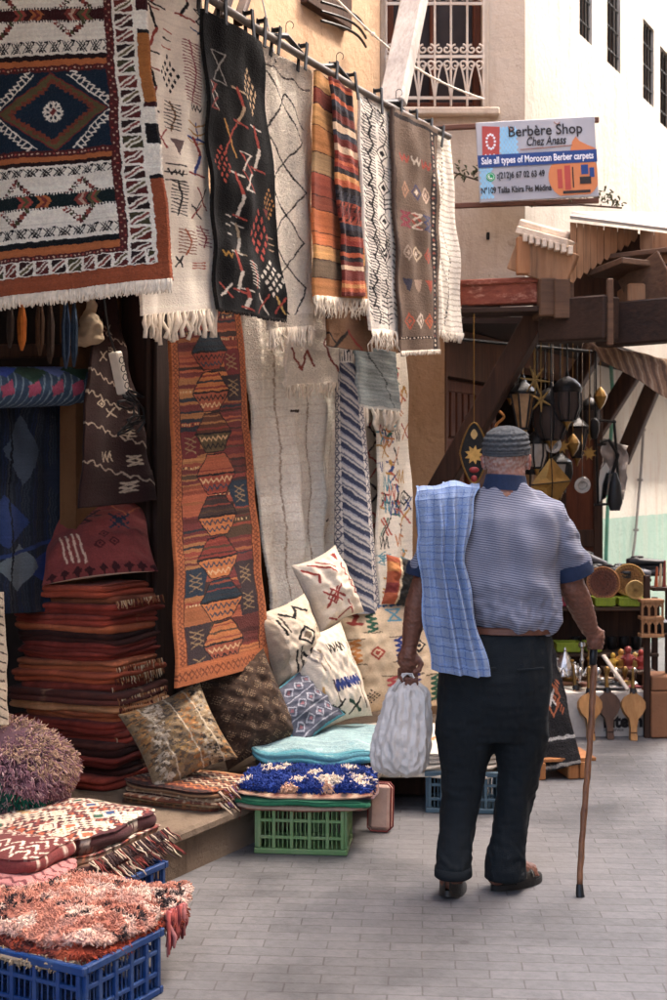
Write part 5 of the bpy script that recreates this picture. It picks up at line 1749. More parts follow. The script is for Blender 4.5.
crate('crate', (-.813, 3.787, 0), (.50, .35, .192), -math.atan2(.482, .876), BLU, 6, 5, 3, 'blue plastic lattice crate under the salmon shaggy rug')
crate('crate', (-.90, 4.56, 0), (.45, .42, .15), -math.atan2(.482, .876), BLU, 6, 5, 2, 'low blue plastic crate mostly hidden under the patterned folded rugs')
crate('crate', (.60, 6.02, 0), (.33, .28, .19), -.08, TEL, 5, 4, 3, 'grey blue plastic crate under the white rugs behind the man')

# ---------- pile on the green crate
FG = 'folded textiles piled on the green crate'
cv = CV(80, 60, '#a88a74', 1.2)
for j in range(0, 60, 5): cv.rect(0, j, 80, j + 2.4, ['#7d3a30', '#c9b49c', '#8f5a44', '#b59a80'][j // 5 % 4])
cv.grain(.05, .08, 1)
o, W = slab('folded_rug', (-.125, 5.38, .205), (.54, .36, .022), -.10, cv.a, ['#b09a84', '#8a4a3c'], 2, seed=61, droop=.030, wob=.006, per=240)
tag(o, 'beige and red striped folded rug lying straight on the green crate', 'rug', FG)
cv = CV(80, 60, '#1f5a40', 1.0); cv.grain(.04, .06, 2)
o, W = slab('folded_cloth', (-.12, 5.37, .228), (.56, .38, .016), -.10, cv.a, ['#1f6a48', '#2b7a54'], 1, seed=62, droop=.028, wob=.007, per=240)
tag(o, 'bright green folded cloth between the striped rug and the shaggy rug', 'cloth', FG)
cv = CV(80, 60, '#9a6a54', 1.2)
for j in range(0, 80, 6): cv.rect(j, 0, j + 3, 60, ['#6e3a30', '#b58a70', '#4a3a38', '#c0a080'][j // 6 % 4])
cv.grain(.05, .08, 3)
o, W = slab('folded_rug', (-.10, 5.40, .245), (.58, .40, .022), -.10, cv.a, ['#8a5a48', '#c0a488', '#6e3a34', '#3a3a4a'], 3, seed=63, droop=.026, wob=.008, per=240)
tag(o, 'brown and cream striped folded rug under the shaggy rug', 'rug', FG)
cv = CV(100, 60, '#1d3478', 1.6)
r = random.Random(31)
for k in range(26):
    x, y = r.uniform(0, 100), r.uniform(0, 60)
    cv.dia(x, y, r.uniform(4, 9), r.uniform(4, 8), r.choice(['#d9c8b4', '#e0cdb8', '#d6a88a', '#16285c', '#d9c8b4']))
o, W = slab('shaggy_rug', (-.11, 5.42, .268), (.56, .40, .022), -.10, cv.a, ['#20409a', '#d0bca6'], 1, seed=64, droop=.028, wob=.010, per=200, top_n=30)
tag(o, 'shaggy blue and white rug on top of the green crate pile', 'rug', FG)
p, nn = scatter(W, 9000, 5)
cs = sample(cv.a, np.clip((p[:, 0] + .11) / .56 + .5, 0, 1), np.clip(.5 - (p[:, 1] - 5.42) / .40, 0, 1))
k = p[:, 2] > .25
tufts('pile', p[k], nn[k], cs[k], .019, .0032, o, seed=4, bend=.9, down=.4)
# tassels dangling at its left end
e = np.array([(-.40 + .004 * t, 5.26 + .03 * t, .265) for t in range(8)])
fringe('tassels', e, .10, 26, o, None, .005, jit=.6, cols=['#8a5a48', '#c0a488', '#6e3a34', '#3a4a7a'])

# ---------- turquoise cloth stack
cv = CV(70, 80, '#8aa6a6', 1.6)
r = random.Random(40)
for j in range(0, 80, 2): cv.line((0, j), (70, j + .5), .8, ['#7d9c9e', '#93adac', '#6f9093'][j // 2 % 3])
for k in range(120): cv.dia(r.uniform(0, 70), r.uniform(0, 80), r.uniform(1, 4), r.uniform(.5, 2), r.choice(['#90b4b4', '#789fa2', '#9abab8', '#86acaa']))
cv.pl([(2, 2), (68, 2), (68, 78), (2, 78), (2, 2)], 3, '#3f8a94'); cv.grain(.03, .05, 4)
o, W = slab('folded_rug', (-.04, 5.98, .183), (.56, .58, .065), -.12, cv.a * .0 + hx('#a89a88'), ['#a89a88', '#6a5c50', '#c6b8a4'], 2, seed=70, wob=.008, per=160)
tag(o, 'beige folded rug at the bottom under the turquoise cloth', 'rug')
o, W = slab('folded_rug', (-.045, 5.97, .250), (.57, .60, .062), -.14, cv.a * .0 + hx('#54473e'), ['#4a3f38', '#8a7a68', '#2f2a28'], 2, seed=71, wob=.008, per=160)
tag(o, 'dark brown folded rug just under the turquoise cloth', 'rug')
o, W = slab('turquoise_cloth', (-.045, 5.95, .314), (.60, .68, .042), -.14, cv.a, ['#5a9aa4', '#8fc0c4'], 2, seed=72, droop=.03, wob=.010, per=320, top_n=60, mat=WOOL,
            sag=lambda x, y: .055 * np.clip(-x - .2, 0, 1) * np.clip(y + .4, 0, 1.4) + .006 * np.sin(x * 7 + y * 4))
tag(o, 'faded turquoise folded cloth with darker rim beside the shaggy blue rug', 'cloth')

# ---------- white rugs behind the man
FW = 'white folded rugs behind the man'
for i, (z0, h, c, sd) in enumerate(((.192, .04, ['#c6b8a6', '#8a7a6a', '#d6cab8'], 80), (.234, .035, ['#d6c9b6', '#3a3430', '#c0b09c'], 81), (.271, .03, ['#d9ccb8', '#c6b49c'], 82))):
    cv = CV(90, 90, '#d6c9b4', 1.6)
    r = random.Random(sd)
    for k in range(16): cv.motif(r.choice(['zz', 'dd', 'x', 'bars']), r.uniform(8, 82), r.uniform(8, 82), 12, 9, r.choice(['#96382f', '#33302c', '#26356e', '#c0762c']), None, 1.5)
    for j in (12, 30, 60): cv.line((0, j), (90, j + 3), 1.4, '#8a5a4a')
    cv.grain(.03, .05, sd)
    o, W = slab('folded_rug', (.43 + .01 * i, 6.28 - .015 * i, z0), (.74, .78 - .02 * i, h), -.12 + .03 * i, cv.a, c, 2, seed=sd, droop=.035, wob=.010, per=420, top_n=100 if i == 2 else 24, groove=.6)
    tag(o, ['cream folded rug lowest of the white rugs behind the man', 'cream folded rug with a dark edge stripe in the middle of the white rugs', 'cream folded rug with scattered signs, topmost of the white rugs'][i], 'rug', FW)
mb = MB(); mb.box((.36, 6.42, .095), (.56, .40, .186), Matrix.Rotation(-.12, 3, 'Z'), .006)
bxo = mb.build('low_box', WOOD_DK); tag(bxo, 'low dark wooden box holding up the white rugs', 'box')
# pale pink flat box beside the crate
mb = MB(); pbx = G(381, 834); R = Matrix.Rotation(-.25, 3, 'Z') @ Matrix.Rotation(-.10, 3, 'X')
mb.box((pbx.x, pbx.y + .05, .105), (.10, .05, .20), R, .018)
bxo = mb.build('padded_box', M('pale_pink_vinyl', '#c9a694', .6, 0, .15, 9, .1, dirt='#8a5a4c', dirt_amt=.5, dscale=7)); tag(bxo, 'pale pink padded box standing on edge beside the green crate', 'box')
mb = MB()
for sg in (-1, 1): mb.tube([Vector((pbx.x, pbx.y + .05, .105)) + R @ Vector(q) for q in ((-.05, sg * .025, -.085), (-.05, sg * .025, .085), (-.035, sg * .025, .1), (.035, sg * .025, .1), (.05, sg * .025, .085), (.05, sg * .025, -.085), (.035, sg * .025, -.1), (-.035, sg * .025, -.1), (-.05, sg * .025, -.085))], .004, 6)
mb.build('seam', M('dark_red_piping', '#6a2c28', .7), bxo, smooth=True)

# ---------- folded kilims on the step
FK = 'folded kilims on the step in front of the cushions'
c0 = np.array((-.601, 5.398))
for i in range(4):
    h = .022
    cv = CV(80, 60, '#5a3526', 1.6)
    r = random.Random(90 + i)
    for j in range(0, 60, 6):
        c = r.choice(['#6e2f24', '#8a5230', '#3a2620', '#b58a5c', '#4a2a22', '#a0623a'])
        cv.rect(0, j, 80, j + 5, c); cv.zz(0, j + 2.5, 80, j + 2.5, 22, 2, 1.3, r.choice(['#c9b08c', '#1f1a1a', '#b5692f']))
    cv.grain(.06, .1, i)
    o, W = slab('folded_kilim', (c0[0] + r.uniform(-.015, .015), c0[1] + r.uniform(-.012, .012), .185 + i * (h + .001)), (.46, .34, h), YS - .02 + r.uniform(-.05, .05), cv.a, ['#3a2620', '#8a6a4c', '#6e3a28', '#b59a78'], 2, seed=90 + i, droop=.008, wob=.006, per=360, top_n=70 if i == 3 else 20, pw=9)
    tag(o, ['dark brown folded kilim at the bottom of the small pile on the step', 'rust striped folded kilim, second from the bottom of the small pile on the step', 'dark folded kilim just under the top one of the small pile on the step', 'rust, tan and black zigzag folded kilim on top of the small pile on the step'][i], 'rug', FK)
    if i in (1, 3):
        e = np.array([(c0[0] + .23 * math.cos(YS) - y * math.sin(YS), c0[1] + .23 * math.sin(YS) + y * math.cos(YS), .20 + i * h) for y in np.linspace(-.16, .16, 8)])
        fringe('fringe', e, .05, 40, o, None, .003, jit=.5, cols=['#c9b49a', '#6e3a28', '#8a6a8a', '#3a3030'], down=(.7, -.2, -.7))

# ---------- patterned folded rugs on the low blue crate
FP = 'patterned folded rugs at the lower left'
def tri_pattern(cv, seed, cols, dense=10):
    r = random.Random(seed)
    for j in range(0, int(cv.h), dense):
        ra, rb = cols[(j // dense) % len(cols)], cols[(j // dense * 3 + 2) % len(cols)]
        for i in range(-dense, int(cv.w), dense):
            a, b = (ra, rb) if r.random() < .86 else (r.choice(cols), rb)
            cv.pl([(i, j + dense), (i + dense / 2, j), (i + dense, j + dense)], 1.7, a)
            cv.pl([(i, j + dense * .5), (i + dense / 2, j + dense * 1.5), (i + dense, j + dense * .5)], 1.1, b)
    return cv
c1 = np.array((-.955, 4.63))
for i, (z0, h, dx) in enumerate(((.152, .050, .03), (.204, .052, .02), (.258, .056, 0.0))):
    cv = CV(100, 90, ['#3a2420', '#4a2a26', '#4a2428'][i], 1.8)
    tri_pattern(cv, 50 + i, ['#c9b49c', '#8f3f34', '#c9b49c', '#b0562e', '#d3c2ac', '#6a2a2c', '#d0bfa8'], 8)
    if i == 2:
        r = random.Random(77)
        for k in range(26):
            x, y = r.uniform(5, 95), r.uniform(5, 85)
            cv.dia(x, y, 4.2, 4.2, r.choice(['#c08a2c', '#2c4a7a', '#2c5a44', '#b0562e', '#c9b49c'])); cv.ring(x, y, 6.5, 6.5, 1.8, '#d3c2ac')
    cv.rect(0, 0, 100, 3.5, '#4a2428'); cv.rect(0, 86.5, 100, 90, '#4a2428'); cv.rect(0, 0, 3, 90, '#4a2428'); cv.rect(97, 0, 100, 90, '#4a2428')
    cv.grain(.05, .1, 50 + i, .5)
    o, W = slab('folded_rug', (c1[0] + dx, c1[1] + dx * .6, z0), (.50, .52 + dx, h), YS + .03 * i - .03, cv.a, ['#4a2a28', '#7a4a3c', '#a88a70', '#3a2422'], [2, 2, 1][i], seed=50 + i, droop=.012, wob=.010, per=460, top_n=120 if i == 2 else 30, pw=8)
    tag(o, ['dark fringed folded rug at the bottom over the low blue crate', 'black and cream zigzag folded rug in the middle over the low blue crate', 'maroon and cream lozenge folded rug with gold and blue spots over the low blue crate'][i], 'rug', FP)
    if i < 2:
        e = np.array([(c1[0] + dx + .252 * math.cos(YS) - y * math.sin(YS), c1[1] + dx * .6 + .252 * math.sin(YS) + y * math.cos(YS), z0 + h * .6) for y in np.linspace(-.25, .25, 10)])
        fringe('fringe', e, .055, 56, o, None, .0035, jit=.5, cols=['#3a2422', '#7a3a34', '#c9b49c', '#4a3a38'], down=(.75, -.25, -.6))
# red and white one and the pink one further left
cv = CV(70, 60, '#6a2c2a', 1.8); tri_pattern(cv, 9, ['#d6c6b0', '#cdbba6', '#6a2c2a'], 11); cv.grain(.04, .08, 3)
o, W = slab('folded_rug', (-1.06, 4.23, .285), (.36, .28, .050), YS, cv.a, ['#8f4440', '#7a3634'], 1, seed=57, droop=.012, wob=.010, per=360, top_n=80)
tag(o, 'dark red folded rug with a white zigzag maze at the far lower left', 'rug', FP)
cv = CV(70, 60, '#b5736e', 1.8)
for j in range(0, 60, 9): cv.zz(0, j, 70, j + 2, 16, 1.6, 1.8, '#6a3034')
cv.grain(.04, .08, 4)
o, W = slab('folded_rug', (-1.05, 4.18, .232), (.40, .30, .050), YS + .05, cv.a, ['#b0706c', '#c98f88', '#8f5450'], 3, seed=58, droop=.012, wob=.010, per=360, top_n=70)
tag(o, 'pink folded rug with thin dark zigzags under the red and white one', 'rug', FP)
cv = CV(70, 60, '#5a3a34', 1.2); cv.grain(.05, .1, 5)
o, W = slab('folded_rug', (-1.06, 4.18, .135), (.38, .28, .095), YS, cv.a, ['#5a3a34', '#7a4a44', '#3a2622'], 4, seed=59, wob=.008, per=160)
tag(o, 'thick brown folded rug under the pink one at the far lower left', 'rug', FP)
mb = MB(); mb.box((-1.06, 4.20, .066), (.36, .26, .132), Matrix.Rotation(YS, 3, 'Z'), .006); bxo = mb.build('low_box', WOOD_DK); tag(bxo, 'low dark wooden box at the far lower left under the brown rug', 'box')

# ---------- salmon shaggy pile on the blue crate
FB = 'shaggy rugs piled on the nearest blue crate'
YB = -math.atan2(.482, .876)
c2 = np.array((-.805, 3.93))
def loc(p, c, yaw):
    d = p[:, :2] - c; return np.stack([d[:, 0] * math.cos(yaw) + d[:, 1] * math.sin(yaw), -d[:, 0] * math.sin(yaw) + d[:, 1] * math.cos(yaw)], -1)
cv = CV(80, 80, '#a8927a', 1.2)
for j in range(0, 80, 5): cv.rect(0, j, 80, j + 2, '#8a7660')
cv.grain(.06, .1, 6)
o, W = slab('folded_rug', (c2[0] - .02, c2[1] - .05, .195), (.56, .52, .022), YB + .04, cv.a, ['#b09a80', '#8f7a62'], 2, seed=100, droop=.035, wob=.008, per=240)
tag(o, 'coarse beige folded rug directly on the nearest blue crate', 'rug', FB)
p, nn = scatter(W, 2600, 8); k = p[:, 2] < .208; tufts('pile', p[k], nn[k], np.repeat(hx('#a08a70')[None], k.sum(), 0), .016, .003, o, seed=9, down=.5)
cv = CV(80, 80, '#8f3c28', 1.2)
r = random.Random(3)
for k in range(60): cv.dia(r.uniform(0, 80), r.uniform(0, 80), 5, 4, r.choice(['#8a3a26', '#94462e', '#4a1d1a', '#732e20', '#9a5c44']))
o, W = slab('shaggy_rug', (c2[0], c2[1] - .02, .216), (.58, .54, .024), YB, cv.a, ['#8f3c28', '#a84a30'], 1, seed=101, droop=.038, wob=.010, per=240)
tag(o, 'orange red shaggy rug under the salmon one', 'rug', FB)
p, nn = scatter(W, 6500, 9); q = loc(p, c2, YB); cs = sample(cv.a, np.clip(q[:, 0] / .58 + .5, 0, 1), np.clip(.5 - q[:, 1] / .54, 0, 1))
k = np.maximum(np.abs(q[:, 0]) / .29, np.abs(q[:, 1]) / .27) > .8
tufts('pile', p[k], nn[k], cs[k], .018, .0028, o, seed=10, down=.6)
cv = CV(90, 90, '#bb7e6a', 1.4)
r = random.Random(4)
for k in range(120): cv.dia(r.uniform(0, 90), r.uniform(0, 90), r.uniform(3, 9), r.uniform(3, 8), r.choice(['#c69e8e', '#bc8c7c', '#d0b09f', '#9c6252', '#a87060', '#d6baa8']))
for k in range(34):
    x, y = r.uniform(0, 90), r.uniform(0, 90); cv.pl([(x, y), (x + r.uniform(-7, 7), y + r.uniform(3, 8)), (x + r.uniform(-10, 10), y + r.uniform(5, 14))], 2.0, '#2c2224')
o, W = slab('shaggy_rug', (c2[0] + .01, c2[1], .238), (.60, .56, .028), YB + .02, cv.a, ['#b86a5a', '#c98a7a'], 2, seed=102, droop=.040, wob=.016, per=260, top_n=40,
            sag=lambda x, y: .03 * np.clip(x * .6 + y * .8 - .9, 0, 1))
tag(o, 'salmon pink shaggy rug with black flecks on the nearest blue crate', 'rug', FB)
p, nn = scatter(W, 21000, 12); q = loc(p, c2 + np.array((.01, 0)), YB + .02)
cs = sample(cv.a, np.clip(q[:, 0] / .60 + .5, 0, 1), np.clip(.5 - q[:, 1] / .56, 0, 1))
k = nn[:, 2] > -.2
tufts('pile', p[k], nn[k], cs[k], .015, .0027, o, seed=13, bend=1.0, down=.25)
# pink tasselled corner hanging off
e = np.array([(-.45 - .008 * t, 3.93 - .014 * t, .225) for t in range(6)])
fringe('tassels', e, .10, 30, o, None, .008, jit=.6, cols=['#b0706c', '#7a2c34', '#9a4a44', '#5a2428'])

# ---------- purple and green shaggy pouf
pc = np.array(P(2, 774, 4.92)); 
mb = MB(); mb.ell(pc, (.27, .205, .185), None, 48, 30)
vs = np.array(mb.v); vs[:, 2] = np.maximum(vs[:, 2], .186)
pf = mesh_np('shaggy_pouf', vs, [f for f in mb.f if len(f) == 4], SHAG, None, np.repeat(hx('#5a4048')[None], len(vs), 0), tris=[f for f in mb.f if len(f) == 3])
tag(pf, 'round shaggy pouf of dusty pink and purple tufts with a dark green band', 'pouf')
r2 = np.random.default_rng(5); d = r2.normal(size=(17000, 3)); d /= np.linalg.norm(d, axis=1)[:, None]; d = d[d[:, 2] > -.8]
pp = pc + d * np.array([.285, .22, .20]) * (1 + .10 * fnoise(d, 1.2, 6))[:, None]; pp[:, 2] = np.maximum(pp[:, 2], .19)
band = d[:, 2] * .75 + d[:, 0] * .66 + .10 * fnoise(d, .8, 3)
cl = np.where(((band > -.12) & (band < .16))[:, None], hx('#1c5a48'), np.where((r2.random(len(d)) < .5)[:, None], hx('#9a727a'), hx('#7d5862')))
cl = np.where((r2.random(len(d)) < .15)[:, None], hx('#c0a09c'), cl)
cl = np.where((band > .6)[:, None] & (r2.random(len(d)) < .6)[:, None], hx('#b09078'), cl)
tufts('pile', pp, d, cl, .026, .0026, pf, seed=20, bend=.8, down=.6)
# ---------- narrow cream hanging edge at far left (0..6, 590..720)
cv = CV(30, 130, '#b8a68e', 1.6)
for j in range(4, 130, 9): cv.line((22, j), (28, j + 3), 1.6, '#3a302a')
hung('cream_hanging', cv, [(-34, 590), (4, 592), (8, 725), (-34, 725)], [.55, .55, .5, .5], 'edge of a cream rug with short black dashes hanging at the far left', 'rug', None, seed=66, folds=((.008, 1, .2, .1),), wob=.006)
# ================================================================ the man with the cane
YM = 4.80
def pm(px, py, dy=0.0): return Vector(((px - CX) / F * YM, YM + dy, CH - (py - HY) / F * YM))
MP = YM / F
HYAW = -.28                          # heading, a little to the right of straight away
HR_ = Matrix.Rotation(HYAW, 3, 'Z')

def finger(mb, pts, r0, r1):
    n = len(pts); mb.tube(pts, [r0 + (r1 - r0) * i / (n - 1) for i in range(n)], 10)
    mb.ell(pts[-1], (r1, r1, r1), None, 10, 8)
    for i, p in enumerate(pts[1:-1]): 
        rr = (r0 + (r1 - r0) * (i + 1) / (n - 1)) * 1.06; mb.ell(p, (rr, rr, rr), None, 10, 8)

# ---- skin: one continuous body
mb = MB()
hc = pm(507, 455, .02)
mb.ell(hc, (.079, .098, .108), HR_, 28, 20)
mb.ell(hc + HR_ @ Vector((0, .032, -.062)), (.060, .064, .058), HR_)
mb.ell(hc + HR_ @ Vector((0, .072, -.100)), (.030, .026, .022), HR_)           # chin
mb.ell(hc + HR_ @ Vector((0, .104, -.032)), (.016, .022, .024), HR_)           # nose
mb.tube([hc + HR_ @ Vector((0, .094, .008)), hc + HR_ @ Vector((0, .112, -.030))], [.010, .014], 10)
mb.ell(hc + HR_ @ Vector((0, .082, .018)), (.055, .020, .013), HR_)            # brow
for sg in (-1, 1):
    mb.ell(hc + HR_ @ Vector((sg * .045, .066, -.035)), (.024, .024, .020), HR_)   # cheeks
    e = hc + HR_ @ Vector((sg * .082, .004, -.024))
    mb.ell(e, (.009, .022, .033), HR_ @ Matrix.Rotation(sg * .35, 3, 'Z'))         # ears
    mb.ell(e + HR_ @ Vector((sg * .006, -.012, .006)), (.007, .010, .024), HR_)
mb.ell(hc + HR_ @ Vector((0, .089, -.062)), (.026, .012, .006), HR_); mb.ell(hc + HR_ @ Vector((0, .087, -.073)), (.023, .012, .007), HR_)   # lips
mb.tube([hc + Vector((0, -.012, -.02)), pm(506, 482, -.002), pm(504, 500, -.01), pm(503, 520, -.01)], [.068, .070, .076, .09], 22)
mb.loft([(pm(510, 640).x, YM, pm(0, 640).z, .13, .10), (pm(509, 600).x, YM, pm(0, 600).z, .14, .10), (pm(504, 540).x, YM, pm(0, 540).z, .18, .10), (pm(502, 508).x, YM, pm(0, 508).z, .15, .075), (pm(503, 498).x, YM, pm(0, 498).z, .08, .06)])
# right arm
aR = [pm(542, 514, 0), pm(558, 545, .004), pm(574, 588, .02), pm(580, 600, .045), pm(589, 618, .09), pm(598, 636, .135)]
mb.tube(aR, [.045, .045, .047, .049, .042, .031], 18)
# right hand closed round the cane handle
cane_top = pm(604, 636, .175); cane_b = G(580.5, 897); cane_b = Vector((cane_b.x, cane_b.y, 0.0))
cax = (cane_b - cane_top).normalized()
g0 = cane_top + cax * .035
pal = g0 + Vector((-.002, -.034, .008))
mb.ell(pal, (.031, .026, .044), Matrix.Rotation(.35, 3, 'Y'), 18, 14)
mb.tube([pm(598, 636, .135), pal + Vector((0, 0, .012))], [.031, .031], 14)
for k in range(4):
    q = g0 + cax * (-.030 + .0205 * k)
    rr = [.0098, .0102, .0098, .0086][k]
    L = [.95, 1.02, 1.0, .9][k]
    finger(mb, [q + Vector((.020, -.030, .004)), q + Vector((.031 * L, -.006, 0)), q + Vector((.024 * L, .018, -.002)), q + Vector((.002, .027, -.003)), q + Vector((-.019, .014, -.004))], rr, rr * .8)
t0 = pal + Vector((-.022, .004, .020))
finger(mb, [t0, t0 + Vector((-.010, .026, .010)), t0 + Vector((.004, .046, .004)), t0 + Vector((.022, .052, -.006))], .0125, .0095)
# left arm
aL = [pm(452, 512, -.0), pm(436, 545, -.01), pm(421, 590, -.01), pm(416, 606, -.005), pm(413, 626, .005), pm(410, 645, .01)]
mb.tube(aL, [.052, .048, .043, .043, .038, .029], 18)
lp = pm(408, 659, .006)
mb.ell(lp, (.040, .019, .046), None, 18, 14)
mb.tube([pm(410, 645, .01), lp], [.029, .030], 14)
bag_g = pm(407, 681, -.012)          # where the handles hang in the fingers
for k in range(4):
    x = -.029 + .0195 * k
    q = lp + Vector((x, .004, -.036)); rr = [.0086, .0097, .0100, .0096][k]; L = [.82, .97, 1.03, .98][k]
    finger(mb, [q, q + Vector((x * .05, .010, -.036 * L)), q + Vector((x * .05, -.008, -.060 * L)), q + Vector((0, -.032, -.054 * L)), q + Vector((0, -.038, -.032 * L))], rr, rr * .8)
t0 = lp + Vector((.034, -.004, .006))
finger(mb, [t0, t0 + Vector((.013, -.014, -.022)), t0 + Vector((.006, -.030, -.040)), t0 + Vector((-.012, -.036, -.050))], .0125, .0092)
# legs inside the trousers, ankles and feet
def leg(pts, rr): mb.tube(pts, rr, 16)
leg([pm(475, 690, 0), pm(464, 780, .015), pm(457, 830, -.05), pm(450, 872, -.12)], [.075, .055, .05, .036])
leg([pm(522, 690, 0), pm(520, 780, .02), pm(510, 840, .0), pm(503, 876, -.02)], [.075, .055, .05, .038])
# right foot flat on the ground, toes to the right and away
fd = Vector((.80, .60, 0)).normalized()
heelR = Vector((pm(495, 0).x, YM + .005 - .03, 0))
mb.ell(heelR + Vector((.004, 0, .055)), (.036, .036, .036)); 
mb.tube([pm(503, 872, -.015), heelR + fd * .045 + Vector((0, 0, .075)), heelR + fd * .12 + Vector((0, 0, .052)), heelR + fd * .19 + Vector((0, 0, .036))], [.038, .042, .042, .030], 14)
sdv = Vector((fd.y, -fd.x, 0))
for k in range(5):
    q = heelR + fd * (.185 - .009 * k) + sdv * (-.034 + .016 * k) * 1.0
    finger(mb, [q + Vector((0, 0, .032)), q + fd * .022 + Vector((0, 0, .033)), q + fd * .040 + Vector((0, 0, .028))], .012 if k == 0 else .0085, .009 if k == 0 else .007)
# left foot pushing off: heel up, toes down
hl = Vector((pm(446, 0).x, 4.685, .066)); tl = hl + Vector((.055, .205, -.055))
mb.ell(hl + Vector((0, .01, .0)), (.034, .036, .036))
mb.tube([pm(450, 868, -.11), hl + Vector((.008, .05, .012)), hl + (tl - hl) * .6 + Vector((0, 0, .02)), tl], [.036, .040, .038, .026], 14)
me = solidify_remesh(mb, .0042, 5, .5)
co = get_co(me); no = get_no(me)
sk = np.tile(hx('#8a5f49'), (len(co), 1))
hcn = np.array(hc)
head = co[:, 2] > pm(0, 492).z
loc_h = (co - hcn) @ np.array(HR_)          # into head axes
armm = (co[:, 2] < pm(0, 560).z)
sk[head] = hx('#86594a')
sk[armm] = hx('#6a4435')
n1 = fnoise(co, .02, 4); n2 = fnoise(co, .006, 5)
sk *= (1 + .10 * n1 + .08 * n2)[:, None]
hair = head & (loc_h[:, 1] < .035) & (loc_h[:, 2] > -.085) & (np.abs(loc_h[:, 0]) < .085)
hv = np.clip((loc_h[:, 2] + .085) / .05, 0, 1) * np.clip((.035 - loc_h[:, 1]) / .03, 0, 1)
gr_ = np.clip(.42 + .5 * fnoise(co, .014, 8), 0, 1)[:, None] * hv[:, None]
sk = np.where(hair[:, None], sk * (1 - gr_ * .8) + hx('#a79d94') * gr_ * .8, sk)
ear = head & (np.abs(loc_h[:, 0]) > .083)
sk[ear] = sk[ear] * np.array([1.15, .98, .95])
neckl = np.sin(co[:, 2] * 260 + fnoise(co, .05, 3) * 2) * ((co[:, 2] < pm(0, 476).z) & head)
co = co + no * (.0012 * n1 + .0006 * n2 + .0012 * neckl)[:, None]
set_co(me, co); set_col(me, sk)
m, nt, N, L, b = new_mat('skin')
at = N.new('ShaderNodeAttribute'); at.attribute_name = 'Col'
tc = N.new('ShaderNodeTexCoord'); n_ = _noise(N, L, tc.outputs['Object'], 90, 5)
c_ = _mix(N, L, at.outputs['Color'], _ramp(N, L, n_.outputs['Fac'], [(.3, .82), (.7, 1.12)]), 1.0, 'MULTIPLY')
L.new(c_, b.inputs['Base Color']); b.inputs['Roughness'].default_value = .55; b.inputs['Specular IOR Level'].default_value = .4
b.inputs['Subsurface Weight'].default_value = .06; b.inputs['Subsurface Radius'].default_value = (.01, .004, .002); b.inputs['Subsurface Scale'].default_value = .3
bp = N.new('ShaderNodeBump'); bp.inputs['Strength'].default_value = .35; bp.inputs['Distance'].default_value = .002
n3_ = _noise(N, L, tc.outputs['Object'], 260, 3); L.new(n3_.outputs['Fac'], bp.inputs['Height']); L.new(bp.outputs['Normal'], b.inputs['Normal'])
SKIN = m
man = link_mesh('person', me, SKIN)
tag(man, 'man walking away in striped grey polo shirt, knitted cap and black trousers with a cane', 'person')
mb = MB()
for sg in (-1, 1): mb.ell(hc + HR_ @ Vector((sg * .030, .080, -.002)), (.012, .012, .010), HR_)
mb.build('eyes', M('eye_white', '#d8d0c4', .3, bump=0), man, smooth='all')

# ---- shirt
def stripes_mat():
    m, nt, N, L, b = new_mat('striped_knit')
    tc = N.new('ShaderNodeTexCoord'); sx = N.new('ShaderNodeSeparateXYZ'); L.new(tc.outputs['Object'], sx.inputs[0])
    nz = _noise(N, L, tc.outputs['Object'], 6, 3)
    ad = N.new('ShaderNodeMath'); ad.operation = 'MULTIPLY_ADD'; ad.inputs[1].default_value = .010; L.new(nz.outputs['Fac'], ad.inputs[0])
    mx = N.new('ShaderNodeMath'); mx.operation = 'MULTIPLY_ADD'; mx.inputs[1].default_value = .16
    L.new(sx.outputs['X'], mx.inputs[0]); L.new(sx.outputs['Z'], mx.inputs[2]); L.new(mx.outputs[0], ad.inputs[2])
    ml = N.new('ShaderNodeMath'); ml.operation = 'MULTIPLY'; ml.inputs[1].default_value = 2 * PI / .0085; L.new(ad.outputs[0], ml.inputs[0])
    sn = N.new('ShaderNodeMath'); sn.operation = 'SINE'; L.new(ml.outputs[0], sn.inputs[0])
    mr = N.new('ShaderNodeMapRange'); mr.inputs['From Min'].default_value = -1; L.new(sn.outputs[0], mr.inputs['Value'])
    c = _ramp(N, L, mr.outputs[0], [(.2, '#565868'), (.8, '#858794')])
    n2 = _noise(N, L, tc.outputs['Object'], 300, 3); c = _mix(N, L, c, _ramp(N, L, n2.outputs['Fac'], [(.3, .82), (.7, 1.12)]), 1.0, 'MULTIPLY')
    L.new(c, b.inputs['Base Color']); b.inputs['Roughness'].default_value = .9; b.inputs['Specular IOR Level'].default_value = .15; b.inputs['Sheen Weight'].default_value = .1
    bp = N.new('ShaderNodeBump'); bp.inputs['Strength'].default_value = .3; bp.inputs['Distance'].default_value = .002
    L.new(n2.outputs['Fac'], bp.inputs['Height']); L.new(bp.outputs['Normal'], b.inputs['Normal'])
    return m
mb = MB()
sec = [(512, 627.5, 38, .112), (511, 624, 43, .128), (511, 616, 47, .140), (510, 604, 48.5, .146), (508, 585, 50, .148), (506, 560, 54, .146), (503, 535, 57, .138), (502, 518, 56, .122), (502, 506, 50, .102), (503, 497, 38, .085), (505, 489, 23, .074), (505, 484, 19, .066)]
mb.loft([(pm(c, 0).x, YM - .004, pm(0, y).z, hw * MP, ry, HYAW * .8, 2.25) for c, y, hw, ry in sec], 48)
mb.tube([pm(530, 508, 0), pm(549, 518, 0), pm(563, 545, .005), pm(571, 563, .015), pm(575, 573, .02)], [.064, .080, .076, .070, .068], 24)
mb.tube([pm(474, 508, 0), pm(454, 518, 0), pm(438, 545, -.01), pm(427, 568, -.01), pm(424, 575, -.01)], [.062, .072, .066, .062, .060], 24)
me = solidify_remesh(mb, .0065, 8, .5)
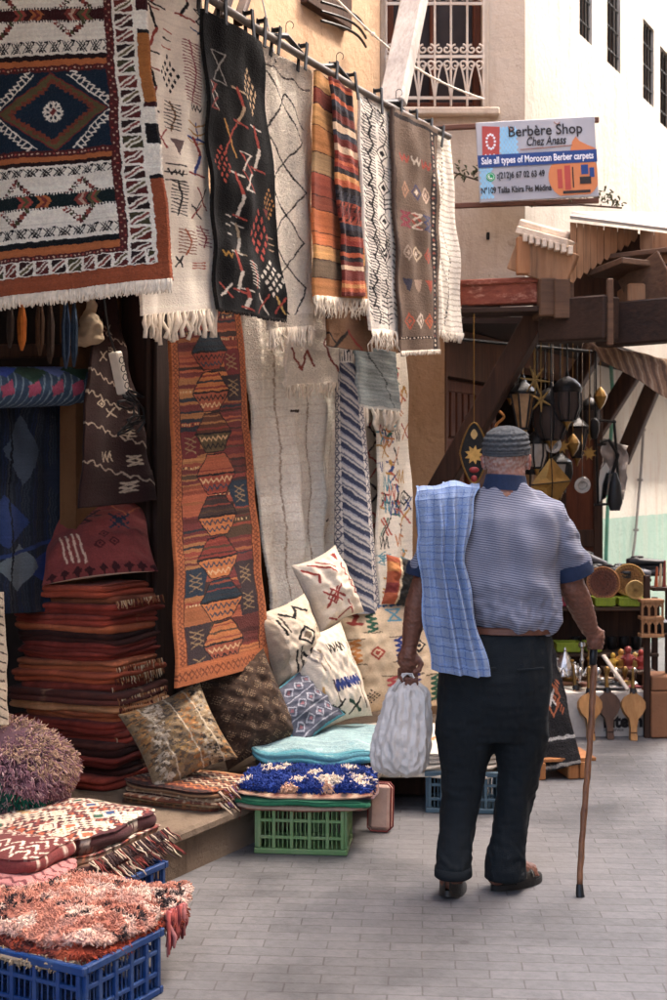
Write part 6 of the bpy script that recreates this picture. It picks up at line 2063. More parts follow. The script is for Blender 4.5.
co = get_co(me); no = get_no(me)
x = (co[:, 0] - pm(506, 0).x); z_ = co[:, 2] - pm(0, 560).z
back = (no[:, 1] < .3)
# drag folds: from the shoulders and armpits down to the waist, blousing above the belt
f = .0085 * np.sin(34 * (x * .85 + z_ * .62) + 2.2 * fnoise(co, .22, 2)) * np.clip(1 - np.abs(z_ + .06) / .24, 0, 1)
f += .0075 * np.sin(46 * x + 2.5 * fnoise(co, .16, 5)) * np.clip((-z_ - .11) / .12, 0, 1)
f += .0085 * fnoise(co * np.array([1, 1, .7]), .10, 6) + .004 * fnoise(co, .045, 7) * np.clip((-z_ - .02) / .15, 0, 1)
f += .011 * np.clip((-z_ - .13) / .08, 0, 1) * (np.abs(z_ + .21) < .1) * (1 + .6 * fnoise(co, .1, 9))
slv = np.abs(x) > .205
f += slv * .004 * np.sin(70 * z_ + 26 * np.abs(x) + 2 * fnoise(co, .1, 3))
f -= .006 * np.exp(-(x / .02) ** 2) * np.clip(1 - np.abs(z_ - .02) / .2, 0, 1) * (no[:, 1] < 0)
co = co + no * f[:, None]; set_co(me, co)
SHIRT = stripes_mat()
shirt = link_mesh('polo_shirt', me, SHIRT, man)
NAVY = M('navy_rib', '#1d2a44', .9, var=.15, scale=60, bump=.2, bscale=300)
mb = MB()
rings = []
for j, (y, hw, ry, dy) in enumerate(((490, 24, .086, .0), (483, 21.5, .081, -.002), (475.5, 20, .077, -.004), (474.5, 18.6, .071, -.004))):
    rings.append((pm(505.5, 0).x, YM + dy + .005, pm(0, y).z, hw * MP, ry, HYAW))
mb.loft(rings, 40)
v = []
for p in mb.v:
    dx = (p[0] - pm(505.5, 0).x); dy = p[1] - YM
    v.append((p[0], p[1], p[2] - dx * .04 - max(dy, 0) * .35))
mb.v = v
mb.build('collar', NAVY, man, smooth=True)
for (a, b_, r0) in ((pm(571.2, 564, .015), pm(575.5, 576.5, .021), .0755), (pm(426.5, 565, -.01), pm(423.5, 577, -.01), .0700)):
    mb = MB(); d = (b_ - a)
    mb.tube([a - d * .02, a, a + d * .5, b_, b_ + d * .02, b_ - d * .3], [r0 - .006, r0 + .001, r0 + .002, r0 - .001, r0 - .005, r0 - .012], 32)
    mb.build('sleeve_cuff', NAVY, man, smooth=True)

# ---- trousers, belt
TRO = M('black_trouser_cloth', '#10161a', .85, var=.25, scale=5, bump=.2, bscale=240, spec=.25)
mb = MB()
def ring(c, y, hw, ry, dy=0, yaw=HYAW * .6, pw=2.2): return (pm(c, 0).x, YM + dy, pm(0, y).z, hw * MP, ry, yaw, pw)
mb.loft([ring(508, 622, 42, .118), ring(505, 630, 45, .126), ring(500, 650, 51, .142, -.004), ring(495, 675, 56, .152, -.01), ring(493, 700, 56.5, .146, -.008), ring(492, 722, 54, .13, -.004), ring(491, 738, 48, .115, 0)], 48)
mb.loft([ring(468, 700, 29, .125, -.0), ring(466.5, 725, 30.5, .118, .0), ring(467, 742, 29.5, .11, .0), ring(464, 770, 22.785, .098, .008), ring(462, 795, 19.995, .090, .008), ring(457, 815, 18.135, .084, -.02), ring(453, 840, 17.484, .080, -.065), ring(450.5, 856, 17.67, .078, -.098), ring(450.5, 865, 17.484, .074, -.112)], 40)
mb.loft([ring(520, 700, 28.5, .125, 0), ring(521, 725, 28, .118, 0), ring(522, 742, 26, .11, .005), ring(519.5, 770, 20.925, .098, .012), ring(515.5, 795, 18.6, .092, .012), ring(512, 815, 18.228, .088, .008), ring(508, 840, 18.414, .086, -.002), ring(505, 860, 19.53, .086, -.012), ring(505, 874.5, 19.809, .084, -.016)], 40)
me = solidify_remesh(mb, .0065, 7, .5)
co = get_co(me); no = get_no(me)
z_ = co[:, 2]
f = .0045 * fnoise(co * np.array([1.0, 1.0, .30]), .10, 21) + .0012 * fnoise(co, .035, 22)
hemL = co[:, 0] < pm(490, 0).x
zh = np.where(hemL, pm(0, 868).z, pm(0, 874).z)
low = np.clip(1 - (z_ - zh) / .22, 0, 1)
f += .0032 * low * np.sin((z_ - zh) * 62 + 3.2 * fnoise(co, .12, 23) + co[:, 0] * 22)
kn = np.exp(-((z_ - pm(0, 790).z) / .09) ** 2)
f += .0018 * kn * np.sin(z_ * 55 + co[:, 0] * 30 + 2.5 * fnoise(co, .1, 24))
seat = np.exp(-((z_ - pm(0, 728).z) / .06) ** 2)
f += .0022 * seat * np.sin(z_ * 60 + np.abs(co[:, 0] - pm(494, 0).x) * 55 + 2 * fnoise(co, .1, 25))
co = co + no * f[:, None]; set_co(me, co)
tr = link_mesh('trousers', me, TRO, man)
mb = MB()
for (c, y, hw, dy) in ((450.5, 865.5, 18.2, -.112), (505, 875, 20.6, -.016)):       # turned hems
    mb.loft([ring(c, y - 8, hw, .080, dy + .003), ring(c, y, hw + .3, .081, dy), ring(c, y + 1.2, hw - 1.5, .075, dy)], 36)
mb.build('hem', TRO, tr, smooth='all')
mb = MB()
for (x_, y0, y1) in ((531, 668, 648),):
    pass
for sg, px in ((-1, 478), (1, 524)):      # back pocket welts
    a = pm(px - 13, 664, -.162); b2 = pm(px + 13, 662, -.160); mb.beam(a, b2, .008, .010, .002)
mb.build('pocket_welt', TRO, tr)
mb = MB()
mb.loft([ring(507.8, 631.5, 46, .133, -.003), ring(507.8, 630.8, 46.8, .1365, -.003), ring(508, 625.5, 46, .134, -.003), ring(508, 624.5, 44, .126, -.003)], 44)
mb.build('belt', M('brown_leather', '#5a3626', .5, var=.2, scale=20, bump=.2), man, smooth=True)

# ---- cap
mb = MB(); secs = []
for (h, rx, ry) in ((-.004, .0855, .104), (.002, .0875, .1065), (.022, .0880, .1065), (.045, .0860, .1035), (.066, .0800, .096), (.084, .0690, .084), (.097, .0510, .064), (.104, .030, .038), (.107, .008, .010)):
    secs.append((0, 0, h, rx, ry))
mb.loft(secs, 56)
R = HR_ @ Matrix.Rotation(.10, 3, 'X')
cc = hc + Vector((0, -.002, .002))
mb.v = [tuple(cc + R @ Vector(v)) for v in mb.v]
o = mb.build('tmpcap', None)
md = o.modifiers.new('s', 'SUBSURF'); md.levels = 3; md.render_levels = 3
dg = bpy.context.evaluated_depsgraph_get(); me = bpy.data.meshes.new_from_object(o.evaluated_get(dg)); bpy.data.objects.remove(o)
me.polygons.foreach_set('use_smooth', [True] * len(me.polygons))
co = get_co(me); no = get_no(me); lc = (co - np.array(cc)) @ np.array(R)
ang = np.arctan2(lc[:, 1], lc[:, 0])
rib = np.sin(lc[:, 2] * 330 + .45 * np.sin(ang * 26)) * (lc[:, 2] > .018) * np.clip((.1 - lc[:, 2]) / .03, 0, 1)
rib2 = np.sin(lc[:, 2] * 620) * (lc[:, 2] <= .018)
co += no * (.0026 * rib + .0010 * rib2 + .001 * fnoise(co, .02, 3))[:, None]; set_co(me, co)
link_mesh('knitted_cap', me, M('charcoal_knit', '#46494c', .95, var=.3, scale=90, bump=.4, bscale=320), man)

# ---- sandals
SOLE = M('black_sandal_leather', '#1b1917', .45, var=.3, scale=20, bump=.15)
mb = MB()
def sole_outline(n=28):
    o = []
    for i in range(n):
        t = 2 * PI * i / n
        a = .125 * math.cos(t); w_ = .047 * (1 + .12 * math.cos(t)) * math.sin(t)
        o.append((a, w_))
    return o
cR = heelR + fd * .105
out = [cR + fd * a + sdv * w_ * 1.08 + Vector((0, 0, .003)) for a, w_ in sole_outline()]
mb.prism(out, (0, 0, .020))
out2 = [cR + fd * a * .97 + sdv * w_ + Vector((0, 0, .0235)) for a, w_ in sole_outline()]
mb.prism(out2, (0, 0, .006))
hd = Vector((fd.x, fd.y, 0)); 
arcs = []
for j, t in enumerate(np.linspace(.035, .135, 9)):
    prof = math.sin(PI * (j + 1.2) / 11)
    arcs.append((heelR + fd * (t + .02), .050 + .004 * prof, .060 - .18 * (t - .035) * .9))
vs = []; fs = []; na = 15
for (c, w_, h_) in arcs:
    for k in range(na):
        a = PI * k / (na - 1); vs.append(c + sdv * (w_ * math.cos(a)) + Vector((0, 0, .022 + h_ * math.sin(a) ** .8)))
for (c, w_, h_) in arcs:
    for k in range(na):
        a = PI * k / (na - 1); vs.append(c + sdv * ((w_ - .004) * math.cos(a)) + Vector((0, 0, .022 + (h_ - .004) * math.sin(a) ** .8)))
nA = len(arcs) * na
for i in range(len(arcs) - 1):
    for k in range(na - 1):
        q = (i * na + k, i * na + k + 1, (i + 1) * na + k + 1, (i + 1) * na + k); fs.append(q); fs.append(tuple(x + nA for x in q[::-1]))
for i in (0, len(arcs) - 1):
    for k in range(na - 1): fs.append((i * na + k, i * na + k + 1, i * na + k + 1 + nA, i * na + k + nA))
if True:
    mb.add(vs, fs)
sd_ = mb.build('sandal', SOLE, man, smooth=True)
mb = MB()
for k in range(3):
    c, w_, h_ = arcs[1 + k * 3]
    mb.tube([c + sdv * ((w_ + .002) * math.cos(a)) + Vector((0, 0, .024 + h_ * math.sin(a) ** .8)) for a in np.linspace(.2, PI - .2, 14)], .0025, 5)
mb.build('strap_stitching', M('pale_thread', '#6a635a', .7), sd_, smooth=True)
# left one, heel lifted: seen from behind
mb = MB(); fl = (tl - hl).normalized(); sl_ = Vector((fl.y, -fl.x, 0)).normalized(); ul = sl_.cross(fl).normalized()
if ul.z < 0: ul = -ul
cL = hl + fl * .095 - ul * .036
mb.prism([cL + fl * a + sl_ * w_ * 1.02 for a, w_ in sole_outline()], -ul * .020)
vs = []; fs = []
prof = []
for i, t in enumerate(np.linspace(-.124, .10, 10)):
    ww = .047 * (1 + .12 * t / .125) * math.sqrt(max(0.02, 1 - (t / .126) ** 2)); hh = .048 - .05 * max(0, t)
    prof.append((t, ww, hh))
for (t, ww, hh) in prof:
    for k in range(na):
        a = PI * k / (na - 1); vs.append(cL + fl * t + sl_ * (ww * math.cos(a)) + ul * (hh * math.sin(a) ** .6 if t > -.02 else hh * .85 * (1 if 0 < k < na - 1 else 0)))
for i in range(len(prof) - 1):
    for k in range(na - 1): fs.append((i * na + k, i * na + k + 1, (i + 1) * na + k + 1, (i + 1) * na + k))
mb.add(vs, fs)
mb.build('sandal', SOLE, man, smooth=True)

# ---- towel over the left shoulder
cv = CV(66, 240, '#8093b3', 2.6)
for x in range(0, 66, 8): cv.line((x + 3, 0), (x + 3, 240), .9, '#5d76a4')
for y in range(0, 240, 8): cv.line((0, y + 2), (66, y + 2), .9, '#536b9c')
for x in (0, 66): cv.line((x, 0), (x, 240), 3, '#8aa6d2')
r = random.Random(5)
for k in range(240): cv.line((r.uniform(0, 66), (y0 := r.uniform(0, 240))), (r.uniform(0, 66), y0), .5, r.choice(['#7490c4', '#86a2d0', '#6f8cc0']))
cv.grain(.02, .05, 2)
def interp(t, ks, vs_): return np.interp(t, ks, vs_)
def towel(u, v):
    # v: 0 front hem .. .22 shoulder crest .. 1 back hem
    ks = [0, .14, .19, .225, .27, .34, .62, 1.0]
    lx = interp(v, ks, [424, 417, 415, 414.5, 415, 415, 418, 426])
    rx = interp(v, ks, [470, 474, 476, 477, 476, 473, 463, 483])
    ly = interp(v, ks, [560, 505, 494, 489, 492, 500, 560, 664])
    ry = interp(v, ks, [555, 500, 489, 484, 487, 496, 560, 669])
    dl = interp(v, ks, [.135, .105, .072, .0, -.072, -.092, -.100, -.125])
    dr = interp(v, ks, [.150, .118, .080, -.01, -.098, -.118, -.165, -.178])
    px = lx * (1 - u) + rx * u
    py = ly * (1 - u) + ry * u + 3.5 * np.sin(PI * u * 1.0) * np.clip(v - .6, 0, 1) + 2 * np.sin(u * 9) * np.clip(v - .8, 0, 1)
    dy = dl * (1 - u) + dr * u
    dy = dy - .030 * np.sin(PI * np.clip(u, 0, 1)) * np.clip((v - .26) * 5, 0, 1)
    py = py - 4.0 * np.sin(PI * u) * np.exp(-((v - .225) / .07) ** 2)
    fold = np.zeros_like(u)
    for (u0, wd, a, sl_) in ((.40, .075, .030, .16), (.64, .065, .034, .26), (.88, .07, .016, .06), (.14, .08, .014, .03)):
        q = (u - (u0 + sl_ * (v - .5))) / wd
        fold += a * (np.exp(-q * q) - .55 * np.exp(-((q - 1.5) / 1.1) ** 2))
    fold *= np.clip(np.abs(v - .225) * 4.5, .06, 1)
    fold += .006 * fnoise(np.stack([u * 2, v * 3, u * 0], -1), 1.1, 4) + .0012 * fnoise(np.stack([u * 4, v * 9, u * 0], -1), .9, 5)
    sgn = np.where(v < .225, 1, -1)
    px = px + fold * 45 + 2.0 * fnoise(np.stack([v * 3, u * 0 + .3], -1), 1.0, 9) * (np.abs(u - .5) * 2) ** 4
    py = py - 3.5 * np.sin(u * 11 + 1) * np.exp(-((v - .225) / .05) ** 2) * .5
    return np.stack([(px - CX) * MP, YM + dy + sgn * fold * 1.0, CH - (py - HY) * MP], -1)
o, X = cloth('towel', cv.a, towel, .007, None, COTTON)
tag(o, 'light blue checked towel folded over the man\'s left shoulder', 'towel')

# ---- carrier bag
mb = MB(); seg = 120; vs = []; fs = []
rows = [(407, 678, 3.0, .012), (407, 682, 10, .020), (407, 687, 19, .034), (406.5, 695, 21.5, .046), (405.5, 708, 23.5, .056), (404, 722, 26, .068), (402, 736, 28.5, .076), (400.5, 748, 29.6, .080), (399.8, 758, 29.6, .080), (400, 766, 27.5, .073), (400.5, 771, 22, .060), (401, 774, 12, .035), (401, 774.6, 2, .008)]
rr = np.random.default_rng(2)
for i, (c, y, hw, ry) in enumerate(rows):
    pl_ = np.clip(1 - i / 10.5, 0, 1)
    for k in range(seg):
        a = 2 * PI * k / seg
        w_ = 1 + pl_ * (.12 * math.sin(7 * a + 1 + i * .2 + .9 * math.sin(2 * a)) + .07 * math.sin(17 * a + 2.1 - i * .1)) + .025 * math.sin(5 * a + i * .7) + .02 * math.sin(11 * a - i * .5)
        p = pm(c, y); vs.append((p.x + hw * MP * math.cos(a) * w_, p.y - .012 + ry * math.sin(a) * w_, p.z + .006 * math.sin(3 * a + 1) * (1 - pl_)))
for i in range(len(rows) - 1):
    for k in range(seg):
        k2 = (k + 1) % seg; fs.append((i * seg + k, i * seg + k2, (i + 1) * seg + k2, (i + 1) * seg + k))
mb.add(vs, fs)
BAGM = M('thin_white_plastic', '#bdb8b2', .38, var=.10, scale=10, bump=.25, bscale=30, spec=.5)
o = mb.build('tmpbag', None, None); md = o.modifiers.new('s', 'SUBSURF'); md.levels = 2; md.render_levels = 2
dg = bpy.context.evaluated_depsgraph_get(); me = bpy.data.meshes.new_from_object(o.evaluated_get(dg)); bpy.data.objects.remove(o)
me.polygons.foreach_set('use_smooth', [True] * len(me.polygons))
co = get_co(me); no = get_no(me); co += no * (-.0065 * np.abs(fnoise(co * np.array([1.5, 1.5, .7]), .07, 4)) - .004 * np.abs(fnoise(co, .035, 8)) + .004)[:, None]; set_co(me, co)
bag = link_mesh('carrier_bag', me, BAGM); tag(bag, 'white plastic carrier bag hanging full from the man\'s left hand', 'bag')
for sg in (-1, 1):
    mb = MB()
    a = pm(407 + sg * 14, 690, -.03 if sg < 0 else .0); b2 = pm(407 + sg * 1, 672, -.005); 
    mb.tube([a, a + (b2 - a) * .5 + Vector((sg * .006, -.006, .004)), b2 + Vector((0, -.012, -.004)), b2 + Vector((-sg * .02, -.012, -.004)), pm(407 - sg * 9, 686, -.02)], [.014, .009, .007, .007, .012], 10, sq=.6)
    mb.build('handle', BAGM, bag, smooth='all')

# ---- cane
mb = MB(); pts = []; rr_ = []
for i, t in enumerate(np.linspace(.135, .965, 26)):
    p = cane_top + (cane_b - cane_top) * t
    p = p + Vector((.006 * math.sin(t * 5.2), 0, 0)) + Vector((.0012 * math.sin(i * 2.1), .0012 * math.cos(i * 1.7), 0))
    pts.append(p); rr_.append(.0125 - .002 * t + (.0016 if i % 5 == 2 else 0) + .0006 * math.sin(i * 1.9))
mb.tube(pts, rr_, 14)
cane = mb.build('walking_cane', wood_mat('cane_wood', '#4f3122', '#8a5f42', 'Z', 5, .45, .5, worn='#3a2418'), None, smooth='all')
tag(cane, 'knotted brown wooden walking cane with black handle in the man\'s right hand', 'cane')
mb = MB(); d = cane_b - cane_top
mb.tube([cane_top - cax * .006 + Vector((.004, .012, .004)), cane_top + cax * .012, cane_top + d * .05, cane_top + d * .10, cane_top + d * .137], [.012, .0165, .0160, .0150, .0138], 16)
mb.build('handle', BLACKPL, cane, smooth='all')
mb = MB(); mb.tube([cane_b - d * .045 + Vector((-.006 * .9, 0, 0)), cane_b - d * .012 + Vector((-.003, 0, 0)), cane_b], [.0125, .0150, .0155], 14); mb.build('ferrule', BLACKPL, cane, smooth=True)
# ================================================================ shop sign
YS_ = 7.6
MS = YS_ / F
SG0 = P(480, 202.5, YS_); SG1 = P(599, 196, YS_); SGT = P(480, 122.5, YS_)
sr = (SG1 - SG0); SGW = sr.length; sr.normalize(); su = Vector((0, 0, 1)); su = (su - sr * su.dot(sr)).normalized(); SGH = (SGT - SG0).length
sn = sr.cross(su)                       # towards the viewer (-Y)
if sn.y > 0: sn = -sn
def sg(x, y, d=0.0): return SG0 + sr * (x * SGW) + su * (y * SGH) + sn * d     # 0..1 across, 0..1 up
RS = Matrix((sr, -sn, su)).transposed()
sign = empty('shop_sign', sg(.5, 0), 'printed rug shop sign on two brown battens below the grilled window', 'sign')
def flatm(name, c, rough=.45): return M(name, c, rough, var=.06, scale=14, bump=.03, bscale=30, spec=.4)
INK = flatm('ink_black', '#241f20'); SBLUE = flatm('sign_blue', '#1f3f7a'); SWHITE = flatm('sign_white', '#e6e6ea'); SRED = flatm('sign_red', '#a8443c'); SGRN = flatm('sign_green', '#1f9a5a'); SSKY = flatm('sign_sky', '#8fc0dc'); SBRN = flatm('sign_brown', '#8a5640'); SORG = flatm('sign_orange', '#c57a4c'); SGREY = flatm('sign_grey', '#c0c0c6')
m, nt, N, L, b = new_mat('sign_print'); tc = N.new('ShaderNodeTexCoord'); n1 = _noise(N, L, tc.outputs['Object'], 3, 3)
L.new(_ramp(N, L, n1.outputs['Fac'], [(.3, '#96969c'), (.7, '#acacb0')]), b.inputs['Base Color']); b.inputs['Roughness'].default_value = .4; SPRINT = m
mb = MB(); mb.box(sg(.5, .5, -.012), (SGW, .022, SGH), RS, .003); mb.build('panel', SPRINT, sign)
def patch(name, poly, mat, d, th=.0015):
    mb = MB(); mb.prism([sg(x, y, d) for x, y in poly], sn * th); return mb.build(name, mat, sign)
rect_ = lambda x0, y0, x1, y1: [(x0, y0), (x1, y0), (x1, y1), (x0, y1)]
# honeycomb print at the left
mb = MB()
def hexes(x0, y0, x1, y1, s):
    j = 0; y = y0
    while y < y1:
        x = x0 + (s * .87 if j % 2 else 0)
        while x < x1:
            mb.prism([sg(x + .86 * s * math.sin(a), y + 1.36 * s * math.cos(a), .0004) for a in np.arange(0, 6) * PI / 3], sn * .0012)
            x += s * 1.74
        y += s * 2.05; j += 1
hexes(.02, .06, .12, .44, .017); mb.build('honeycomb_print', SSKY, sign); mb = MB(); hexes(.20, .56, .34, .93, .017); mb.build('honeycomb_print', SSKY, sign)
rg = patch('printed_rug', [(.04, .5), (.18, .53), (.20, .93), (.05, .95)], SRED, .002)
mb = MB(); cxr, cyr = .117, .75
for k in range(12):
    a = 2 * PI * k / 12; q = sg(cxr + .035 * math.cos(a), cyr + .09 * math.sin(a), .004); mb.box(q, (.012, .001, .012), RS @ Matrix.Rotation(a, 3, 'Y'))
for x in (.07, .105, .14): mb.box(sg(x, .58, .004), (.012, .001, .012), RS @ Matrix.Rotation(PI / 4, 3, 'Y'))
mb.build('medallion', SWHITE, rg)
patch('blue_band', rect_(0.0, .43, 1.0, .585), SBLUE, .0035)
# shop picture in an oval at the lower right
ov = [(min(.80 + .215 * math.cos(a), .995), .27 + .30 * math.sin(a)) for a in np.linspace(0, 2 * PI, 40, endpoint=False)]
ov = [(x, min(max(y, .03), .425)) for x, y in ov]
pic = patch('oval_picture', ov, SORG, .002)
mb = MB()
for (x0, y0, x1, y1) in ((.72, .10, .77, .40), (.66, .12, .70, .36)): mb.prism([sg(*q, .0045) for q in rect_(x0, y0, x1, y1)], sn * .001)
mb.build('red_rug', SRED, pic)
mb = MB()
for (x0, y0, x1, y1) in ((.86, .28, .92, .40), (.93, .24, .97, .36)): mb.prism([sg(*q, .0045) for q in rect_(x0, y0, x1, y1)], sn * .001)
mb.build('blue_rug', SBLUE, pic)
mb = MB()
for (x0, y0, x1, y1) in ((.845, .16, .94, .25), (.70, .05, .93, .085), (.785, .12, .795, .38)): mb.prism([sg(*q, .0055) for q in rect_(x0, y0, x1, y1)], sn * .001)
mb.build('dark_bench', INK, pic)
mb = MB(); mb.prism([sg(x, y, .002) for x, y in [(.78, .585), (.80, .70), (.83, .76), (.86, .70), (.93, .64), (.99, .60), (.99, .585)]], sn * .0015); mb.build('printed_dome', SORG, sign)
mb = MB(); mb.prism([sg(x, y, .003) for x, y in [(.36, .625), (.80, .645), (.80, .655), (.36, .635)]], sn * .001); mb.build('printed_flourish', SBRN, sign)
words('lettering', 'Berbère Shop', .085, sg(.27, .80, .003), sr, su, INK, sign, .001, width=.62 * SGW, bold=.0012)
mb = MB()                                  # the drawn swash through the B and the S
mb.tube([sg(.27 + .05 * t, .93 - .05 * abs(math.sin(t * 3)), .004) for t in np.linspace(0, 1, 10)], .0025, 5)
mb.tube([sg(.655 + .05 * t, .955 - .03 * abs(math.sin(t * 3)), .004) for t in np.linspace(0, 1, 10)], .0025, 5)
mb.build('swash', SBRN, sign)
words('lettering', 'Chez Anass', .072, sg(.42, .675, .003), sr, su, INK, sign, .001, width=.33 * SGW, shear=.25, bold=.001)
words('lettering', 'Sale all types of Moroccan Berber carpets', .056, sg(.03, .472, .0055), sr, su, SWHITE, sign, .001, width=.94 * SGW, bold=.001)
words('lettering', ':(212)6 67 02 63 49', .052, sg(.155, .285, .003), sr, su, INK, sign, .001, width=.40 * SGW, bold=.0012)
words('lettering', 'N°109 Talâa Kbira Fès Médina', .050, sg(.015, .105, .003), sr, su, INK, sign, .001, width=.59 * SGW, bold=.0012)
mb = MB(); mb.lathe(sg(.10, .31, .002), [(.026, 0), (.026, .002)], 24, sn); ic = mb.build('phone_icon', SGRN, sign)
mb = MB(); q = sg(.10, .31, .005)
mb.tube([q + sr * (.010 * math.cos(a)) + su * (.010 * math.sin(a)) for a in np.linspace(PI * .85, PI * 1.75, 9)], .003, 6); mb.ell(q + sr * -.009 + su * .006, (.004, .002, .004), RS, 8, 6); mb.ell(q + sr * .006 + su * -.009, (.004, .002, .004), RS, 8, 6)
mb.tube([q + sr * (.019 * math.cos(a)) + su * (.019 * math.sin(a)) for a in np.linspace(0, 2 * PI, 24)], .0012, 5)
mb.build('handset', SWHITE, ic, smooth=True)
BAT = wood_mat('batten_brown', '#5f4034', '#7a5546', 'X')
for (a, b2) in ((P(436, 127, 7.72), P(600, 118.5, YS_)), (P(452, 205, 7.72), P(600, 199.5, YS_))):
    mb = MB(); mb.beam(a + sn * -.03, b2 + sn * -.03, .03, .03, .004); mb.build('batten', BAT, sign)
# plants and little nails on the wall below
mb = MB()
for k, (px, py) in enumerate(((446, 172), (488, 236), (474, 110), (502, 300), (458, 250))): mb.box(P(px, py, 7.885), (.02, .02, .045), None, .004)
tag(mb.build('wall_peg', IRON_K), 'small rusty iron pegs left in the pale wall under the shop sign', 'wall pegs', kind='stuff')
# creeper along the wall top of the canopy
r = np.random.default_rng(9)
pts = []; 
for t in np.linspace(0, 1, 380):
    q = np.array(P(455 + 165 * t, 172 + 34 * t - 6 * math.sin(t * 9), 7.70)) + r.normal(size=3) * np.array([.02, .03, .022]); pts.append(q)
pts = np.array(pts)[r.random(380) < .55]
mb = MB(); mb.tube([P(452, 172, 7.75), P(490, 184, 7.75), P(530, 206, 7.72), P(580, 205, 7.6), P(622, 208, 7.5)], .006, 5)
cr = mb.build('creeper', WOOD_DK, None, smooth=True); tag(cr, 'dry creeper straggling along the wall behind the sign and above the canopy', 'creeper')
tufts('leaves', pts, r.normal(size=pts.shape), np.tile(hx('#4a4a34'), (len(pts), 1)), .035, .006, cr, bend=.8)

# ================================================================ wooden canopy over the lamp shop
can = empty('wooden_canopy', P(560, 330, 7.4), 'weathered wooden canopy with scalloped boards over the lamp shop', 'canopy')
TANX = wood_mat('tan_board', '#8a6346', '#a98160', 'Z', worn='#4f3a2a')
BRNX = wood_mat('brown_beam', '#4a3426', '#6a4e3a', 'X', worn='#2c1d14')
# scalloped side boards: px 570..640 then 637..690
def scallop(pa, pb, ya0, ya1, yb0, yb1, Ya, Yb, n, mat, name):
    mb = MB()
    for k in range(n):
        t0, t1 = k / n + .002, (k + 1) / n - .002
        def q(t, top, dy=0.0):
            px = pa + (pb - pa) * t; Y = Ya + (Yb - Ya) * t
            py = (ya0 + (yb0 - ya0) * t) if top else (ya1 + (yb1 - ya1) * t)
            return P(px, py + dy, Y)
        tm = (t0 + t1) / 2
        poly = [q(t0, 1), q(t1, 1), q(t1, 0, -2.5), q(t1 - (t1 - t0) * .22, 0, -.5), q(tm, 0, 1.5), q(t0 + (t1 - t0) * .22, 0, -.5), q(t0, 0, -2.5)]
        off = Vector((0, rnd.uniform(-.004, .004), 0))
        mb.prism([p + off for p in poly], Vector((.004, .022, 0)))
    return mb.build(name, mat, can)
scallop(570, 638, 222, 284, 230, 238, 7.15, 7.55, 10, TANX, 'scalloped_board')
scallop(640, 690, 230, 250, 236, 275, 7.45, 7.2, 7, TANX, 'scalloped_board')
mb = MB(); a = P(570, 219, 7.13); b2 = P(690, 234, 7.50); c3 = P(690, 216, 8.4); d4 = P(572, 214, 7.8)
mb.prism([a, b2, c3, d4], Vector((0, 0, .018))); mb.build('roof_sheet', M('zinc_sheet', '#8f8a84', .5, .3, .15, 6, .1, dirt='#8a7460', dirt_amt=.5), can)
mb = MB(); mb.beam(P(514, 252, 7.30), P(572, 272, 7.16), .05, .20, .006); mb.build('fascia_board', TANX, can)
mb = MB(); mb.box(P(527, 256, 7.26), (.12, .05, .21), None, .006); mb.build('corner_block', wood_mat('orange_block', '#8a5c3c', '#a87650', 'Z', worn='#5a3a26'), can)
# white plaster cornice with dentils
mb = MB(); a = P(523, 232, 7.34); b2 = P(574, 246, 7.18); mb.beam(a, b2, .20, .045, .006); mb.beam(a + Vector((.01, .06, .055)), b2 + Vector((0, .06, .055)), .14, .05, .012)
for k in range(8):
    q = a + (b2 - a) * ((k + .5) / 8) + Vector((-.02, -.085, -.045)); mb.box(q, (.026, .05, .045), None, .003)
mb.build('dentil_cornice', M('chipped_plaster', '#d8c8b4', .9, var=.2, scale=8, bump=.4, bscale=40, dirt='#9a7a5c', dirt_amt=.6), can)
# red weathered plank box, px 460..545, y 275..318
mb = MB(); A0 = P(461, 294, 7.5); B0 = P(540, 291, 7.3); mb.beam(A0, B0, .10, .15, .008); mb.beam(A0 + Vector((0, -.06, .055)), B0 + Vector((0, -.06, .055)), .02, .03, .004)
mb.build('plank_box', WOOD_MAR, can)
mb = MB(); mb.prism([P(540, 274, 7.25), P(547, 282, 7.24), P(549, 300, 7.25), P(541, 319, 7.27), P(537, 300, 7.29)], Vector((.01, .04, 0))); mb.build('split_end', M('pale_split_wood', '#bfa890', .9, var=.3, scale=20), can)
mb = MB(); mb.beam(P(458, 313, 7.55), P(545, 311, 7.3), .22, .030, .004); mb.beam(P(462, 307, 7.46), P(500, 306, 7.40), .03, .035, .004); mb.build('under_plank', WOOD_DKX, can)
mb = MB(); mb.box(P(553, 300, 7.30), (.19, .26, .21), None, .008); mb.box(P(562, 299, 7.16), (.085, .03, .215), None, .004); mb.build('beam_end', BRNX, can)
# dark beams below, carrying the canopy
mb = MB(); mb.beam(P(546, 322, 7.35), P(612, 318, 7.05), .16, .24, .01); mb.build('beam', WOOD_DKX, can)
mb = MB(); mb.beam(P(600, 326, 7.35), P(700, 318, 7.0), .14, .24, .01); mb.build('beam', WOOD_DKX, can)
mb = MB(); mb.box(P(610, 312, 7.02), (.035, .03, .36), None, .006); mb.build('post', BRNX, can)
mb = MB(); mb.beam(P(604, 276, 7.4), P(640, 262, 7.15), .26, .035, .004); mb.beam(P(590, 262, 7.55), P(676, 252, 7.35), .22, .03, .004); mb.beam(P(628, 300, 7.30), P(668, 270, 7.12), .02, .26, .004); mb.build('plank', BRNX, can)
mb = MB(); mb.box(P(640, 300, 7.35), (.20, .28, .15), None, .01); mb.build('beam_end', TANX, can)
mb = MB(); mb.prism([P(571, 227, 7.66), P(700, 240, 7.66), P(700, 322, 7.66), P(571, 322, 7.66)], Vector((0, .03, 0))); mb.build('under_boarding', WOOD_DK, can)
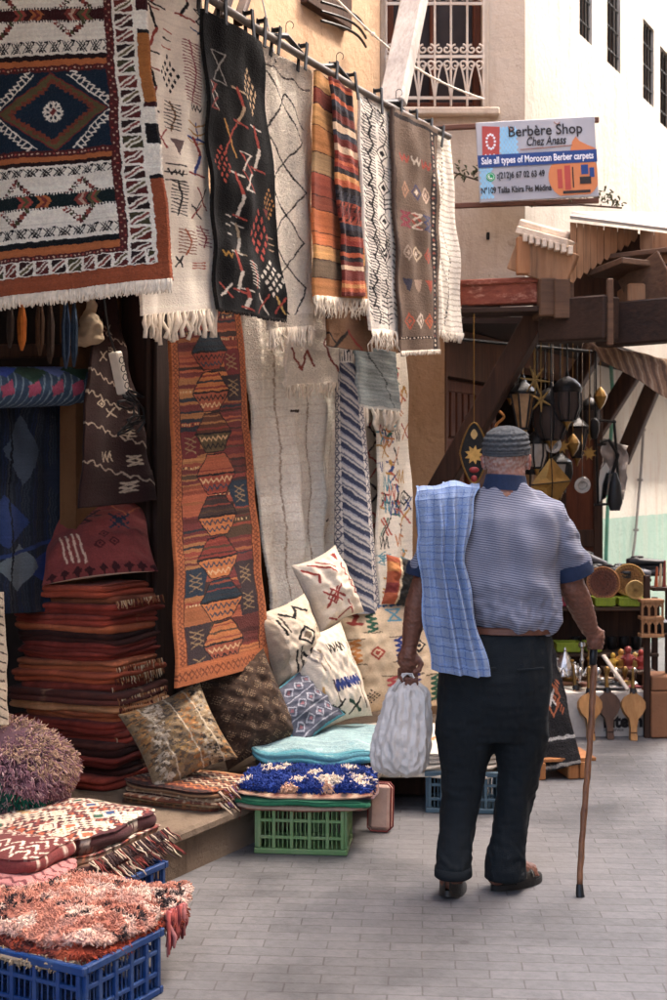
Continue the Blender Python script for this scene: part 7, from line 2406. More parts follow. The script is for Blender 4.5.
# striped awning cloth slung beneath
cv = CV(90, 40, '#8a6a50', 2.0)
for i in range(0, 90, 9): cv.rect(i, 0, i + 3, 40, '#6a5040'); cv.rect(i + 4.5, 0, i + 6, 40, '#a58a6e')
cv.grain(.03, .06, 3)
tl_, tr_, br_, bl_ = P(582, 350, 7.9), P(690, 362, 7.1), P(700, 412, 6.9), P(600, 362, 7.5)
o, X = cloth('striped_awning', cv.a, quadfn(tl_, tr_, br_, bl_, folds=((.02, .8, .1, .1),), wob=.02, seed=4, bow=.09), .006, None, COTTON); tag(o, 'brown striped awning cloth slung under the canopy at the right', 'awning')

# ================================================================ lamp shop goods
BRASS = M('old_brass', '#8a6a38', .4, .8, .35, 20, .2, dirt='#3a2c1c', dirt_amt=.6)
BLKMET = M('black_metal', '#1b1918', .45, .5, .4, 20, .15)
AMBER = M('amber_glass', '#8a6a48', .2, 0, .3, 20, 0, spec=.6)
PALEGL = M('frosted_glass', '#8f8478', .25, 0, .2, 20, 0, spec=.6)
SILV = M('polished_metal', '#b8b4ae', .25, .9, .25, 20, .05)
HL = 'lanterns hanging in front of the lamp shop'
ROD0, ROD1 = P(445, 338, 7.75), P(592, 352, 8.0)
mb = MB(); mb.tube([ROD0, ROD1], .010, 8); rod = mb.build('lantern_rail', BLKMET, None, smooth=True); tag(rod, 'thin black rail under the jetty from which the lanterns hang', 'rail')
def lantern(px, py, Y, w, h, label, glass=AMBER, dome=False, cage=6, tip=True, top=None):
    """faceted lantern: cap, glazed body with ribs, finial, hanging chain; px,py = centre of its body"""
    c = P(px, py, Y); t = empty('lantern', c - Vector((0, 0, h / 2)), label, 'lantern', HL)
    mb = MB()
    if dome: mb.lathe(c, [(w * .5, h * .18), (w * .52, h * .22), (w * .46, h * .34), (w * .28, h * .44), (w * .08, h * .5), (.006, h * .6)], cage * 2)
    else: mb.lathe(c, [(w * .50, h * .26), (w * .54, h * .28), (w * .30, h * .40), (w * .16, h * .44), (w * .1, h * .5), (.006, h * .58)], cage)
    mb.build('cap', BLKMET, t, smooth=True)
    mb = MB(); mb.lathe(c, [(w * .20, -h * .36), (w * .46, h * .26)] if not dome else [(w * .3, -h * .34), (w * .47, -h * .1), (w * .46, h * .2)], cage if not dome else 16); mb.build('glass', glass, t, smooth=dome)
    mb = MB()
    for k in range(cage):
        a = 2 * PI * k / cage; d = Vector((math.cos(a), math.sin(a), 0))
        if dome: mb.tube([c + d * (w * .31) + Vector((0, 0, -h * .35)), c + d * (w * .49) + Vector((0, 0, -h * .1)), c + d * (w * .48) + Vector((0, 0, h * .2))], .006, 5)
        else: mb.tube([c + d * (w * .21) + Vector((0, 0, -h * .36)), c + d * (w * .48) + Vector((0, 0, h * .27))], .006, 5)
    for (z_, k_) in ((-h * .36, .22), (h * .26, .50)): mb.lathe(c, [(w * k_, z_ - .008), (w * (k_ + .03), z_ - .008), (w * (k_ + .03), z_ + .008), (w * k_, z_ + .008)], cage * 2)
    mb.build('frame', BLKMET, t, smooth=True)
    if tip:
        mb = MB(); mb.lathe(c, [(w * .2, -h * .37), (w * .1, -h * .44), (.012, -h * .47), (.004, -h * .55)], 10); mb.build('finial', BRASS, t, smooth=True)
    zt = ROD0.z if top is None else top
    mb = MB(); mb.tube([c + Vector((0, 0, h * .57)), Vector((c.x, c.y, max(zt, c.z + h * .6)))], .004, 5); mb.build('chain', BRASS if glass is AMBER else BLKMET, t)
    return t
lantern(523, 408, 7.62, .15, .34, 'tapered glass lantern on a pale cord, nearest above the cap', AMBER, False, 6)
lantern(551, 418, 7.75, .22, .36, 'broad black lantern with dark glass beside the tapered lantern', GLASS_DK, True, 8)
lantern(567, 402, 7.65, .17, .30, 'large black domed lantern, rightmost under the beam', GLASS_DK, True, 8)
lantern(537, 452, 7.80, .12, .26, 'small round black lantern just right of the cap', PALEGL, True, 6)
lantern(560, 475, 7.95, .14, .28, 'caged lantern with pale glass behind the brass star', PALEGL, False, 6)
lantern(534, 482, 8.0, .13, .26, 'dark lantern low behind the right shoulder', AMBER, True, 6)
lantern(510, 382, 8.05, .12, .26, 'small dark lantern high behind the diagonal strut', GLASS_DK, False, 6)
lantern(590, 418, 8.3, .13, .26, 'small dark domed lantern in front of the open door leaf', GLASS_DK, True, 6)
lantern(577, 440, 8.2, .15, .30, 'dark faceted lantern in front of the open door leaf', GLASS_DK, False, 6)
lantern(520, 452, 8.3, .14, .30, 'dark lantern mostly hidden behind the cap', GLASS_DK, True, 6)
lantern(545, 520, 8.3, .14, .30, 'dark lantern low above the shoulder behind the brass star', GLASS_DK, False, 6)
def star_pts(c, R1, R2, n, rot=0):
    return [c + Vector(((R1 if k % 2 == 0 else R2) * math.cos(rot + PI * k / n), 0, (R1 if k % 2 == 0 else R2) * math.sin(rot + PI * k / n))) for k in range(2 * n)]
# four pointed brass star
c = P(551, 483, 7.45); mb = MB()
V6 = [c + Vector(v) for v in ((.115, 0, .012), (-.115, 0, -.012), (.0, -.05, .0), (0, .05, 0), (.0, 0, .15), (.0, 0, -.155))]
K = [c + Vector((sx * .030, sy * .02, sz * .030)) for sx in (-1, 1) for sy in (-1, 1) for sz in (-1, 1)]
def ki(a, b_, d): return 6 + ((a > 0) * 4 + (b_ > 0) * 2 + (d > 0))
fs = []
for sx in (-1, 1):
    for sz in (-1, 1):
        for sy in (-1, 1):
            xx = 0 if sx > 0 else 1; zz = 4 if sz > 0 else 5; yy = 2 if sy < 0 else 3
            fs += [(xx, ki(sx, sy, sz), yy), (zz, yy, ki(sx, sy, sz)), (xx, zz, ki(sx, sy, sz))]
mb.add(V6 + K, fs); st_ = mb.build('star_lantern', BRASS, None); tag(st_, 'pointed brass star lantern hanging right of the shoulder', 'lantern', HL)
mb = MB(); mb.tube([c + Vector((0, 0, .14)), Vector((c.x, c.y, 2.4))], .004, 5); mb.build('chain', BLKMET, st_)
mb = MB()
for (a_, b_) in ((0, 4), (0, 5), (1, 4), (1, 5), (0, 2), (1, 2), (4, 2), (5, 2)): mb.tube([V6[a_], V6[b_] if b_ == 2 else c + (V6[a_] + V6[b_] - 2 * c) * .16, V6[b_]], .0035, 5)
mb.build('rim_wire', BLKMET, st_)
# small wooden star figures high up
for i, (px, py, s_, lb) in enumerate(((535, 380, .085, 'small yellow wooden star hanging high left of the domed lantern'), (541, 400, .07, 'smaller yellow wooden star under the other one'))):
    c = P(px, py, 7.55); mb = MB()
    for k in range(4):
        a = rnd.uniform(0, PI); d = Vector((math.cos(a), rnd.uniform(-.3, .3), math.sin(a))) * s_; mb.tube([c - d, c, c + d], [.003, .010, .003], 6)
    mb.tube([c, Vector((c.x, c.y, 2.44))], .003, 4)
    o = mb.build('wooden_star', M('yellow_wood_%d' % i, '#7d6232', .6, var=.25, scale=20), None, smooth=True); tag(o, lb, 'ornament')
mb = MB(); c = P(500, 412, 7.7)
mb.tube([c + Vector((.022 * math.sin(t * 2), .01 * math.cos(t), .11 - .035 * t)) for t in np.linspace(0, 6.3, 30)], .008, 6)
o = mb.build('rope_ornament', M('orange_cord', '#b5763a', .8, var=.2, scale=30), None, smooth=True); tag(o, 'twisted orange cord ornament hanging beside the diagonal strut', 'ornament')
# pointed oval ornament left of the head
c = P(474, 453, 7.3); orn = empty('mirror_ornament', c - Vector((0, 0, .2)), 'black pointed oval ornament with a gold sunburst left of the head', 'ornament')
def oval(w_, h_): return [(w_ * math.sin(t) * (1 - .35 * abs(math.cos(t))), h_ * math.cos(t)) for t in np.linspace(0, 2 * PI, 28, endpoint=False)]
mb = MB(); mb.prism([c + Vector((x, 0, z_)) for x, z_ in oval(.075, .165)], (0, .02, 0)); mb.build('board', BLKMET, orn)
mb = MB(); mb.prism([p + Vector((0, -.004, -.01)) for p in star_pts(c, .055, .032, 9)], (0, .008, 0)); mb.build('sunburst', M('gilt', '#b08a4a', .5, .3, .3, 30, .2), orn)
mb = MB(); mb.prism([c + Vector((x * .4, -.004, .105 + z_ * .22)) for x, z_ in oval(.05, .13)], (0, .006, 0)); mb.build('gold_drop', M('gilt_pale', '#a88a58', .5, .3, .2, 30, .1), orn)
mb = MB(); mb.ell(c + Vector((0, -.004, -.095)), (.028, .01, .018)); mb.ell(c + Vector((0, -.004, -.145)), (.018, .012, .020)); mb.build('red_bead', M('red_enamel', '#8a2f30', .4), orn, smooth='all')
mb = MB()
for k in range(22): mb.tube([c + Vector((rnd.uniform(-.012, .012), 0, -.16)), c + Vector((rnd.uniform(-.025, .025), rnd.uniform(-.01, .01), -.25))], .003, 4)
mb.build('tassel', M('gold_yarn', '#a8853f', .9), orn)
mb = MB(); mb.tube([c + Vector((oval(.08, .17)[k % 28][0], -.006, oval(.08, .17)[k % 28][1])) for k in range(29)], .005, 6); mb.tube([c + Vector((0, 0, .165)), Vector((c.x, c.y, 2.44))], .003, 4); mb.build('wire_rim', BRASS, orn, smooth=True)
# open door leaf
e0 = Vector((P(602, 0, 8.66).x, 8.66, 0)); leafL = .30
dl = empty('door_leaf', e0, 'dark brown wooden door standing open at the right of the lamp shop', 'door')
DIR = Vector((-1, .06, 0)).normalized(); RD_ = Matrix((DIR, Vector((-DIR.y, DIR.x, 0)), (0, 0, 1))).transposed()
mb = MB(); mb.box(e0 + DIR * leafL / 2 + Vector((0, 0, 1.02)), (leafL, .03, 2.04), RD_, .004); mb.build('leaf', WOOD_RED, dl)
mb = MB()
for (u0, w_, z0, h_) in ((.03, .06, 1.02, 2.04), (leafL - .03, .06, 1.02, 2.04), (leafL / 2, leafL - .12, 1.98, .12), (leafL / 2, leafL - .12, 1.12, .12), (leafL / 2, leafL - .12, .1, .2)):
    mb.box(e0 + DIR * u0 + Vector((0, 0, z0)) + RD_ @ Vector((0, .025, 0)), (w_, .024, h_ - .006), RD_, .004); mb.box(e0 + DIR * u0 + Vector((0, 0, z0)) - RD_ @ Vector((0, .025, 0)), (w_, .024, h_ - .006), RD_, .004)
mb.build('stile', WOOD_DK, dl)
# hanging black iron rack with a mirror and a black bag
mb = MB(); q = lambda px, py: P(px, py, 8.05)
for s_ in ((595, 402, 598, 505), (614, 420, 620, 505), (594, 505, 622, 503), (596, 420, 616, 422), (597, 445, 606, 444)): mb.tube([q(s_[0], s_[1]), q(s_[2], s_[3])], .009, 6)
mb.tube([q(600, 442), q(609, 440), q(618, 455), q(612, 474)], .012, 6); mb.tube([q(596, 402), Vector((q(596, 402).x, q(596, 402).y, 2.45))], .006, 5)
rk = mb.build('iron_rack', BLKMET, None, smooth=True); tag(rk, 'black iron hanging rack at the edge of the door leaf', 'rack')
mb = MB(); mb.prism([P(x, y, 8.08) for x, y in ((598, 487), (600, 470), (606, 462), (610, 470), (606, 498), (599, 502))], (0, .012, 0)); o = mb.build('mirror', M('mirror_glass', '#b0b8bc', .08, 1.0, .05, 5, 0), None); tag(o, 'small curved mirror in the black iron rack', 'mirror')
mb = MB(); c = P(615, 492, 7.98); mb.loft([(c.x, c.y, c.z - .115, .03, .02), (c.x, c.y, c.z - .06, .048, .035), (c.x, c.y, c.z + .05, .035, .03), (c.x, c.y, c.z + .12, .012, .01)], 18); o = mb.build('pouch', BLACKPL, None, smooth=True); tag(o, 'black pouch hanging from the iron rack', 'pouch')
# crumpled translucent sheet
cv = CV(40, 60, '#8f857c', 1.5); cv.grain(.03, .1, 3)
o, X = cloth('plastic_sheet', cv.a, quadfn(P(602, 438, 8.3), P(628, 446, 8.2), P(622, 500, 8.2), P(604, 494, 8.3), folds=((.03, 1.5, .1, .3), (.02, 3.2, .3, .5)), wob=.04, seed=9), .003, None, M('dusty_plastic', '#9a9088', .4, var=.2, scale=8, bump=.3)); tag(o, 'crumpled grey plastic sheet hung beside the iron rack', 'sheet')
# pipes and wires on the painted wall
mb = MB(); mb.tube([TP(641, 395, -.03), TP(644, 420, -.03), TP(641, 470, -.03), TP(635, 540, -.03), TP(630, 575, -.03)], .012, 8)
for (px, py) in ((643, 430), (640, 480), (636, 530)): mb.box(TP(px, py, -.03), (.04, .04, .02))
o = mb.build('wall_pipe', M('grey_pipe', '#8f8a86', .6), None, smooth=True); tag(o, 'thin grey pipe running down the painted wall', 'pipe')
mb = MB(); mb.tube([TP(609, 330, -.04), TP(613, 400, -.04), TP(609, 470, -.04), TP(606, 560, -.04), TP(606, 590, -.04)], .016, 8); o = mb.build('wall_pipe', M('green_pipe', '#5f9a86', .6, dirt='#8a5a3a', dirt_amt=.6, dscale=1.2), None, smooth=True); tag(o, 'green painted pipe running down the teal wall', 'pipe')

# ================================================================ stall of goods
DKBOARD = wood_mat('dark_board', '#3a2a22', '#54402f', 'X')
def Pz(px, z, Y): return Vector(((px - CX) / F * Y, Y, z))
YT = 8.35
zs = lambda z: CH - (CH - z) * YT / 7.95
stl = empty('shelf_stall', Pz(605, 0, YT), 'dark wooden shelf stand full of goods by the lamp shop door', 'shelf')
x0, x1 = Pz(540, 0, YT).x, Pz(652, 0, YT).x
for i, (z_, y_, dp) in enumerate(((zs(.735), YT, .34), (zs(.46), YT, .36), (zs(.895), YT + .12, .22), (.08, YT, .34))):
    mb = MB(); mb.box(((x0 + x1) / 2, y_, z_), (x1 - x0, dp, .022), None, .003); mb.build('shelf', DKBOARD, stl)
for x in (x0 + .02, x1 - .02):
    for y_ in (YT - .15, YT + .15): mb = MB(); mb.box((x, y_, .43), (.035, .035, .85 if y_ > YT else .68), None, .003); mb.build('upright', WOOD_DK, stl)
mb = MB(); mb.box(((x0 + x1) / 2, YT + .19, .43), (x1 - x0, .012, .82)); mb.build('back_panel', WOOD_DK, stl)
# baskets
LIME = M('lime_plastic', '#8a9a2c', .5, var=.15, scale=12, bump=.08, dirt='#4a4a1c', dirt_amt=.5, dscale=14); CRIM = M('crimson_plastic', '#7a1f30', .5, var=.15, scale=12, bump=.08)
def basket(px, z, Y, w_, h_, mat, label, d=.15):
    c = Pz(px, zs(z) + .002, Y + .40); t = MB()
    for sgx in (-1, 1):
        t.box(c + Vector((sgx * w_ / 2, 0, h_ / 2)), (.006, d, h_ - .016)); t.box(c + Vector((0, sgx * d / 2, h_ / 2)), (w_ - .007, .006, h_ - .016))
    t.box(c + Vector((0, 0, .004)), (w_ - .014, d - .014, .006))
    o = t.build('plastic_basket', mat, None); tag(o, label, 'basket', 'plastic baskets on the shelves')
    t = MB()
    for sgx in (-1, 1):
        t.box(c + Vector((sgx * w_ / 2, 0, h_ - .004)), (.014, d + .014, .008)); t.box(c + Vector((0, sgx * d / 2, h_ - .004)), (w_ - .016, .014, .008))
    t.build('rim', mat, o)
    t = MB()
    n_ = int(w_ / .02)
    for k in range(n_): t.box(c + Vector((-w_ / 2 + w_ * (k + .5) / n_, -d / 2 - .005, h_ / 2)), (.005, .004, h_ - .02))
    t.build('ribs', mat, o)
    return c
basket(567, .749, 7.84, .19, .05, CRIM, 'crimson plastic basket on the upper shelf behind the elbow')
basket(603, .749, 7.84, .12, .055, LIME, 'lime plastic basket on the upper shelf under the dark round tray')
basket(629, .749, 7.84, .15, .055, LIME, 'lime plastic basket on the upper shelf under the small gold tray')
basket(567, .474, 7.84, .15, .06, LIME, 'lime plastic basket on the lower shelf beside the trousers')
basket(592, .474, 7.84, .09, .06, LIME, 'smaller lime plastic basket on the lower shelf behind the forearm')
# round trays leaning on the upper shelf
TRW = wood_mat('tray_wood', '#8a5a38', '#a8744a', 'Z', rough=.5)
def tray(px, py, Y, r0, mat, label, inner):
    c = P(px, py, Y + .40); ax = Vector((0, -1, .25)).normalized(); mb = MB()
    mb.lathe(c, [(r0 * .96, -.010), (r0, -.006), (r0, .014), (r0 * .93, .016), (r0 * .90, .003), (r0 * .88, .001), (.003, .001)], 40, ax); o = mb.build('round_tray', mat, None, smooth=True); tag(o, label, 'tray', 'round trays on the upper shelf')
    mb = MB()
    for rr_ in (.78, .6, .42, .24): mb.lathe(c, [(r0 * rr_, .0015), (r0 * rr_, .005), (r0 * (rr_ - .04), .005), (r0 * (rr_ - .04), .0015)], 40, ax)
    x_ = ax.orthogonal().normalized(); y_ = ax.cross(x_)
    for ring_, n_ in ((.69, 26), (.51, 20), (.33, 12), (.84, 30)):
        for k in range(n_):
            a = 2 * PI * k / n_; mb.ell(c + ax * .004 + x_ * (r0 * ring_ * math.cos(a)) + y_ * (r0 * ring_ * math.sin(a)), (r0 * .05,) * 3, None, 6, 4)
    mb.build('carved_pattern', inner, o, smooth=True)
GILT = M('gold_carving', '#a88850', .5, .3, .3, 40, .2); RUSTC = M('red_brown_carving', '#6a4030', .6, 0, .3, 40, .2)
tray(603, 583, 7.80, .105, TRW, 'dark red brown carved round tray on the upper shelf', RUSTC)
tray(629, 580, 7.90, .105, M('gold_wood', '#a8834a', .5, .2, .25, 20, .1), 'larger golden carved round tray behind the small one', M('brown_carving', '#8a6236', .55, .1, .3, 40, .2))
tray(635, 590, 7.76, .060, M('pale_gold_wood', '#c0a066', .5, .2, .25, 20, .1), 'small pale gold carved tray in front of the larger golden tray', GILT)
# shoes on the top board
def shoe(px, z, Y, yaw, L_, mat, label, tilt=0.0, stripes=None):
    c = Pz(px, zs(z) + .002, Y + .40); R = Matrix.Rotation(yaw, 3, 'Z') @ Matrix.Rotation(tilt, 3, 'Y'); mb = MB()
    n_ = 14; vs = []; sg_ = 14
    for i in range(n_):
        t = i / (n_ - 1); x = (t - .5) * L_
        w_ = .040 * (math.sin(PI * min(max(t * .92 + .05, 0), 1)) ** .45) * (1 + .15 * t); hh = .072 * (1 - .55 * t) if t > .25 else .072 * (.75 + t)
        for k in range(sg_):
            a = 2 * PI * k / sg_; vs.append(c + R @ Vector((x, w_ * math.cos(a), hh * .5 + .014 + hh * .5 * math.sin(a))))
    fs = [(i * sg_ + k, i * sg_ + (k + 1) % sg_, (i + 1) * sg_ + (k + 1) % sg_, (i + 1) * sg_ + k) for i in range(n_ - 1) for k in range(sg_)]
    fs += [tuple(range(sg_)), tuple((n_ - 1) * sg_ + k for k in range(sg_))]
    mb.add(vs, fs); o = mb.build('shoe', mat, None, smooth='all'); tag(o, label, 'shoe', 'used shoes on the top board')
    mb = MB(); mb.prism([c + R @ Vector((a_ * L_ * 4.1, w2 * .95, .002)) for a_, w2 in sole_outline()], R @ Vector((0, 0, .016))); mb.build('sole', WHITEPL if stripes else BLACKPL, o)
    if stripes:
        mb = MB()
        for k in range(3):
            for sd in (-1, 1): mb.tube([c + R @ Vector((-.01 + .024 * k + .016 * t, sd * (.042 - .013 * t), .020 + .045 * t)) for t in np.linspace(0, 1, 5)], .0042, 5)
        mb.build('stripe', WHITEPL, o)
    mb = MB(); mb.ell(c + R @ Vector((-L_ * .22, 0, .075)), (.045, .022, .012), R, 12, 8); mb.build('opening', BLKMET, o, smooth=True)
GRSH = M('grey_shoe', '#6a6a6e', .6, var=.3, scale=20); 
shoe(605, .908, 8.02, .15, .26, BLACKPL, 'black shoe with three white stripes in the middle of the top board', 0, True)
shoe(578, .908, 8.05, -.3, .24, BLACKPL, 'black shoe at the left end of the top board', .05)
shoe(646, .960, 8.05, .05, .25, BLACKPL, 'black shoe raised on another at the right end of the top board', -.05)
shoe(645, .908, 8.10, 2.9, .24, GRSH, 'grey shoe underneath at the right end of the top board')
shoe(592, .975, 8.08, .5, .23, GRSH, 'grey and white shoe lying on top of the pile of shoes', .2)
shoe(622, .908, 8.12, .9, .24, BLACKPL, 'black shoe behind the striped one')
# jumble on the lower shelf and low table
tb_ = empty('low_table', Pz(585, 0, 7.96), 'low wooden table with turned legs under the silver teapots', 'table')
mb = MB(); mb.box(Pz(578, .285, 7.96), (.36, .34, .025), None, .006); mb.build('tabletop', wood_mat('low_table_wood', '#6a4630', '#8a6040', 'X'), tb_)
for dx in (-.15, .15):
    for dy in (-.13, .13):
        mb = MB(); q = Pz(578, 0, 7.96) + Vector((dx, dy, 0)); mb.lathe(q, [(.018, 0), (.022, .03), (.014, .06), (.024, .12), (.016, .18), (.022, .24), (.018, .272)], 12); mb.build('leg', WOOD_LT, tb_, smooth=True)
tb2 = empty('side_table', Pz(628, 0, 8.02), 'small dark table holding the yellow figurines', 'table')
mb = MB(); mb.box(Pz(628, .335, 8.02), (.30, .24, .02), None, .004); mb.build('tabletop', DKBOARD, tb2)
for dx in (-.13, .13):
    for dy in (-.09, .09): mb = MB(); mb.box(Pz(628, .162, 8.02) + Vector((dx, dy, 0)), (.025, .025, .324), None, .003); mb.build('leg', WOOD_DK, tb2)
def pot(px, z, Y, s, mat, label, kind='teapot'):
    c = Pz(px - 3, z - .030, Y + .34); mb = MB()
    if kind == 'teapot':
        mb.lathe(c, [(.03 * s, 0), (.05 * s, .01 * s), (.062 * s, .04 * s), (.055 * s, .075 * s), (.03 * s, .1 * s), (.034 * s, .105 * s), (.02 * s, .125 * s), (.006 * s, .14 * s), (.010 * s, .15 * s), (.002, .16 * s)], 20); o = mb.build('teapot', mat, None, smooth=True)
        mb = MB(); mb.tube([c + Vector((.05 * s, 0, .03 * s)), c + Vector((.085 * s, 0, .06 * s)), c + Vector((.10 * s, 0, .11 * s))], [.014 * s, .009 * s, .006 * s], 8); mb.build('spout', mat, o, smooth=True)
        mb = MB(); mb.tube([c + Vector((-.052 * s - .04 * s * math.sin(t), 0, .03 * s + .06 * s * t / PI)) for t in np.linspace(0, PI, 9)], .005 * s, 6); mb.build('handle', mat, o, smooth=True)
    elif kind == 'candle':
        mb.lathe(c, [(.04 * s, 0), (.042 * s, .01), (.012 * s, .03 * s), (.010 * s, .10 * s), (.018 * s, .12 * s), (.010 * s, .14 * s), (.010 * s, .2 * s), (.026 * s, .215 * s), (.022 * s, .24 * s)], 16); o = mb.build('candlestick', mat, None, smooth=True)
    elif kind == 'dome':
        mb.lathe(c, [(.095 * s, 0), (.10 * s, .012), (.09 * s, .02), (.05 * s, .09 * s), (.008 * s, .15 * s), (.012 * s, .16 * s), (.003, .175 * s)], 12); o = mb.build('cloche', mat, None)
    elif kind == 'bowl':
        mb.lathe(c, [(.03 * s, 0), (.05 * s, .01), (.075 * s, .05 * s), (.07 * s, .05 * s), (.045 * s, .015), (.003, .012)], 20); o = mb.build('bowl', mat, None, smooth=True)
    tag(o, label, {'teapot': 'teapot', 'candle': 'candlestick', 'dome': 'lid', 'bowl': 'bowl'}[kind]); return o
pot(568, .328, 7.70, 1.0, SILV, 'faceted silver cone lid among the silverware', 'dome')
pot(556, .328, 7.58, .8, SILV, 'silver teapot at the left end of the low table')
pot(578, .328, 7.52, .7, SILV, 'smaller silver teapot in front of the cone lid')
pot(585, .328, 7.62, .9, SILV, 'silver candlestick on the low table behind the cane', 'candle')
pot(592, .328, 7.70, .85, BRASS, 'brass candlestick at the right end of the low table', 'candle')
pot(562, .328, 7.50, .6, SILV, 'little silver bowl at the front of the low table', 'bowl')
for i, (px, yy, kd) in enumerate(((552, 7.88, 'bowl'), (560, 7.98, 'candle'), (566, 7.86, 'teapot'), (571, 8.0, 'bowl'), (575, 7.9, 'candle'), (581, 8.02, 'teapot'), (586, 7.88, 'bowl'), (594, 7.9, 'bowl'), (598, 8.0, 'candle'))):
    pot(px, .328, yy - .34, .5, SILV if i % 4 else BRASS, 'small ' + ('silver ' if i % 4 else 'brass ') + {'bowl': 'bowl', 'candle': 'candlestick', 'teapot': 'teapot'}[kd] + ' crowded among the silverware, ' + ['front left', 'back left', 'front left of middle', 'back middle', 'middle', 'back right of middle', 'front right of middle', 'front right', 'back right'][i], kd)
mb = MB(); mb.box(Pz(556, .311, 7.93), (.12, .10, .022), Matrix.Rotation(.2, 3, 'Z'), .003); o = mb.build('book', M('blue_cover', '#2c4a7a', .5)); tag(o, 'blue book lying under the silver teapot', 'book')
mb = MB(); mb.box(Pz(556, .311, 7.927), (.112, .104, .016), Matrix.Rotation(.2, 3, 'Z')); mb.build('pages', WHITEPL, o)
def figurine(px, z, Y, h_, mat, label):
    c = Pz(px, z - .040, Y + .34); mb = MB(); mb.lathe(c, [(.3 * h_, 0), (.3 * h_, .06 * h_), (.16 * h_, .12 * h_), (.24 * h_, .4 * h_), (.15 * h_, .62 * h_), (.07 * h_, .70 * h_)], 12); mb.ell(c + Vector((0, 0, .82 * h_)), (.16 * h_, .15 * h_, .18 * h_), None, 10, 8)
    for s_ in (-1, 1): mb.tube([c + Vector((s_ * .15 * h_, 0, .6 * h_)), c + Vector((s_ * .32 * h_, -.08 * h_, .45 * h_)), c + Vector((s_ * .2 * h_, -.2 * h_, .5 * h_))], .05 * h_, 6)
    me = solidify_remesh(mb, h_ * .03, 2); o = link_mesh('figurine', me, mat); tag(o, label, 'figurine', 'small figurines on the side table')
cols_ = ['#c0963a', '#b5803a', '#8a3a34', '#c9a860', '#a03c34']
for i, px in enumerate((613, 621, 628, 635, 641)):
    figurine(px, .386, 7.66 + .03 * (i % 2), .10 + .02 * (i % 3), M('figurine_paint_%d' % i, cols_[i], .4, var=.3, scale=30), ['ochre figurine at the left end of the side table', 'orange figurine second from the left on the side table', 'dark red figurine in the middle of the side table', 'pale yellow figurine second from the right on the side table', 'red figurine at the right end of the side table'][i])
# black cups on the lower shelf
for i, px in enumerate((575, 587, 600, 612, 624, 636)):
    mb = MB(); mb.lathe(Pz(px, zs(.473), 8.35), [(.022, 0), (.032, .02), (.034, .06), (.03, .08), (.027, .08), (.028, .02), (.002, .015)], 14); o = mb.build('cup', BLKMET, None, smooth=True); tag(o, 'small black cup in the row on the lower shelf', 'cup', 'black cups in a row on the lower shelf')
# fretted wooden box hung at the right post
c = P(651, 617, 7.55); fb = empty('fretwork_box', c - Vector((0, 0, .11)), 'small carved wooden box with arched openings at the right post of the shelf', 'box'); mb = MB()
FW_ = wood_mat('fretwork_wood', '#8a5f3c', '#b0825a', 'Z')
for z_ in (-.105, -.005, .095): mb = MB(); mb.box(c + Vector((0, 0, z_)), (.135, .09, .02), None, .003); mb.build('tier', FW_, fb)
for z_ in (-.055, .045):
    mb = MB()
    for k in range(4): mb.box(c + Vector((-.058 + .0387 * k, -.035, z_)), (.012, .012, .08), None, .002)
    for k in range(3):
        xm = -.0387 + .0387 * k
        mb.box(c + Vector((xm, -.035, z_ + .036)), (.03, .008, .008))
        for s_ in (-1, 1): mb.beam(c + Vector((xm + s_ * .013, -.035, z_ + .015)), c + Vector((xm, -.035, z_ + .038)), .010, .008, .001)
    mb.build('arcade', FW_, fb)
mb = MB(); mb.box(c + Vector((0, .03, -.005)), (.115, .006, .18)); mb.build('backing', WOOD_DK, fb)
mb = MB(); mb.beam(Vector((c.x - .01, c.y + .06, 0)), Vector((c.x - .01, c.y + .06, .95)), .035, .035, .004); o = mb.build('stand_post', WOOD_DK); tag(o, 'dark wooden post carrying the carved wooden box', 'post')
# carton with printed letters
YB2 = 7.6; RB = Matrix.Rotation(.10, 3, 'Z'); bw, bh, bd = .50, .25, .30
p0 = G(566, 737.5); p0 = Vector((p0.x, p0.y, .001)); ex, ey = RB @ Vector((1, 0, 0)), RB @ Vector((0, 1, 0))
cen = p0 + ex * bw / 2 + ey * bd / 2
box_ = empty('carton', cen, 'white cardboard carton with black lettering behind the wooden bellows', 'carton')
CARD = M('white_card', '#c9c2b8', .8, var=.1, scale=8, bump=.08, dirt='#8a7a68', dirt_amt=.4, dscale=6)
mb = MB()
for sg_ in (-1, 1): mb.box(cen + ex * (sg_ * (bw / 2 - .003)) + Vector((0, 0, bh / 2)), (.006, bd - .013, bh), RB); mb.box(cen + ey * (sg_ * (bd / 2 - .003)) + Vector((0, 0, bh / 2)), (bw, .006, bh), RB)
mb.box(cen + Vector((0, 0, .004)), (bw - .014, bd - .014, .006), RB); mb.build('side', CARD, box_)
mb = MB(); mb.box(cen + ex * (bw / 2 + .05) + Vector((0, 0, bh - .02)), (.12, bd, .005), RB @ Matrix.Rotation(.35, 3, 'Y')); mb.build('flap', CARD, box_)
fx = lambda x, z_: p0 + ex * x + Vector((0, 0, z_)) - ey * .002
words('lettering', 'intern', .105, fx(.225, .055), ex, Vector((0, 0, 1)), INK, box_, .0006, width=.235, bold=.005)
words('lettering', 'interservice', .03, fx(.225, .030), ex, Vector((0, 0, 1)), INK, box_, .0006, width=.12)
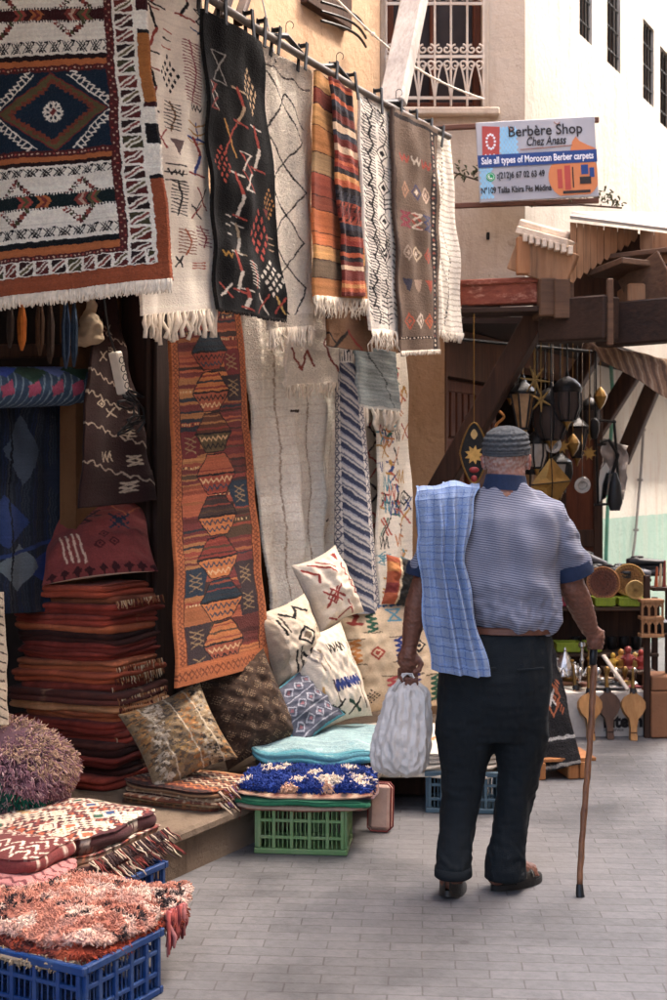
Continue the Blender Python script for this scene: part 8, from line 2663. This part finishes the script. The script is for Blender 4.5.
# papers and tools on the carton
def flatthing(name, px, py, Y, size, yaw, mat, label, cat, tilt=0):
    mb = MB(); mb.box(P(px, py, Y), size, Matrix.Rotation(yaw, 3, 'Z') @ Matrix.Rotation(tilt, 3, 'Y'), min(size) * .2); o = mb.build(name, mat); tag(o, label, cat); return o
mb = MB(); mb.box(cen + Vector((0, 0, bh + .004)), (bw - .02, bd - .02, .006), RB); o = mb.build('board', CARD); tag(o, 'pale board laid on the white carton', 'board')
for i, (dx, dy, sx, sy, yw, c_, lb) in enumerate(((-.12, .02, .18, .12, .3, '#c9bfae', 'cream booklet on the carton beside the cane'), (.05, -.03, .20, .10, -.2, '#a8a29a', 'grey booklet in the middle of the carton'), (.17, .03, .16, .12, .15, '#8a3a3c', 'dark red booklet at the right end of the carton'), (.10, .08, .20, .10, .5, '#d2c8b8', 'white booklet under the dark red one'))):
    q = cen + ex * dx + ey * dy + Vector((0, 0, bh + .014 + .012 * (i % 2))); mb = MB(); mb.box(q, (sx, sy, .011), RB @ Matrix.Rotation(yw, 3, 'Z'), .002); o = mb.build('booklet', M('booklet_%d' % i, c_, .6, var=.15, scale=14)); tag(o, lb, 'booklet')
mb = MB(); mb.beam(P(603, 655, 7.55), P(628, 690, 7.45), .035, .012, .003); o = mb.build('wooden_stick', M('pale_slat', '#bfb0a0', .7, var=.15)); tag(o, 'pale wooden slat leaning across the carton', 'slat')
# bellows: round wooden paddles standing nozzle down against the carton
def bellows(px, mat, label, lean, yaw, py=737):
    q = G(px, py); q = Vector((q.x, q.y, .002)); R = Matrix.Rotation(yaw, 3, 'Z') @ Matrix.Rotation(-lean, 3, 'X') @ Matrix.Rotation(rnd.uniform(-.06, .06), 3, 'Y')
    prof = [(-.018, 0), (-.020, .02), (-.017, .07), (-.026, .125), (-.052, .155), (-.068, .19), (-.067, .222), (-.048, .252), (-.022, .268), (-.012, .275)]
    outl = [(x, z_) for x, z_ in prof] + [(-x, z_) for x, z_ in prof[::-1]]
    t = empty('bellows', q, label, 'bellows', 'wooden bellows leaning on the carton'); mb = MB()
    pt = lambda x, y_, z_: q + R @ Vector((x, y_, z_))
    mb.prism([pt(x, 0, z_) for x, z_ in outl], R @ Vector((0, .014, 0))); mb.build('front_board', mat, t)
    mb = MB(); mb.prism([pt(x * .92, .017, z_) for x, z_ in outl], R @ Vector((0, .026, 0))); mb.build('leather', BLACKPL, t)
    mb = MB(); mb.prism([pt(x, .046, z_) for x, z_ in outl], R @ Vector((0, .014, 0))); mb.build('back_board', mat, t)
    mb = MB(); mb.tube([pt(0, .03, .27), pt(0, .03, .33), pt(0, .03, .42)], [.016, .011, .007], 10); mb.build('nozzle', BRASS, t, smooth=True)
    mb = MB(); mb.tube([pt(0, .02, .266), pt(0, .022, .30)], [.024, .019], 10); mb.build('collar', BLACKPL, t, smooth=True)
    mb = MB(); mb.beam(pt(-.019, -.003, .045), pt(.019, -.003, .045), .004, .006); mb.build('groove', WOOD_DK, t)
bellows(581, WOOD_LT, 'pale wooden bellows, leftmost of those leaning on the carton', .26, .12, 737)
bellows(592, WOOD_LT, 'pale wooden bellows just left of the cane', .22, .02, 741)
bellows(611, WOOD_WAL, 'dark walnut bellows right of the cane', .24, -.08, 740)
bellows(634, WOOD_LT, 'striped pale wooden bellows at the right in front of the lettering', .24, -.05, 741)
# dark rug draped over a wooden stand beside the trousers
pl = empty('pallet_block', G(560, 779), 'low wooden pallet block under the dark draped rug', 'pallet'); q = G(560, 779)
RP = Matrix.Rotation(.14, 3, 'Z')
for i, dx in enumerate((-.12, .05, .11)): mb = MB(); mb.box((q.x + dx, q.y + .1 + dx * .14, .045), (.055, .24, .085), RP, .004); mb.build('block', WOOD_TAN, pl)
mb = MB(); mb.box((q.x, q.y + .12, .097), (.34, .26, .018), RP, .003); mb.build('board', WOOD_TAN, pl)
cv = CV(60, 110, '#2a2828', 1.8)
for k in range(10): cv.rect(0, k * 11, 60, k * 11 + .8, '#353333')
cv.rect(0, 84, 60, 86.5, '#b5b0a8'); cv.rect(0, 106, 60, 109, '#8f8a82')
for t in np.linspace(0, 1, 6):
    for sgx in (-1, 1):
        cv.line((34 + sgx * 14 * (1 - t), 36 + t * 14), (34 + sgx * (18 - 14 * t), 40 + t * 14), 2, '#b5643a'); cv.line((34 + sgx * 14 * (1 - t), 66 - t * 14), (34 + sgx * (18 - 14 * t), 62 - t * 14), 2, '#b5643a')
cv.ring(34, 51, 14, 16, 2.4, '#b5643a'); cv.motif('x', 34, 51, 11, 12, '#d0c8bc', '#d0c8bc', 2)
cv.grain(.04, .08, 6)
Yd = q.y
o, X = cloth('draped_rug', cv.a, quadfn(P(530, 640, Yd + .32), P(553, 640, Yd + .30), P(581, 764, Yd - .02), P(538, 772, Yd - .03), folds=((.010, 1.4, .2, .1),), wob=.012, seed=12), .014, None, WOOL); tag(o, 'dark charcoal rug with an orange toothed lozenge draped beside the trousers', 'rug')
mb = MB(); mb.prism([P(534, 650, Yd + .36), P(552, 650, Yd + .34), Vector((q.x + .12, q.y + .12, .108)), Vector((q.x - .14, q.y + .08, .108))], (0, .02, 0)); o = mb.build('easel_board', WOOD_DK); tag(o, 'sloping dark board behind the draped charcoal rug', 'board')
# goods at the right edge
mb = MB(); c = Pz(664, 0, 7.6); mb.box(c + Vector((0, .1, .14)), (.16, .25, .27), None, .006); mb.box(c + Vector((0, .1, .32)), (.15, .24, .08), None, .006); o = mb.build('cardboard_box', M('brown_card', '#8a5f42', .85, var=.15)); tag(o, 'brown cardboard boxes stacked at the right edge of the stall', 'box')
mb = MB(); mb.lathe(Pz(660, .62, 7.6), [(.05, 0), (.06, .02), (.055, .06), (.02, .08)], 14); o = mb.build('black_pot', BLKMET, None, smooth=True); tag(o, 'black pot on the right edge of the stall', 'pot')
mb = MB(); mb.box(Pz(664, .61, 7.62), (.14, .2, .02)); mb.box(Pz(668, .30, 7.72), (.03, .03, .6)); o = mb.build('ledge_stand', WOOD_DK); tag(o, 'dark stand holding the black pot at the right edge', 'stand')
for i, px in enumerate((656, 660, 664)):
    mb = MB(); mb.tube([Pz(px, .86, 7.9), Pz(px + 1, .98 + .02 * i, 7.9)], [.012, .006], 8); o = mb.build('spindle', M('orange_paint_%d' % i, ['#b5562c', '#c9b08a', '#8a3a2c'][i], .5), None, smooth=True); tag(o, ['orange spindle standing at the right end of the shoes', 'cream spindle between the orange and the red ones', 'dark red spindle at the right edge'][i], 'spindle')
mb = MB(); mb.box(Pz(660, .85, 7.9), (.12, .16, .02)); mb.box(Pz(668, .43, 7.95), (.03, .03, .84)); o = mb.build('spindle_stand', WOOD_DK); tag(o, 'dark narrow stand under the spindles', 'stand')

# ---------- more small goods crowding the stall
r = random.Random(77)
for i in range(11):
    x_, y_ = r.uniform(-.2, .2), r.uniform(-.11, .11); q = cen + ex * x_ + ey * y_ + Vector((0, 0, bh + .034)); s_ = r.uniform(.4, .75); mb = MB()
    mb.lathe(q, [(.03 * s_, 0), (.055 * s_, .012), (.075 * s_, .05 * s_), (.07 * s_, .05 * s_), (.04 * s_, .014), (.003, .012)], 16); o = mb.build('bowl', [SILV, BRASS, RUSTC][i % 3], None, smooth=True)
    tag(o, 'small %s bowl set out on top of the white carton' % ['silver', 'brass', 'red brown'][i % 3], 'bowl', '%s bowls on the carton' % ['silver', 'brass', 'red brown'][i % 3])
for i in range(16):
    px = 548 + 6.6 * i + r.uniform(-2, 2); Y = 7.55 + r.uniform(0, .5); z0 = P(0, r.uniform(440, 500) if i < 7 else r.uniform(395, 440), Y).z; c = Vector(((px - CX) / F * Y, Y, z0)); k = i % 4; mb = MB()
    if px > 606: continue
    if k == 0: mb.lathe(c, [(.004, .06), (.03, .03), (.045, 0), (.03, -.04), (.004, -.08)], 8)
    elif k == 1: mb.lathe(c, [(.05, .008), (.052, 0), (.05, -.008), (.030, -.008), (.030, .008)], 20, (0, 1, .2))
    elif k == 2: mb.prism([c + Vector((.045 * math.cos(t) * (1 if q % 2 else .5), 0, .045 * math.sin(t) * (1 if q % 2 else .5))) for q, t in enumerate(np.linspace(0, 2 * PI, 16, endpoint=False))], (0, .01, 0))
    else: mb.lathe(c, [(.012, .07), (.03, .05), (.034, 0), (.02, -.05), (.006, -.06)], 12)
    mb.tube([c + Vector((0, 0, .04)), Vector((c.x, c.y, 2.44))], .0025, 4)
    o = mb.build('pendant', [BRASS, SILV, BRASS, BLKMET][k], None, smooth=True); tag(o, ['small faceted brass pendant among the hanging lanterns', 'round silver ring pendant among the hanging lanterns', 'small brass star pendant among the hanging lanterns', 'small black bell pendant among the hanging lanterns'][k], 'pendant', ['brass drop pendants', 'silver ring pendants', 'brass star pendants', 'black bell pendants'][k])
for i, px in enumerate((570, 588, 615, 634)):
    shoe(px, .908, 7.97 + .03 * (i % 2), r.uniform(-.6, .6), .22, [BLACKPL, GRSH][i % 2], ['small black shoe at the front left of the top board', 'small grey shoe left of the striped one', 'small black shoe right of the striped one', 'small grey shoe at the front right of the top board'][i])
for i in range(9):
    q = Pz(562 + 9 * i, 0, 7.78 + .05 * (i % 2)); q = Vector((q.x, q.y, bh + .036 + .0 * i)) if 575 < 562 + 9 * i < 645 else None
    if q is None: continue
    mb = MB(); mb.lathe(q, [(.022, 0), (.024, .006), (.008, .02), (.012, .05), (.02, .075), (.016, .09), (.003, .10)], 12); o = mb.build('goblet', [SILV, BRASS][i % 2], None, smooth=True); tag(o, '%s goblet in the row at the back of the carton' % ['silver', 'brass'][i % 2], 'goblet', '%s goblets on the carton' % ['silver', 'brass'][i % 2])
# ================================================================ put each thing's origin at its base
for o in list(scene.objects):
    if o.type == 'MESH' and o.parent is None and o.get('kind') != 'structure' and len(o.data.vertices):
        co = get_co(o.data)
        c = (co.min(0) + co.max(0)) / 2; c[2] = co[:, 2].min()
        set_co(o.data, co - c)
        o.location = Vector(c)
        for ch in o.children:
            ch.matrix_parent_inverse = Matrix.Translation(-Vector(c))
bpy.context.view_layer.update()
